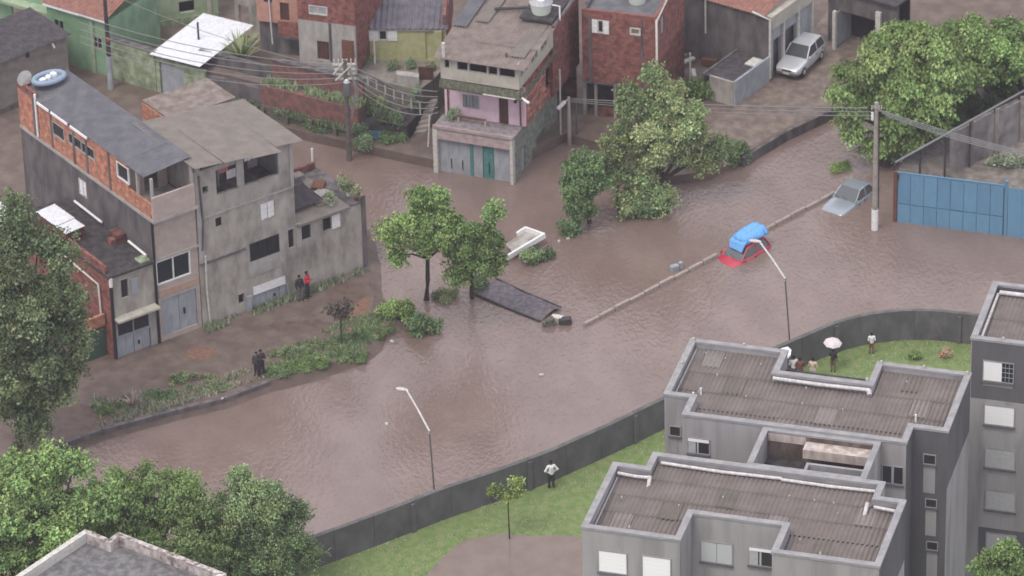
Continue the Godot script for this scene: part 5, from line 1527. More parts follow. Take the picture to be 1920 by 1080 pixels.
	pipe(thing("washing_post", "thin white washing post on the patio", "post", Vector3(-7.912, 3.060, -22.150)), "shaft", M.white_paint, [Vector3(0, 0, 0), Vector3(0, 1.6, 0)], .05)
	var gr := [lin(0.037, 0.068, 0.028), lin(0.056, 0.088, 0.033)]
	for k in 6:
		bush("patio_plant", ["tall pot plant at the patio's front edge by the low wall", "small plant in front of the patio's low wall", "leafy plant at the top of the stairs", "plant beside the yellow column", "dark plant on the patio's left part", "plant at the foot of the brown gate"][k], "plant", [Vector3(-6.877, 3.060, -21.395), Vector3(-5.753, 3.060, -21.471), Vector3(-5.421, 3.060, -18.217), Vector3(-4.532, 3.060, -21.263), Vector3(-8.337, 3.060, -22.732), Vector3(-5.513, 2.200, -18.487)][k], Vector3(.25, .4, .25), 4, .2, 200, .15, gr, 310 + k, "pot plants on the patio")
	bush("climbing_shrub", "green shrub growing beside the utility pole and the teal sheet", "shrub", Vector3(-8.635, 0.000, -16.695), Vector3(.55, 1.2, .45), 8, .35, 1100, .16, [lin(0.031, 0.068, 0.025), lin(0.043, 0.082, 0.028)], 330)
	bush("dark_shrub", "dark shrub over the lower terrace between teal sheet and stairs", "shrub", Vector3(-6.897, 1.600, -17.319), Vector3(1.1, .5, .6), 9, .4, 1300, .16, [lin(0.019, 0.041, 0.017), lin(0.031, 0.054, 0.022)], 331)
	# grey and brick house with the dark door
	fo = Vector3(-12.392, 0.000, -21.429)
	yaw = -0.3231
	h = framed("brick_and_grey_house", "two-storey house, red brick above and grey render with dark doorway below", "house", fo, yaw, Vector3(0, 4.0, 0))
	var dr := Rect2(1.15, 4.04, 0.76, 1.26)
	dr = Rect2(dr.position.x, 4.05, dr.size.x, dr.end.y - 4.05)
	var br := Rect2(2.82, 4.09, 0.44, 1.59)
	w = Rect2(0.74, 7.06, 1.16, 0.59)
	wall(h, "grey_wall", M.concrete_light, FRONT(0), 0, 3.6, 3.4, 6.6, [dr], .2)
	wall(h, "door", M.wood_dark, FRONT(-.1), dr.position.x, dr.end.x, 4.05, dr.end.y, [], .05)
	slab(h, "brown_gate", M.rust, Vector3(2.75, 4.05, .01), Vector3(3.5, 5.6, .06))
	wall(h, "brick_wall", M.brick_red, FRONT(0), 0, 3.6, 6.605, 9.6, [w], .2)
	window(h, FRONT(0), w, M.off_white, M.metal_grey, 2, .06)
	slab(h, "pillar", M.concrete_dark, Vector3(1.95, 4.05, .005), Vector3(2.1, 6.6, .05))
	wall(h, "right_wall", M.brick_red, RIGHT(3.6), .2, 5, 3.4, 9.6, [], .2)
	wall(h, "left_wall", M.concrete_dark, LEFT(0), -5, -.2, 3.4, 9.6, [], .2)
	slab(h, "roof", M.slab_dark, Vector3(0, 9.61, -5), Vector3(3.6, 9.75, .1))
	h = framed("peach_house", "narrow peach-coloured house with brown door and red balcony front", "house", fo, yaw, Vector3(-2.9, 4.0, -1.0))
	dr = Rect2(-1.51, 5.83, 0.59, 1.21)
	wall(h, "wall", M.plaster_peach, FRONT(-1), -3.0, -.05, 5.6, 9.4, [dr], .2)
	wall(h, "door", M.wood_dark, FRONT(-1.1), dr.position.x, dr.end.x, dr.position.y, dr.end.y, [], .05)
	wall(h, "lower_wall", M.concrete_dark, FRONT(-1.3), -3.0, -.05, 3.4, 5.5, [], .2)
	slab(h, "balcony_front", M.brick_red, Vector3(-1.5, 5.05, -.62), Vector3(-.06, 6.0, -.5))
	slab(h, "balcony_floor", M.concrete_dark, Vector3(-1.5, 4.9, -1.05), Vector3(-.06, 5.045, -.45))
	slab(h, "window", M.glass_dark, Vector3(-2.5, 7.0, -.995), Vector3(-2.0, 7.9, -.95))
	pipe(h, "drain_pipe", M.off_white, [Vector3(-2.2, 9, -.9), Vector3(-2.05, 4.2, -.9)], .05)
	# stepped retaining walls below them
	fo = Vector3(-13.229, 0.000, -19.506)
	yaw = -0.5225
	h = framed("retaining_wall", "stepped retaining wall: mossy stone foot and red brick terraces", "wall", fo, yaw, Vector3.ZERO)
	wall(h, "stone_wall", M.stone_wall, FRONT(0), -7.0, 5.0, -1, 1.35, [], .5)
	wall(h, "brick_wall", M.brick_wall_worn, FRONT(-.12), -1.9, 4.9, 1.355, 2.65, [], .3)
	wall(h, "dark_wall", M.concrete_dark, FRONT(-.12), -7.0, -1.905, 1.355, 2.4, [], .3)
	wall(h, "upper_brick_wall", M.brick_wall_worn, FRONT(-1.1), -1.6, 4.7, 2.2, 3.95, [], .3)
	wall(h, "upper_dark_wall", M.concrete_dark, FRONT(-1.3), -7.0, -1.605, 2.2, 3.3, [], .3)
	slab(h, "terrace_soil", M.mud, Vector3(-7, 1.3, -1.09), Vector3(4.9, 2.6, -.43))
	slab(h, "upper_ledge", M.concrete_dark, Vector3(-1.6, 3.955, -1.45), Vector3(4.7, 4.05, -1.0))
	for k in 6:
		slab(h, "buttress", M.stone_wall, Vector3(-5.2 + 1.7 * k, -1, .005), Vector3(-4.95 + 1.7 * k, 1.3, .2), .04)
	var tf := tufts(PackedVector2Array([Vector2(-2, -1.05), Vector2(4.8, -1.05), Vector2(4.8, -.3), Vector2(-2, -.3)]), 0, 500, .45, [lin(0.074, 0.129, 0.039), lin(0.056, 0.102, 0.033), lin(0.099, 0.136, 0.050)], 340)
	var gt := setting("terrace_weeds", tf, M.leaf, "stuff")
	gt.position = fo + Vector3(0, 2.55, 0); gt.rotation.y = yaw
	tf = tufts(PackedVector2Array([Vector2(-6, -.05), Vector2(4.8, -.05), Vector2(4.8, .14), Vector2(-6, .14)]), 0, 500, .4, [lin(0.037, 0.061, 0.022), lin(0.031, 0.054, 0.019)], 341)
	gt = setting("wall_weeds", tf, M.leaf, "stuff")
	gt.position = fo + Vector3(0, 1.1, 0); gt.rotation.y = yaw
	# red brick house
	fo = Vector3(4.277, 0.000, -19.675)
	yaw = -0.3027
	h = framed("red_brick_house", "tall red brick house with flat grey roof and white shutters", "house", fo, yaw, Vector3(.3, .3, 0))
	w = Rect2(0.94, 6.24, 1.04, 0.87)
	var w2 := Rect2(3.27, 6.37, 0.65, 0.49)
	wall(h, "wall", M.brick_red, FRONT(0), .3, 4.88, 2.95, 7.7, [w, w2], .2)
	wall(h, "side_wall", M.brick_red, RIGHT(4.88), .2, 6.5, 4.3, 7.7, [Rect2(1.1, 5.9, .75, 1.15)], .2)
	slab(h, "side_window", M.metal_grey, Vector3(4.74, 5.92, -1.83), Vector3(4.82, 7.03, -1.12))
	wall(h, "lower_side_wall", M.brick_dark, RIGHT(4.86), .2, 6.5, .2, 4.29, [], .2)
	wall(h, "left_wall", M.concrete_dark, LEFT(.3), -6.5, -.2, .2, 7.7, [], .2)
	slab(h, "floor_beam", M.concrete_dark, Vector3(.31, 2.8, -.2), Vector3(4.86, 2.94, .03))
	for x in [.3, 1.0, 2.2, 3.6]:
		slab(h, "column", M.concrete, Vector3(x, -.2, -.2), Vector3(x + .16, 2.79, -.02))
	wall(h, "recess_wall", M.slab_dark, FRONT(-1.6), .3, 4.8, -.2, 2.9, [], .2)
	window(h, FRONT(0), w2, M.off_white, M.roof_brown, 1, .06, .09)
	window(h, FRONT(0), Rect2(w.position.x + w.size.x * .32, w.position.y, w.size.x * .36, w.size.y), M.off_white, M.glass_dark, 1, .1)
	for q in [[w.position.x, w.position.x + w.size.x * .31], [w.position.x + w.size.x * .69, w.end.x]]:
		slab(h, "shutter_leaf", M.white_paint, Vector3(q[0], w.position.y, -.06), Vector3(q[1], w.end.y, .05))
	slab(h, "pillar", M.concrete_dark, Vector3(.72, 2.95, .005), Vector3(.9, 7.2, .06))
	slab(h, "pillar", M.concrete_dark, Vector3(3.95, 2.95, .005), Vector3(4.05, 7.5, .05))
	pipe(h, "corner_pipe", M.off_white, [Vector3(4.8, 7.75, -4.2), Vector3(4.93, 7.5, .08), Vector3(4.93, 2.8, .08)], .08)
	slab(h, "roof", M.roof_grey, Vector3(.5, 7.2, -6.5), Vector3(4.68, 7.4, -.21))
	slab(h, "lower_house_band", M.brick_dark, Vector3(1.2, .0, -.195), Vector3(3.6, 1.2, -.1))
	var tank := thing("water_tank", "white water tank on the red brick house's flat roof", "water tank", fo + Basis(Vector3.UP, yaw) * Vector3(3.1, 7.4, -2.3), yaw)
	b2 = MB.new(); b2.tube([Vector3.ZERO, Vector3(0, .7, 0)], [.5, .6], 18); part(tank, "body", b2, M.tank)
	b2 = MB.new(); b2.tube([Vector3(0, .702, 0), Vector3(0, .78, 0), Vector3(0, .9, 0)], [.64, .64, .3], 18); part(tank, "lid", b2, M.white_paint)
	# grey house with orange roof and garage
	fo = Vector3(12.437, 0.000, -25.909)
	yaw = -0.6224
	h = framed("grey_garage_house", "grey house with orange tiled roof and long garage side", "house", fo, yaw, Vector3(4.32, .8, 0))
	wall(h, "wall", M.concrete_dark, FRONT(0), -2.5, 4.3, .5, 4.85, [], .2)
	wall(h, "garage_wall", M.metal_grey, RIGHT(4.3), .2, 5.0, .5, 4.0, [Rect2(.5, .5, .9, 2.6), Rect2(1.7, .5, 1.4, 2.7)], .2)
	wall(h, "inner_wall", M.concrete_dark, RIGHT(3.9), .4, 5.0, .5, 3.9, [], .1)
	slab(h, "garage_beam", M.plaster_cream, Vector3(4.0, 4.01, -6.5), Vector3(4.5, 4.9, -.05))
	for z in [-1.6, -3.3, -4.9]:
		slab(h, "garage_post", M.off_white, Vector3(4.31, .5, z), Vector3(4.45, 4.0, z + .16))
	slab(h, "garage_floor", M.concrete_dark, Vector3(3.0, .5, -5.0), Vector3(3.85, .6, -.3))
	for k in 2:
		b2 = MB.new()
		b2.waves(Vector3(-2.6, 4.95 + .52 * k, .2 - 1.9 * k), Vector3(6.7, 0, 0), Vector3(0, .52, -1.95), .24, .04)
		part(h, "roof_tiles", b2, M.roof_tile)
	pipe(h, "gutter_pipe", M.off_white, [Vector3(3.3, 5.1, .3), Vector3(4.45, 4.8, .12), Vector3(4.45, .8, .12)], .08)
	pipe(h, "drain_pipe", M.off_white, [Vector3(-.2, 4.9, .1), Vector3(-.2, 2.6, .1)], .06)
	h = framed("flat_roof_annex", "low annex with dark flat roof and long grey wall", "annex", fo, yaw, Vector3(4.45, .8, .3))
	wall(h, "street_wall", M.metal_grey, RIGHT(4.47), -4.0, -.16, .3, 2.3, [], .15)
	wall(h, "end_wall", M.concrete, FRONT(4.0), 2.6, 4.3, .3, 2.2, [], .15)
	wall(h, "left_wall", M.concrete_dark, LEFT(2.05), .2, 4.0, .3, 2.2, [], .15)
	slab(h, "roof", M.roof_dark, Vector3(2.05, 2.0, .2), Vector3(4.3, 2.1, 3.84))
	slab(h, "roof_hatch", M.off_white, Vector3(3.5, 2.11, .5), Vector3(4.2, 2.2, 1.5), .02)
	# fences at the top edge behind the parked car
	h = thing("grey_fence", "tall blue-grey sheet fence at the top edge behind the big tree", "fence", Vector3(21.510, 0.600, -29.500), atan2(-(Vector3(23.097, 0.600, -33.059) - Vector3(20.123, 0.600, -28.498)).z, (Vector3(23.097, 0.600, -33.059) - Vector3(20.123, 0.600, -28.498)).x))
	for k in 6:
		slab(h, "panel", M.metal_grey, Vector3(-2.4 + 1.1 * k, -.3, .02 * (k % 2)), Vector3(-1.32 + 1.1 * k, 2.3, .06 + .02 * (k % 2)))
	slab(h, "post", M.off_white, Vector3(-2.7, -.3, 0), Vector3(-2.45, 2.6, .2))
	h = framed("dark_garage", "dark open garage with a pale pillar beside the grey house", "garage", fo, yaw, Vector3(5.5, .8, -6.5))
	wall(h, "wall", M.concrete_dark, FRONT(-6.4), 4.55, 9.5, .3, 4.2, [Rect2(5.4, .3, 2.6, 2.6)], .2)
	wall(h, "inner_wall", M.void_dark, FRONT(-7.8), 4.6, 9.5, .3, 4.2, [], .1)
	slab(h, "pillar", M.off_white, Vector3(8.05, .3, -6.39), Vector3(8.4, 3.6, -6.2))
	slab(h, "roof", M.slab_dark, Vector3(4.55, 4.205, -8.0), Vector3(9.5, 4.35, -6.2))
	# rubble and planks in the yard between
	rng.seed = 77
	var mats := [M.off_white, M.concrete, M.rust, M.slab_dark, M.roof_taupe]
	var words := ["pale plank standing upright in the rubble", "broken slab in the middle of the rubble yard", "rusty beam across the rubble", "dark sheet at the foot of the red brick wall", "taupe board leaning in the rubble", "short pale block near the tree top", "grey beam near the dark annex roof", "rusty drum beside the annex", "dark crate at the back of the yard", "taupe slab near the yard's wall"]
	for k in 10:
		b2 = MB.new()
		b2.cbox(Vector3(-.5, 0, -.12), Vector3(.5, .14 + .1 * (k % 3), .16), .03)
		var p := [Vector3(11.125, 0.800, -25.771), Vector3(11.840, 0.800, -27.151), Vector3(12.410, 0.800, -25.344), Vector3(11.201, 0.800, -27.544), Vector3(13.146, 0.800, -27.076), Vector3(11.358, 0.800, -23.648), Vector3(13.544, 0.800, -28.485), Vector3(12.847, 0.800, -24.264), Vector3(12.248, 0.800, -28.919), Vector3(10.666, 0.800, -26.506)][k] as Vector3
		one("rubble_piece", words[k], "rubble", b2, mats[k % 5], "rubble in the yard", p + Vector3(0, .02, 0), rng.randf() * 3)
	for k in 2:
		pipe(thing("yard_post", ["thin pale post standing in the rubble yard", "slanting pale pole leaning in the rubble yard"][k], "post", [Vector3(11.118, 0.800, -22.615), Vector3(12.460, 0.800, -26.404)][k]), "shaft", M.off_white, [Vector3(0, 0, 0), [Vector3(0, 2.2, 0), Vector3(.5, 1.2, -.4)][k]], .06)

func green_houses() -> void:
	var fo := Vector3(-26.744, 0.000, -28.285)
	var yaw := -0.6008
	var h := framed("green_house", "bright green house with terracotta roof and white fascia", "house", fo, yaw, Vector3(0, .5, 0))
	var w := Rect2(1.78, 2.08, 0.75, 0.80)
	wall(h, "wall", M.plaster_green, FRONT(0), -1.7, 3.1, .2, 4.15, [w, Rect2(-1.2, 2.2, .8, 1.1)], .2)
	window(h, FRONT(0), w, M.concrete_light, M.glass_dark, 2, .08)
	window(h, FRONT(0), Rect2(-1.2, 2.2, .8, 1.1), M.plaster_green, M.glass_dark, 2, .1)
	wall(h, "left_wall", M.plaster_green, FRONT(-1.0), -8, -1.71, .2, 3.9, [Rect2(-3.2, 1.9, .8, 1.2), Rect2(-5.4, 1.9, .8, 1.2)], .2)
	slab(h, "balcony_slab", M.plaster_pale_green, Vector3(-8, 3.1, -.995), Vector3(-1.72, 3.3, -.2))
	slab(h, "fascia", M.white_paint, Vector3(-1.75, 4.16, .2), Vector3(3.12, 4.34, .32))
	var b := MB.new()
	for k in 2:
		b = MB.new()
		b.waves(Vector3(-1.8, 4.38 + .55 * k, .36 - 2.0 * k), Vector3(4.95, 0, 0), Vector3(0, .55, -2.05), .22, .035)
		part(h, "roof_tiles", b, M.roof_tile)
	slab(h, "pilaster", M.plaster_pale_green, Vector3(1.7, .3, .005), Vector3(1.95, 4.1, .12))
	wall(h, "side_wall", M.plaster_green, RIGHT(3.1), .2, 5, .2, 4.15, [], .2)
	# tall pale green wall
	var gd := Vector3(-17.470, 1.000, -31.682) - Vector3(-23.832, 1.000, -29.730)
	h = thing("pale_green_building", "tall windowless pale green building with stained foot", "building", Vector3(-23.998, 0.000, -31.682), atan2(-gd.z, gd.x))
	wall(h, "wall", M.plaster_pale_green, FRONT(0), -.6, 6.4, -.2, 9.0, [Rect2(3.9, 1.4, 1.0, .8)], .2)
	slab(h, "stained_foot", M.mossy, Vector3(-.6, -.2, .005), Vector3(6.4, 1.1, .06))
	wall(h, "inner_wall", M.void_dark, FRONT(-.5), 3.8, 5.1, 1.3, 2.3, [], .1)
	wall(h, "right_wall", M.plaster_pale_green, RIGHT(6.4), .2, 8, -.2, 9.0, [], .2)
	slab(h, "corner_pilaster", M.plaster_cream, Vector3(5.7, -.1, .005), Vector3(5.95, 9.0, .1))
	h = framed("grey_back_building", "plain grey building at the top edge behind the white shed", "building", fo, yaw, Vector3(8, .5, -9))
	wall(h, "wall", M.concrete, FRONT(-8.5), 6.3, 11.5, .2, 8.0, [Rect2(6.6, 1, .8, 1.6)], .2)
	# old mottled wall and shed
	h = framed("old_wall", "old green wall with peeling mottled paint in front of the shed", "wall", fo, yaw, Vector3(5, .5, .2))
	wall(h, "wall", M.mossy, FRONT(.1), 3.15, 6.6, .2, 3.0, [], .3)
	slab(h, "coping", M.concrete_dark, Vector3(3.15, 3.005, -.25), Vector3(6.6, 3.1, .16))
	h = framed("white_roof_shed", "shed with bright white corrugated roof and grey metal door", "shed", fo, yaw, Vector3(8.5, .5, 0))
	wall(h, "wall", M.mossy, FRONT(.1), 6.65, 10.4, .2, 2.8, [Rect2(6.95, .2, 1.85, 2.3)], .2)
	wall(h, "door", M.metal_grey, FRONT(0), 7.0, 8.75, .2, 2.48, [], .06)
	wall(h, "left_wall", M.concrete_dark, LEFT(6.65), -4.8, -.1, .2, 2.9, [], .2)
	for k in 3:
		b = MB.new()
		b.waves(Vector3(6.5 + 1.28 * k, 3.05 + .06 * k, .45), Vector3(1.3, .05, 0), Vector3(-.05, .35, -5.6), .18, .022)
		part(h, "roof_sheet", b, M.roof_white)
	# beige house with dark roof at the left edge
	h = thing("beige_house", "beige-grey rendered house with dark roof at the left", "house", Vector3(-28.893, 0.500, -23.694), atan2(-(Vector3(-26.602, 0.500, -26.011) - Vector3(-30.745, 0.500, -22.415)).z, (Vector3(-26.602, 0.500, -26.011) - Vector3(-30.745, 0.500, -22.415)).x))
	wall(h, "wall", M.plaster_taupe, FRONT(0), -4.5, 2.9, -.3, 3.4, [], .2)
	wall(h, "side_wall", M.plaster_taupe, RIGHT(2.9), .2, 4, -.3, 3.4, [], .2)
	b = MB.new()
	b.waves(Vector3(-4.8, 3.4, .35), Vector3(7.9, 0, 0), Vector3(0, .35, -4.2), .25, .02)
	part(h, "roof", b, M.roof_dark)
	slab(h, "foundation", M.concrete_dark, Vector3(-4.5, -.4, .005), Vector3(2.95, .2, .08))
	pipe(h, "gutter_spout", M.white_paint, [Vector3(1.6, 3.3, .3), Vector3(1.7, 3.0, .35)], .06)
	slab(h, "meter_box", M.black, Vector3(-.2, 2.9, .01), Vector3(0, 3.2, .1))

# ------------------------------------------------------------------ grey apartment blocks
# walls over an outline (x, z), mitred at the corners; mats holds one material per edge
func ring(par: Node3D, called: String, pts: Array, y0: float, y1: float, t: float, mats: Array, grow := 0.0) -> void:
	var n := pts.size()
	var area := 0.0
	for i in n: area += (pts[i] as Vector2).cross(pts[(i + 1) % n])
	var sg := 1.0 if area > 0 else -1.0
	var off := func(d: float) -> Array:
		var out: Array = []
		for i in n:
			var a: Vector2 = pts[(i - 1 + n) % n]
			var b: Vector2 = pts[i]
			var e: Vector2 = pts[(i + 1) % n]
			var n1 := Vector2(-(b - a).y, (b - a).x).normalized() * sg
			var n2 := Vector2(-(e - b).y, (e - b).x).normalized() * sg
			out.append(b + (n1 + n2) * d / (1.0 + n1.dot(n2)))
		return out
	var outer: Array = off.call(-grow)
	var inner: Array = off.call(t)
	for i in n:
		var j := (i + 1) % n
		var b := MB.new()
		b.prism(PackedVector2Array([outer[i], outer[j], inner[j], inner[i]]), y0, y1)
		part(par, called, b, mats[i % mats.size()])

# kind: "white" (closed roller shutter), "half" (one leaf slid open), "grey" (pale glass), "bars", "small"
func block_window(par: Node3D, x: Transform3D, r: Rect2, kind: String) -> void:
	var fm: Material = M.parapet
	var b := MB.new()
	b.wall(x.translated_local(Vector3(0, 0, .05)), r.position.x - .05, r.end.x + .05, r.position.y - .05, r.end.y + .05, .05, [r])
	var f := part(par, "window", b, fm)
	var pane := func(u0: float, u1: float, v0: float, v1: float, m: Material, called: String, z := .004) -> void:
		var q := MB.new()
		q.wall(x.translated_local(Vector3(0, 0, z + .018)), u0, u1, v0, v1, .018, [])
		part(f, called, q, m)
	var a := r.position
	var e := r.end
	match kind:
		"white":
			for k in 5:
				var h := (e.y - a.y) / 5
				pane.call(a.x, e.x, a.y + h * k + .003, a.y + h * (k + 1) - .003, M.shutter_white, "slat", .006)
			pane.call(a.x, e.x, a.y, e.y, M.metal_grey, "pane", .001)
		"half":
			pane.call(a.x, a.x + (e.x - a.x) * .62, a.y, e.y, M.shutter_white, "slat", .012)
			pane.call(a.x + (e.x - a.x) * .62, e.x, a.y, e.y, M.glass_dark, "pane", .002)
			for k in 3:
				var h := (e.y - a.y) / 4
				pane.call(a.x + (e.x - a.x) * .62, e.x, a.y + h * (k + 1) - .015, a.y + h * (k + 1) + .015, M.metal_grey, "bar", .022)
			for k in 2:
				var w := (e.x - a.x) * .38 / 3
				pane.call(a.x + (e.x - a.x) * .62 + w * (k + 1) - .012, a.x + (e.x - a.x) * .62 + w * (k + 1) + .012, a.y, e.y, M.metal_grey, "bar", .042)
		"grey":
			for k in 4:
				var h := (e.y - a.y) / 4
				pane.call(a.x, e.x, a.y + h * k + .006, a.y + h * (k + 1) - .006, M.shutter_grey, "slat", .008)
			pane.call(a.x, e.x, a.y, e.y, M.metal_grey, "pane", .001)
		"pale":
			pane.call(a.x, (a.x + e.x) / 2 - .02, a.y, e.y, M.shutter_pale, "pane")
			pane.call((a.x + e.x) / 2 + .02, e.x, a.y, e.y, M.shutter_pale, "pane", .016)
		"open":
			pane.call(a.x, e.x, a.y, e.y, M.glass_dark, "pane", .001)
			pane.call(a.x, a.x + (e.x - a.x) * .36, a.y, e.y, M.shutter_grey, "slat", .016)
			pane.call(a.x + (e.x - a.x) * .42, a.x + (e.x - a.x) * .5, a.y, e.y, M.shutter_grey, "bar", .03)
			pane.call(a.x, e.x, e.y - .16, e.y, M.shutter_white, "shutter_box", .045)
		"twin":
			pane.call(a.x, e.x, a.y, e.y, M.glass_dark, "pane", .001)
			pane.call((a.x + e.x) / 2 - .06, (a.x + e.x) / 2 + .06, a.y, e.y, M.metal_grey, "bar", .022)
		"small":
			pane.call(a.x, e.x, a.y, e.y, M.void_dark, "pane", .001)
	var sl := MB.new()
	sl.box(Vector3(a.x - .08, a.y - .13, .0), Vector3(e.x + .08, a.y - .06, .12), x)
	part(f, "sill", sl, M.tower_dark)
	if kind != "small":
		sl = MB.new()
		sl.box(Vector3(a.x - .02, a.y - .36, .0), Vector3(e.x + .02, a.y - .135, .012), x)
		part(f, "sill_panel", sl, M.parapet)

func roof_row(par: Node3D, x0: float, x1: float, z0: float, z1: float, y0: float, y1: float) -> void:
	var b := MB.new()
	b.waves(Vector3(x0, y0, z0), Vector3(x1 - x0, 0, 0), Vector3(0, y1 - y0, z1 - z0), .235, .036, 8)
	part(par, "roof_sheet", b, M.roof_tower)

# replaced sheets lying over the old ones: x, z of the upper end, height there, paler or mossy
func patches(par: Node3D, spots: Array) -> void:
	for q in spots:
		var b := MB.new()
		b.waves(Vector3(q[0], q[2] + .022, q[1] + .05), Vector3(.94, 0, 0), Vector3(0, -.075, 1.45), .235, .036, 8)
		part(par, "roof_sheet", b, M.roof_tower_pale if q[3] == 0 else M.roof_tower_moss)

func caps(par: Node3D, spots: Array, sx := .055) -> void:
	for p: Vector3 in spots:
		var b := MB.new()
		b.tube([p, p + Vector3(0, .1, 0), p + Vector3(0, .15, 0)], [sx * .7, sx, sx * .6], 7)
		part(par, "vent_cap", b, M.litter)

func blocks() -> void:
	var fo := Vector3(8.222, 0.000, 37.000)
	var yaw := -0.2887
	var L := M.tower_light as Material
	var K := M.tower_dark as Material
	# rear block
	var h := framed("apartment_block", "grey apartment block with notched brown corrugated roof overlooking the garden", "building", fo, yaw, Vector3(0, -.4, 0), "grey apartment blocks")
	var out := [Vector2(-1.35, -7.15), Vector2(3.62, -7.15), Vector2(3.62, -5.1), Vector2(8.25, -5.1), Vector2(8.25, -7.15), Vector2(12.95, -7.15), Vector2(12.95, -1.5), Vector2(11.2, -1.5), Vector2(11.2, 0), Vector2(0, 0), Vector2(0, -1.65), Vector2(-1.35, -1.65)]
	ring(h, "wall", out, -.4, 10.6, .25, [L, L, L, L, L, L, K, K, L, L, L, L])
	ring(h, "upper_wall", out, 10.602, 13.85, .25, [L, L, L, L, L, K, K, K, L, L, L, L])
	ring(h, "parapet_cap", out, 13.852, 13.98, .28, [M.parapet], .05)
	roof_row(h, -1.08, 3.34, -6.86, -4.78, 13.62, 13.5)
	roof_row(h, 8.54, 12.66, -6.86, -4.78, 13.62, 13.5)
	roof_row(h, -1.08, 12.66, -4.84, -3.2, 13.47, 13.39)
	roof_row(h, -1.08, 12.66, -3.26, -1.78, 13.36, 13.28)
	roof_row(h, .27, 10.93, -1.84, -.29, 13.25, 13.18)
	patches(h, [[1.2, -4.8, 13.47, 1], [6.2, -3.22, 13.36, 0], [9.8, -6.82, 13.62, 1], [4.4, -1.8, 13.25, 0], [10.6, -4.8, 13.47, 0], [-.4, -6.82, 13.62, 0]])
	slab(h, "roof_deck", M.slab_dark, Vector3(-1.05, 12.9, -6.85), Vector3(12.65, 13.05, -1.8))
	slab(h, "roof_deck", M.slab_dark, Vector3(.3, 12.9, -1.79), Vector3(10.9, 13.05, -.3))
	pipe(h, "white_pipe", M.lamp_white, [Vector3(3.45, 13.75, -4.72), Vector3(5.8, 13.72, -4.7), Vector3(8.35, 13.75, -4.72)], .1, 8)
	pipe(h, "white_pipe", M.lamp_white, [Vector3(8.32, 13.75, -4.72), Vector3(8.4, 13.6, -4.5)], .13, 8)
	for q in [Vector3(0.183, 13.300, -2.947), Vector3(11.052, 13.300, -2.987), Vector3(-0.099, 13.250, -2.543)]:
		pipe(h, "vent_pipe", M.white_paint, [q, q + Vector3(0, .45, 0)], .05, 7)
	pipe(h, "gutter", M.parapet, [Vector3(-1.0, 13.6, -6.8), Vector3(-1.0, 13.55, -1.9)], .06)
	caps(h, [Vector3(0.059, 13.400, -3.009), Vector3(-0.435, 13.500, -6.552), Vector3(0.626, 13.500, -6.271), Vector3(0.580, 13.400, -4.775), Vector3(2.499, 13.500, -6.135), Vector3(2.417, 13.300, -3.279), Vector3(5.273, 13.300, -3.241), Vector3(5.172, 13.400, -4.619), Vector3(7.194, 13.250, -3.219), Vector3(7.321, 13.250, -3.250), Vector3(9.012, 13.300, -4.881), Vector3(10.694, 13.300, -4.819), Vector3(9.919, 13.500, -6.181), Vector3(12.430, 13.400, -6.171), Vector3(0.094, 13.200, -2.099)])
	caps(h, [Vector3(-1.2, 13.98, -7.0), Vector3(1.4, 13.98, -7.05), Vector3(-1.2, 13.98, -4.6), Vector3(8.45, 13.98, -7.0), Vector3(10.6, 13.98, -7.05), Vector3(12.8, 13.98, -7.0), Vector3(8.12, 13.98, -5.2)], .1)
	block_window(h, FRONT(0), Rect2(0.28, 11.84, 1.05, 0.80), "open")
	block_window(h, FRONT(-1.65), Rect2(-1.06, 11.63, 0.50, 0.50), "small")
	block_window(h, FRONT(0), Rect2(10.06, 11.54, 1.00, 0.95), "twin")
	slab(h, "light_panel", M.parapet, Vector3(-1.021, 8.973, -1.645), Vector3(-0.671, 11.475, -1.630))
	for q in [Rect2(11.80, 11.97, 0.55, 0.50), Rect2(11.95, 9.49, 0.50, 0.42), Rect2(12.05, 7.01, 0.50, 0.42)]:
		block_window(h, FRONT(-1.5), q, "small")
		slab(h, "light_panel", M.tower_light, Vector3(q.position.x - .02, q.position.y - 1.7, -1.495), Vector3(q.end.x + .02, q.position.y - .15, -1.485))
	# front block
	h = framed("apartment_block", "nearest grey apartment block with white shuttered windows under a brown roof", "building", fo, yaw, Vector3(0, -.4, 11.05), "grey apartment blocks")
	out = [Vector2(-2.15, 5.15), Vector2(-.5, 5.15), Vector2(-.5, 3.8), Vector2(10.95, 3.8), Vector2(10.95, 5.15), Vector2(12.25, 5.15), Vector2(12.25, 11.05), Vector2(7.1, 11.05), Vector2(7.1, 8.65), Vector2(2.64, 8.65), Vector2(2.64, 11.05), Vector2(-2.15, 11.05)]
	ring(h, "wall", out, -.4, 10.6, .25, [L, L, L, L, L, L, L, L, L, L, L, L])
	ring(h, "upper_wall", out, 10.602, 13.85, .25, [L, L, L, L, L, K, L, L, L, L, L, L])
	ring(h, "parapet_cap", out, 13.852, 13.98, .28, [M.parapet], .05)
	roof_row(h, -.22, 10.66, 4.1, 5.5, 13.58, 13.5)
	roof_row(h, -1.87, 11.96, 5.45, 7.0, 13.47, 13.39)
	roof_row(h, -1.87, 11.96, 6.95, 8.38, 13.36, 13.28)
	roof_row(h, -1.87, 2.35, 8.33, 10.76, 13.25, 13.13)
	roof_row(h, 7.39, 11.96, 8.33, 10.76, 13.25, 13.13)
	patches(h, [[-1.2, 8.36, 13.25, 0], [3.3, 5.5, 13.47, 1], [8.6, 8.36, 13.25, 1], [6.1, 6.98, 13.36, 0], [.9, 6.98, 13.36, 1], [10.2, 5.5, 13.47, 0]])
	slab(h, "roof_deck", M.slab_dark, Vector3(-1.88, 12.9, 5.44), Vector3(11.98, 13.05, 8.37))
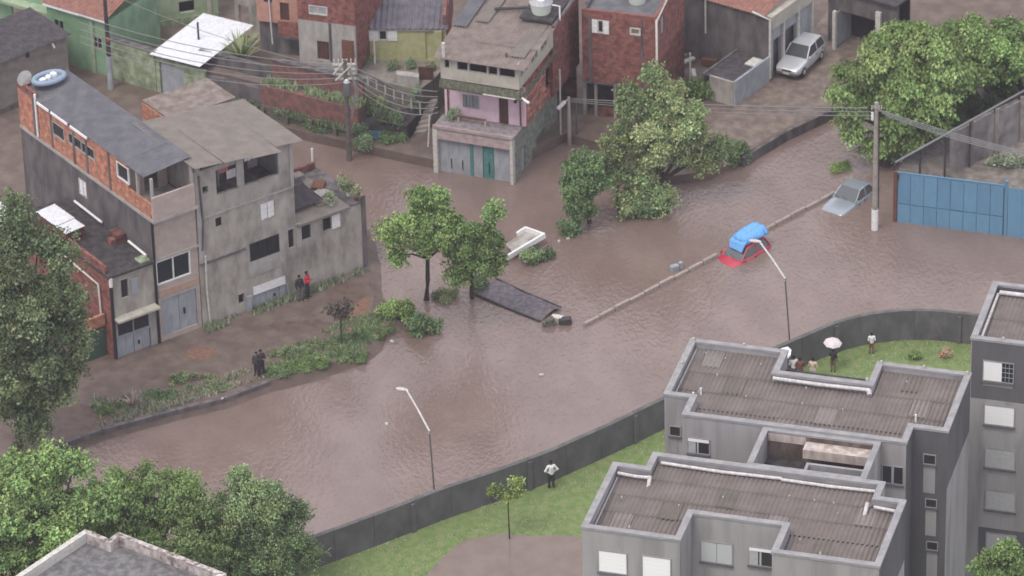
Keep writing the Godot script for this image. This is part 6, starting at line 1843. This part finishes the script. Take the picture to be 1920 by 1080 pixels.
	slab(h, "roof_deck", M.slab_dark, Vector3(-.22, 12.9, 4.08), Vector3(10.66, 13.05, 5.43))
	slab(h, "roof_deck", M.slab_dark, Vector3(-1.88, 12.9, 8.38), Vector3(2.36, 13.05, 10.78))
	slab(h, "roof_deck", M.slab_dark, Vector3(7.38, 12.9, 8.38), Vector3(11.98, 13.05, 10.78))
	pipe(h, "white_pipe", M.lamp_white, [Vector3(.0, 13.75, 4.3), Vector3(3.0, 13.7, 4.34), Vector3(6.0, 13.74, 4.3)], .085, 8)
	pipe(h, "white_pipe", M.lamp_white, [Vector3(6.0, 13.72, 4.36), Vector3(8.4, 13.7, 4.38), Vector3(10.6, 13.74, 4.36)], .085, 8)
	pipe(h, "white_pipe", M.lamp_white, [Vector3(-1.8, 13.75, 5.7), Vector3(-.9, 13.7, 5.72), Vector3(-.25, 13.72, 5.7)], .085, 8)
	pipe(h, "white_pipe", M.lamp_white, [Vector3(10.85, 13.75, 5.75), Vector3(11.9, 13.7, 5.8)], .085, 8)
	pipe(h, "white_pipe", M.lamp_white, [Vector3(-.22, 13.75, 5.6), Vector3(-.2, 13.3, 6.1)], .1, 8)
	pipe(h, "white_pipe", M.lamp_white, [Vector3(10.5, 13.85, 5.6), Vector3(10.45, 13.3, 6.2)], .1, 8)
	pipe(h, "gutter", M.parapet, [Vector3(-1.8, 13.55, 5.8), Vector3(-1.8, 13.4, 10.6)], .06)
	caps(h, [Vector3(-1.163, 13.400, 7.358), Vector3(1.646, 13.300, 7.293), Vector3(3.562, 13.400, 6.202), Vector3(6.631, 13.400, 5.402), Vector3(7.871, 13.400, 5.442), Vector3(8.816, 13.400, 5.456), Vector3(9.187, 13.300, 6.179), Vector3(10.419, 13.400, 5.989), Vector3(7.915, 13.200, 8.694), Vector3(5.748, 13.500, 4.102), Vector3(9.362, 13.980, 10.766), Vector3(0.078, 13.980, 10.662)])
	block_window(h, FRONT(11.05), Rect2(-1.33, 11.61, 1.35, 1.15), "white")
	block_window(h, FRONT(11.05), Rect2(0.82, 11.64, 1.35, 1.15), "white")
	block_window(h, FRONT(8.65), Rect2(3.09, 11.36, 1.50, 1.10), "pale")
	block_window(h, FRONT(8.65), Rect2(5.44, 11.53, 1.20, 0.95), "open")
	block_window(h, RIGHT(12.25), Rect2(-8.6, 8.6, .7, .7), "small")
	# link between the two blocks with an open roof terrace
	h = framed("stair_core", "open roof terrace of the stair core between the two grey blocks", "building", fo, yaw, Vector3(4, -.4, 3))
	out = [Vector2(4.1, .03), Vector2(9.95, .03), Vector2(9.95, 3.77), Vector2(4.1, 3.77)]
	ring(h, "wall", out, -.4, 13.75, .25, [L])
	ring(h, "parapet_cap", [Vector2(4.1, .06), Vector2(9.95, .06), Vector2(9.95, 3.7), Vector2(4.1, 3.7)], 13.752, 13.86, .28, [M.parapet], .03)
	slab(h, "terrace_floor", M.slab_dark, Vector3(4.36, 12.2, .3), Vector3(9.69, 12.3, 3.5))
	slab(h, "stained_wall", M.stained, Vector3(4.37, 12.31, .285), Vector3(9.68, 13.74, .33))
	slab(h, "pale_band", M.cream_band, Vector3(4.38, 13.3, .335), Vector3(6.28, 13.72, .37))
	slab(h, "overhang", M.cream_band, Vector3(6.3, 13.35, .335), Vector3(9.66, 13.5, 1.1))
	slab(h, "overhang_beam", M.cream_band, Vector3(6.3, 13.0, 1.0), Vector3(9.66, 13.34, 1.1))
	slab(h, "inner_box_wall", M.parapet, Vector3(6.9, 12.31, 2.2), Vector3(9.66, 13.5, 2.36))
	slab(h, "inner_box_wall", M.parapet, Vector3(6.75, 12.31, 2.2), Vector3(6.895, 13.5, 3.5))
	slab(h, "terrace_vent", M.white_paint, Vector3(5.4, 12.31, 1.4), Vector3(5.55, 12.5, 1.55), .02)
	# right block
	h = framed("apartment_block", "grey apartment block at the right edge with a column of shuttered windows", "building", fo, yaw, Vector3(12.3, -.4, -10.55), "grey apartment blocks")
	out = [Vector2(12.3, -16.35), Vector2(26, -16.35), Vector2(26, -10.55), Vector2(12.3, -10.55)]
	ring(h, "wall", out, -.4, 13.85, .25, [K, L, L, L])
	ring(h, "parapet_cap", out, 13.852, 13.98, .28, [M.parapet], .05)
	roof_row(h, 12.6, 25.7, -16.0, -13.5, 13.6, 13.48)
	roof_row(h, 12.6, 25.7, -13.55, -10.85, 13.45, 13.3)
	slab(h, "roof_deck", M.slab_dark, Vector3(12.6, 12.9, -16.0), Vector3(25.7, 13.05, -10.85))
	pipe(h, "white_pipe", M.lamp_white, [Vector3(12.75, 13.75, -15.7), Vector3(16, 13.75, -15.75)], .12, 8)
	pipe(h, "gutter", M.lamp_white, [Vector3(12.68, 13.7, -15.6), Vector3(12.68, 13.6, -11.0)], .08)
	caps(h, [Vector3(13.9, 13.98, -10.7), Vector3(12.45, 13.98, -10.7), Vector3(15.5, 13.4, -13)], .09)
	slab(h, "light_panel", M.tower_light, Vector3(12.9, -.3, -10.545), Vector3(25.9, Vector3(13.989, 10.478, -10.550).y, -10.53))
	slab(h, "dark_band", M.tower_dark, Vector3(12.35, Vector3(13.989, 10.478, -10.550).y + .005, -10.545), Vector3(25.9, 13.84, -10.532))
	slab(h, "dark_panel", M.tower_dark, Vector3(12.95, Vector3(13.708, -0.123, -10.550).y, -10.527), Vector3(25.8, Vector3(13.635, 2.807, -10.550).y, -10.515))
	var X := FRONT(-10.52)
	block_window(h, X, Rect2(12.98, 11.64, 1.50, 1.10), "half")
	block_window(h, X, Rect2(13.10, 9.07, 1.50, 1.10), "white")
	block_window(h, X, Rect2(13.20, 6.51, 1.50, 1.10), "grey")
	block_window(h, X, Rect2(13.29, 3.99, 1.50, 1.10), "grey")
	block_window(h, X, Rect2(13.38, 1.41, 1.50, 1.10), "grey")
	# worn flat roof at the lower left
	h = thing("flat_roofed_building", "low building at the bottom left, dark flat roof and worn white parapet", "building", Vector3(-19.5, -.4, 42))
	var o := h.position
	var c0 := Vector2(-23.97, 40.01)
	var c1 := Vector2(-21.53, 36.88)
	var c2 := Vector2(-20.29, 37.82)
	var c2b := Vector2(-19.87, 37.21)
	var c3 := Vector2(-14.35, 41.24)
	var pts := [c0 - Vector2(o.x, o.z), c1 - Vector2(o.x, o.z), c2 - Vector2(o.x, o.z), c2b - Vector2(o.x, o.z), c3 - Vector2(o.x, o.z), c3 + (c0 - c1) * 1.4 - Vector2(o.x, o.z), c0 + (c0 - c1) * .4 - Vector2(o.x, o.z)]
	ring(h, "wall", pts, .0, 7.9, .22, [M.plaster_cream])
	ring(h, "parapet", pts, 7.902, 8.5, .3, [M.off_white, M.worn_white, M.worn_white, M.worn_white, M.off_white, M.off_white, M.off_white])
	var deck := MB.new()
	var ip := PackedVector2Array()
	for p: Vector2 in pts: ip.append(p.lerp(Vector2(2, 3), .03))
	deck.prism(ip, 7.7, 7.95)
	part(h, "roof", deck, M.slab_grey)


# ------------------------------------------------------------------ fences, poles, vehicles, people, flotsam
func blue_gate() -> void:
	var fo := Vector3(22.290, 0.000, -6.564)
	var yaw := -0.3104
	var h := framed("blue_gate", "long blue sheet-metal gate standing in the flood water", "gate", fo, yaw, Vector3.ZERO)
	rng.seed = 5
	var x := .12
	var k := 0
	while x < 6.3:
		var w := .78
		if x + w > 6.3: w = 6.36 - x
		var b := MB.new()
		b.wall(FRONT(rng.randf_range(-.02, .02)), x + .012, x + w - .012, 1.24, 3.25 - rng.randf() * .03, .03, [])
		part(h, "upper_panel", b, [M.metal_blue, M.metal_blue_deep, M.metal_blue_pale][(k * 2 + 1) % 3])
		b = MB.new()
		b.wall(FRONT(.03 + rng.randf_range(-.02, .02)), x + .012, x + w - .012, -1.0, 1.20, .03, [])
		part(h, "lower_panel", b, [M.metal_blue_pale, M.metal_blue, M.metal_blue_deep][(k * k + k / 2) % 3])
		x += w; k += 1
	slab(h, "back_sheet", M.metal_blue_deep, Vector3(.1, -1, -.16), Vector3(6.41, 3.1, -.1))
	slab(h, "post", M.rust, Vector3(-.1, -1, -.1), Vector3(.1, 3.3, .08))
	slab(h, "post", M.metal_blue_deep, Vector3(6.42, -1, -.1), Vector3(6.6, 3.6, .08))
	slab(h, "top_rail", M.metal_blue, Vector3(.1, 3.255, -.04), Vector3(6.41, 3.3, .04))
	slab(h, "stiffener", M.slab_dark, Vector3(.13, 2.75, .03), Vector3(.2, 3.15, .06))
	h = framed("blue_gate", "narrower blue gate panel at the right edge beyond the dark post", "gate", fo, yaw, Vector3(6.62, 0, 0))
	for j in 4:
		var b := MB.new()
		b.wall(FRONT(.06 + .01 * (j % 2)), 6.64 + .78 * j, 6.64 + .78 * (j + 1) - .012, -1, 3.2, .03, [])
		part(h, "panel", b, [M.metal_blue_pale, M.metal_blue][j % 2])
	# wire fence running back from the gate
	var A := Vector3(22.291, 3.500, -7.248)
	var Z := Vector3(30.596, 3.500, -15.700)
	Z = A + (Z - A) * 1.35
	h = thing("wire_fence", "tall wire mesh fence with top rail running back from the gate", "fence", Vector3(A.x, 0, A.z))
	var d := Z - A
	var len_ := d.length()
	var dir := d / len_
	var b := MB.new()
	b.tube([Vector3(0, 3.5, 0), d + Vector3(0, 3.5, 0)], [.07, .07], 6)
	part(h, "top_rail", b, M.galvanised_dull)
	for i in 8:
		var p := dir * (len_ * i / 7.0)
		b = MB.new()
		b.tube([p + Vector3(0, -1, 0), p + Vector3(0, 3.5, 0)], [.07, .07], 6)
		part(h, "post", b, M.slab_dark)
	b = MB.new()
	var step := .28
	var up := 3.2
	var s := -up
	while s < len_:
		for sg in [0, 1]:
			var u0 := s
			var v0 := .3 if sg == 0 else .3 + up
			var u1 := s + up
			var v1 := .3 + up if sg == 0 else .3
			if u0 < 0:
				v0 += (0 - u0) * (1 if sg == 0 else -1); u0 = 0
			if u1 > len_:
				v1 -= (u1 - len_) * (1 if sg == 0 else -1); u1 = len_
			if u1 > u0: b.tube([dir * u0 + Vector3.UP * v0, dir * u1 + Vector3.UP * v1], [.008, .008], 3, false)
		s += step
	var net := part(h, "wire_mesh", b, M.galvanised_dull)
	net.set_meta("kind", "stuff")
	# stained wall of the yard behind it and pale posts
	h = thing("yard_wall", "stained grey concrete wall inside the fenced yard", "wall", Vector3(26.615, 0.500, -12.846))
	var base := Vector3(23.700, 0.500, -11.825) - h.position
	var e := Vector3(33.346, 0.500, -19.866) - h.position
	b = MB.new()
	b.prism(PackedVector2Array([Vector2(base.x + 2.2, base.z), Vector2(e.x + 2, e.z), Vector2(e.x + 2.3, e.z + .25), Vector2(base.x + 2.5, base.z + .25)]), -1, 2.6)
	part(h, "wall", b, M.yard_wall)
	for i in 5:
		var p := base.lerp(e, .12 + i * .17)
		b = MB.new()
		b.box(Vector3(p.x + 2.2, -.8, p.z + .3), Vector3(p.x + 2.45, 2.9, p.z + .5))
		part(h, "pier", b, M.plaster_taupe)
	var yard := MB.new()
	yard.prism(PackedVector2Array([Vector2(22.89, -11.92), Vector2(23.55, -13.86), Vector2(32.99, -25.65), Vector2(37.12, -16.45), Vector2(34.83, -2.37), Vector2(29.13, -6.43)]), -1, .4)
	setting("yard_ground", yard, M.yard_ground)
	bush("yard_weeds", "low weeds behind the blue gate at the right edge", "shrub", Vector3(29.546, 0.400, -12.212), Vector3(1.6, .4, .7), 7, .4, 1200, .18, [lin(.07, .10, .05), lin(.1, .11, .06)], 401)

func pole(label: String, base: Vector3, top: float, m: Material, white: float, r := .16) -> Node3D:
	var t := thing("utility_pole", label, "utility pole", base)
	var b := MB.new()
	b.tube([Vector3(0, -1 - base.y, 0), Vector3(0, white, 0), Vector3(0, top, 0)], [r * 1.15, r * 1.1, r * .75], 10)
	part(t, "shaft", b, m)
	return t

func cable(label: String, a: Vector3, b: Vector3, sag: float, r := .02, group := "overhead cables") -> void:
	var m := MB.new()
	var pts: Array = []
	var rr: Array = []
	for i in 13:
		var t := i / 12.0
		pts.append(a.lerp(b, t) - a - Vector3.UP * sag * 4 * t * (1 - t)); rr.append(r)
	m.tube(pts, rr, 4, false)
	one("cable", label, "cable", m, M.cable, group, a)

func poles() -> void:
	# right pole in the water
	var p := Vector3(21.049, 0.000, -5.683)
	var top := Vector3(21.049, 8.301, -5.683)
	var t := pole("tall concrete utility pole with white painted foot beside the blue gate", p, top.y, M.pole_concrete, 1.3)
	var b := MB.new()
	b.tube([Vector3(0, -.3, 0), Vector3(0, 1.35, 0)], [.205, .195], 12)
	part(t, "white_foot", b, M.white_paint)
	slab(t, "crossarm", M.wood_dark, Vector3(-.32, top.y - .55, -.05), Vector3(.32, top.y - .45, .05))
	for x in [-.26, -.1, .14, .28]:
		b = MB.new(); b.tube([Vector3(x, top.y - .42, 0), Vector3(x, top.y - .2, 0)], [.05, .035], 7); part(t, "insulator", b, M.off_white)
	slab(t, "bracket", M.white_paint, Vector3(-.3, top.y - 1.1, -.1), Vector3(-.16, top.y - .6, .1), .02)
	pipe(t, "cable_riser", M.black, [Vector3(.2, 1.4, .05), Vector3(.15, top.y - .6, .05)], .03)
	# left pole with transformer and crowded brackets
	var q := Vector3(-9.481, 0.000, -15.742)
	var ltop := Vector3(-9.481, 6.720, -15.742)
	var t2 := pole("dark utility pole crowded with cables and a transformer, left of the stairs", q, ltop.y, M.pole_grey, .3)
	b = MB.new(); b.tube([Vector3(.05, ltop.y - 2.2, .25), Vector3(.05, ltop.y - 1.35, .25)], [.24, .24], 12); part(t2, "transformer", b, M.roof_grey)
	b = MB.new(); b.tube([Vector3(.05, ltop.y - 1.35, .25), Vector3(.05, ltop.y - 1.2, .25)], [.2, .1], 12); part(t2, "transformer_cap", b, M.white_paint)
	for k in 4:
		slab(t2, "crossarm", M.off_white, Vector3(-.75 + .1 * k, ltop.y - .35 - .32 * k, -.05), Vector3(.65, ltop.y - .25 - .32 * k, .05))
	for k in 6:
		b = MB.new(); b.tube([Vector3(-.65 + .25 * k, ltop.y - .25, 0), Vector3(-.65 + .25 * k, ltop.y + .05, 0)], [.05, .04], 6); part(t2, "insulator", b, M.off_white)
	for k in 3: pipe(t2, "drop_cable", M.cable, [Vector3(.25, ltop.y - .4 - .2 * k, .1), Vector3(.55 + .1 * k, ltop.y - 1.9, .3), Vector3(.25, ltop.y - 3.2 - .3 * k, .2)], .035)
	pipe(t2, "brace", M.off_white, [Vector3(-.7, ltop.y - .9, .1), Vector3(-.1, ltop.y - .1, .1)], .05)
	pipe(t2, "brace", M.off_white, [Vector3(-.6, ltop.y - 1.3, .1), Vector3(.3, ltop.y - .4, .1)], .05)
	# pole beside the pink house with a lamp
	var r := Vector3(3.663, 0.000, -16.889)
	var rtop := Vector3(3.663, 3.241, -16.889)
	var t3 := pole("short grey pole with a bracket lamp at the pink house's side", r, rtop.y, M.concrete, .3, .12)
	pipe(t3, "lamp_arm", M.galvanised, [Vector3(0, rtop.y - .1, 0), Vector3(-.35, rtop.y - .25, .3)], .04)
	b = MB.new(); b.cbox(Vector3(-.12, -.06, -.35), Vector3(.12, .06, .35), .03, Transform3D(Basis(Vector3.UP, -.7).rotated(Vector3.RIGHT, .5), Vector3(-.45, rtop.y - .3, .45))); part(t3, "lamp_head", b, M.lamp_white)
	pipe(thing("service_pipe", "tall white service pipe in front of the brick side wall", "pipe", Vector3(3.159, 0.000, -17.184)), "shaft", M.off_white, [Vector3(0, -1, 0), Vector3(3.159, 4.959, -17.184) - Vector3(3.159, 0.000, -17.184)], .06)
	pipe(thing("fence_post", "weathered post beside the short lamp pole", "post", Vector3(4.115, 0.000, -17.132)), "shaft", M.concrete_dark, [Vector3(0, -1, 0), Vector3(4.115, 2.812, -17.132) - Vector3(4.115, 0.000, -17.132)], .07)
	pipe(thing("service_pipe", "tall pale pipe standing beside the pink house's left column", "pipe", Vector3(-4.875, 0.000, -15.490)), "shaft", M.off_white, [Vector3(0, -1, 0), Vector3(.25, 2.4, -1.2)], .06)
	# dark poles in the upper left
	var u := Vector3(-24.163, 0.500, -25.032)
	var t4 := pole("dark pole with pale foot in front of the green house", u, Vector3(-24.163, 6.762, -25.032).y - .5, M.slab_dark, .3, .15)
	b = MB.new(); b.tube([Vector3(0, -.2, 0), Vector3(0, 2.1, 0)], [.2, .18], 10); part(t4, "pale_foot", b, M.metal_grey)
	slab(t4, "box", M.cloth_red, Vector3(-.06, 3.2, .14), Vector3(.1, 3.45, .24))
	for k in 3: slab(t4, "bracket", M.off_white, Vector3(.1, 6.0 + .5 * k, .05), Vector3(.75, 6.15 + .5 * k, .15))
	pipe(thing("thin_post", "thin dark post standing through the white shed roof", "post", Vector3(-18.678, 0.500, -25.564)), "shaft", M.slab_dark, [Vector3(0, 0, 0), Vector3(-18.678, 4.450, -25.564) - Vector3(-18.678, 0.500, -25.564)], .07)
	pipe(thing("street_marker", "short white marker post standing in the water behind the row", "post", Vector3(-11.673, 0.000, -15.729)), "shaft", M.white_paint, [Vector3(0, -.5, 0), Vector3(0, .85, 0)], .07)
	# cables
	for k in 3:
		cable(["highest cable between the pink house pole and the gate pole", "middle cable between the pink house pole and the gate pole", "lowest cable between the pink house pole and the gate pole"][k], r + Vector3(0, rtop.y - .1 - .1 * k, 0), p + Vector3(-.5 + .3 * k, top.y - .35 - .25 * k, 0), .12 + .08 * k, .03)
	for k in 4:
		cable(["top cable running right from the gate pole", "second cable running right from the gate pole", "third cable running right from the gate pole", "lowest cable running right from the gate pole"][k], p + Vector3(-.3 + .3 * k, top.y - .3 - .2 * k, 0), p + Vector3(16, top.y - .6 - .45 * k, 9 - 1.2 * k), .5 + .12 * k, .03)
	for k in 5:
		cable(["top strand of the cables running left from the dark pole", "second strand of the cables running left from the dark pole", "third strand of the cables running left from the dark pole", "fourth strand of the cables running left from the dark pole", "lowest strand of the cables running left from the dark pole"][k], q + Vector3(-.6 + .2 * k, ltop.y - .3 - .3 * k, 0), q + Vector3(-16, ltop.y + .6 - .45 * k, -5.5), .6 + .15 * k, .028)
	for k in 5:
		cable(["top strand running from the dark pole to the pink house", "second strand from the dark pole to the pink house", "third strand from the dark pole to the pink house", "fourth strand from the dark pole to the pink house", "lowest strand from the dark pole to the pink house"][k], q + Vector3(.4, ltop.y - .4 - .3 * k, .05), Vector3(-3.973, 5.200, -14.305) + Vector3(-.1, -.35 * k, 0), .35 + .12 * k, .03)
	cable("thin cable crossing above the white shed to the dark pole", u + Vector3(0, 6.5, 0), q + Vector3(-.4, ltop.y - .6, 0), .5, .02)

func street_lamp(label: String, base: Vector3, knee: Vector3, tip: Vector3) -> void:
	var t := thing("street_lamp", label, "street lamp", base, 0, "street lamps along the garden wall")
	var k := knee - base
	var e := tip - base
	pipe(t, "pole", M.pole_dark, [Vector3(0, -1.5, 0), k], .045, 8)
	pipe(t, "arm", M.lamp_white, [k - Vector3(0, .15, 0), k, k.lerp(e, .5) + Vector3(0, .06, 0), e], .055, 8)
	var b := MB.new()
	var dir := (e - k).normalized()
	var yaw := atan2(dir.x, dir.z)
	b.loft([_oval(-.1, .05, .04), _oval(.1, .13, .08), _oval(.4, .15, .09), _oval(.58, .06, .04)])
	var hd := part(t, "lamp_head", b, M.lamp_white)
	hd.position = e; hd.rotation = Vector3(0, yaw + .9, 0)

func _oval(z: float, w: float, h: float) -> Array:
	var r: Array = []
	for k in 10: r.append(Vector3(cos(TAU * k / 10) * w, sin(TAU * k / 10) * h, z))
	return r

func flood_things() -> void:
	# concrete beam (top of a barrier) in the water
	for i in 2:
		var a: Vector3 = [Vector3(3.984, 0.220, 4.478), Vector3(14.408, 0.220, -5.521)][i]
		var b: Vector3 = [Vector3(11.820, 0.220, -2.976), Vector3(19.058, 0.220, -9.987)][i]
		var t := thing("concrete_barrier", ["long pale concrete barrier top rising from the water left of the red car", "shorter concrete barrier top between the red car and the blue-grey car"][i], "barrier", Vector3(a.x, 0, a.z), 0, "barrier tops in the flood")
		var n := 9 if i == 0 else 5
		var d := (b - a) / n
		for k in n:
			var m := MB.new()
			var yaw := atan2(-d.z, d.x)
			m.cbox(Vector3(.03, -.9, -.105), Vector3(d.length() - .03, .2 + .03 * ((k * 7) % 3), .105), .03, Transform3D(Basis(Vector3.UP, yaw), Vector3(d.x * k, 0, d.z * k)))
			part(t, "segment", m, M.barrier)
	var m := MB.new()
	m.cbox(Vector3(-.28, -.05, -.16), Vector3(.25, .3, .16), .06); m.cbox(Vector3(.26, -.02, -.1), Vector3(.5, .42, .12), .05)
	one("wedged_crate", "small grey crate caught on the long concrete barrier", "crate", m, M.metal_grey, "", Vector3(9.314, 0.050, -1.558), .4)
	# cars
	var along := func(rear: Vector3, front: Vector3, pitch: float, roll := 0.0) -> Basis:
		var d := front - rear
		return Basis(Vector3.UP, atan2(-d.z, d.x)) * Basis(Vector3(0, 0, 1), pitch) * Basis(Vector3.RIGHT, roll)
	var wc := car("silver-white hatchback parked by the garage house on the upper street", Vector3(17.966, 0.720, -25.042), along.call(Vector3(19.142, 0.720, -27.603), Vector3(17.046, 0.720, -23.829), 0.0), M.car_silver, 4.0, 1.7, 1.5, true)
	wc.set_meta("label", "silver-white hatchback parked by the garage house on the upper street")
	var c0 := Vector3(19.927, 0.000, -9.435)
	car("blue-grey saloon half sunk in the flood near the pole", c0 + Vector3(0, -.62, 0), along.call(Vector3(20.893, 0.000, -11.129), Vector3(18.823, 0.000, -8.340), .015, .0), M.car_blue, 4.2, 1.72, 1.42, false)
	var c1 := Vector3(13.142, 0.000, -3.107)
	var rb: Basis = along.call(Vector3(14.340, 0.000, -4.287), Vector3(11.916, 0.000, -1.815), -.04, .03)
	car("red hatchback sunk to its windows with a blue bundle on top", c1 + Vector3(0, -.72, 0), rb, M.car_red, 3.9, 1.68, 1.42, true, false)
	var bt := thing("tarpaulin_bundle", "bright blue plastic bundle tied on the sunken red car's roof", "bundle", c1 + Vector3(0, -.72, 0) + rb * Vector3(-.75, 1.45, 0))
	bt.basis = rb.scaled_local(Vector3(1.0, 1.15, 1.05))
	m = MB.new()
	var rings: Array = []
	for s in [[-1.2, .55], [-1.12, .9], [-.9, 1.0], [-.2, 1.02], [.5, .98], [.72, .85], [.8, .5]]:
		var row: Array = []
		for k in 20:
			var a := TAU * k / 20
			var w := .62 + .05 * sin(a * 3 + s[0] * 2)
			var y := .42 * sin(a) * (1.0 - .35 * exp(-pow(cos(a) / .22, 2)) if sin(a) > 0 else .5)
			row.append(Vector3(s[0], y * s[1] + .12, cos(a) * w * s[1]))
		rings.append(row)
	m.loft(rings)
	part(bt, "sheet", m, M.plastic_blue)
	m = MB.new()
	m.loft([[Vector3(.45, .34, -.5), Vector3(.45, .38, -.5), Vector3(.45, .4, .45), Vector3(.45, .34, .45)], [Vector3(.9, .12, -.56), Vector3(.92, .16, -.56), Vector3(.95, .16, .5), Vector3(.93, .1, .5)], [Vector3(1.12, -.2, -.5), Vector3(1.15, -.18, -.5), Vector3(1.12, -.12, .42), Vector3(1.1, -.16, .42)]], false)
	part(bt, "hanging_flap", m, M.plastic_blue)
	for x in [-.75, .15]:
		m = MB.new()
		var pts: Array = []
		var rr: Array = []
		for k in 11:
			var a := PI * k / 10
			pts.append(Vector3(x, .15 + .3 * sin(a) * (1.0 - .35 * exp(-pow(cos(a) / .22, 2))), cos(a) * .68)); rr.append(.022)
		m.tube(pts, rr, 5)
		part(bt, "strap", m, M.strap)
	# half-sunk roof and white frame on the drowned traffic island
	var rf := thing("sunken_roof", "long dark purple-grey roof sheet half sunk beside the island trees", "roof", Vector3(0.716, 0.000, 2.744))
	var a0 := Vector3(-2.274, 0.160, 0.642) - rf.position
	var a1 := Vector3(-0.897, 0.220, -0.760) - rf.position
	var b0 := Vector3(1.509, 0.060, 3.899) - rf.position
	var b1 := Vector3(2.738, 0.140, 2.552) - rf.position
	for k in 5:
		m = MB.new()
		var n := 6
		for j in n:
			var q: Array = []
			for e in [[0, 0], [1, 0], [1, 1], [0, 1]]:
				var s: float = (k + e[0]) / 5.0
				var v: float = (j + e[1]) / float(n)
				var pnt := a0.lerp(b0, s).lerp(a1.lerp(b1, s), v)
				q.append(pnt + Vector3.UP * (.12 * sin(v * PI) - .06 * sin(s * PI) + .05 * sin(s * 17 + v * 5)))
			m.quad(q[0], q[1], q[2], q[3])
		part(rf, "sheet", m, M.tarp_purple)
	pipe(rf, "edge_pipe", M.slab_dark, [a0, a0.lerp(b0, .5) - Vector3.UP * .06, b0], .06)
	pipe(rf, "edge_pipe", M.slab_dark, [a1, a1.lerp(b1, .5) - Vector3.UP * .06, b1], .05)
	for k in 3:
		m = MB.new(); m.cbox(Vector3(-.35, -.3, -.2), Vector3(.35, .2 + .08 * k, .2), .04)
		var dbr := one("debris_block", ["pale board end at the lower end of the sunken roof", "dark beam end at the tip of the sunken roof", "mossy block under the lower end of the sunken roof"][k], "debris", m, [M.off_white, M.slab_dark, M.moss_dark][k], "debris at the sunken roof", [Vector3(2.500, 0.150, 3.867), Vector3(2.942, 0.100, 4.160), Vector3(2.041, 0.050, 4.265)][k], -.4 + .3 * k)
		dbr.rotation.z = .15 * k
	var wf := thing("tilted_shelter", "white painted concrete frame lying tilted among the island's debris", "frame", Vector3(0.670, 0.000, -4.265))
	var f0 := Vector3(-0.383, 0.350, -2.837) - wf.position
	var f1 := Vector3(1.922, 0.750, -4.744) - wf.position
	var f2 := Vector3(0.859, 0.850, -5.376) - wf.position
	var f3 := Vector3(-0.298, 0.500, -4.555) - wf.position
	for e in [[f0, f1], [f1, f2], [f2, f3 + (f2 - f3) * .6]]:
		m = MB.new()
		var d: Vector3 = e[1] - e[0]
		m.cbox(Vector3(-.05, -.22, -.07), Vector3(d.length() + .05, .1, .07), .02, Transform3D(Basis.looking_at(d, Vector3.UP) * Basis(Vector3.UP, PI / 2), e[0]))
		part(wf, "bar", m, M.white_paint)
	m = MB.new(); m.quad(f0.lerp(f1, .25) - Vector3.UP * .15, f1 - Vector3.UP * .15, f2 - Vector3.UP * .15, f3 - Vector3.UP * .2)
	part(wf, "panel", m, M.concrete)
	# floating litter
	var lit := [[Vector3(1.492, 0.030, 9.727), "white foam box floating alone in the middle of the street"], [Vector3(-7.005, 0.030, 14.477), "pale scrap floating near the first street lamp's head"], [Vector3(20.245, 0.030, -15.253), "white board floating under the big tree"], [Vector3(-11.014, 0.030, -17.910), "pale scrap floating behind the row of houses"], [Vector3(3.310, 0.030, -5.509), "white bottle washed among the island debris"], [Vector3(2.780, 0.030, -5.223), "pale scrap beside the bottle in the island debris"], [Vector3(-6.780, 0.030, 5.659), "white scrap caught in the bank's weeds"], [Vector3(-11.888, 0.450, 6.980), "white bag on the weedy bank"], [Vector3(-16.006, 0.450, 12.032), "white bag at the kerb of the mud bank"], [Vector3(-1.342, 0.030, -2.462), "pale scrap behind the white frame"], [Vector3(-6.082, 0.030, -15.767), "white scrap by the stairs' foot"], [Vector3(18.449, 0.030, -20.350), "pale scrap on the upper bank's edge"]]
	rng.seed = 9
	for q in lit:
		m = MB.new()
		var s := rng.randf_range(.55, 1.0)
		m.cbox(Vector3(-.14, -.04, -.09) * s, Vector3(.14, .07, .09) * s, .03)
		one("litter", q[1], "litter", m, M.litter, "floating litter", q[0], rng.randf() * 3)
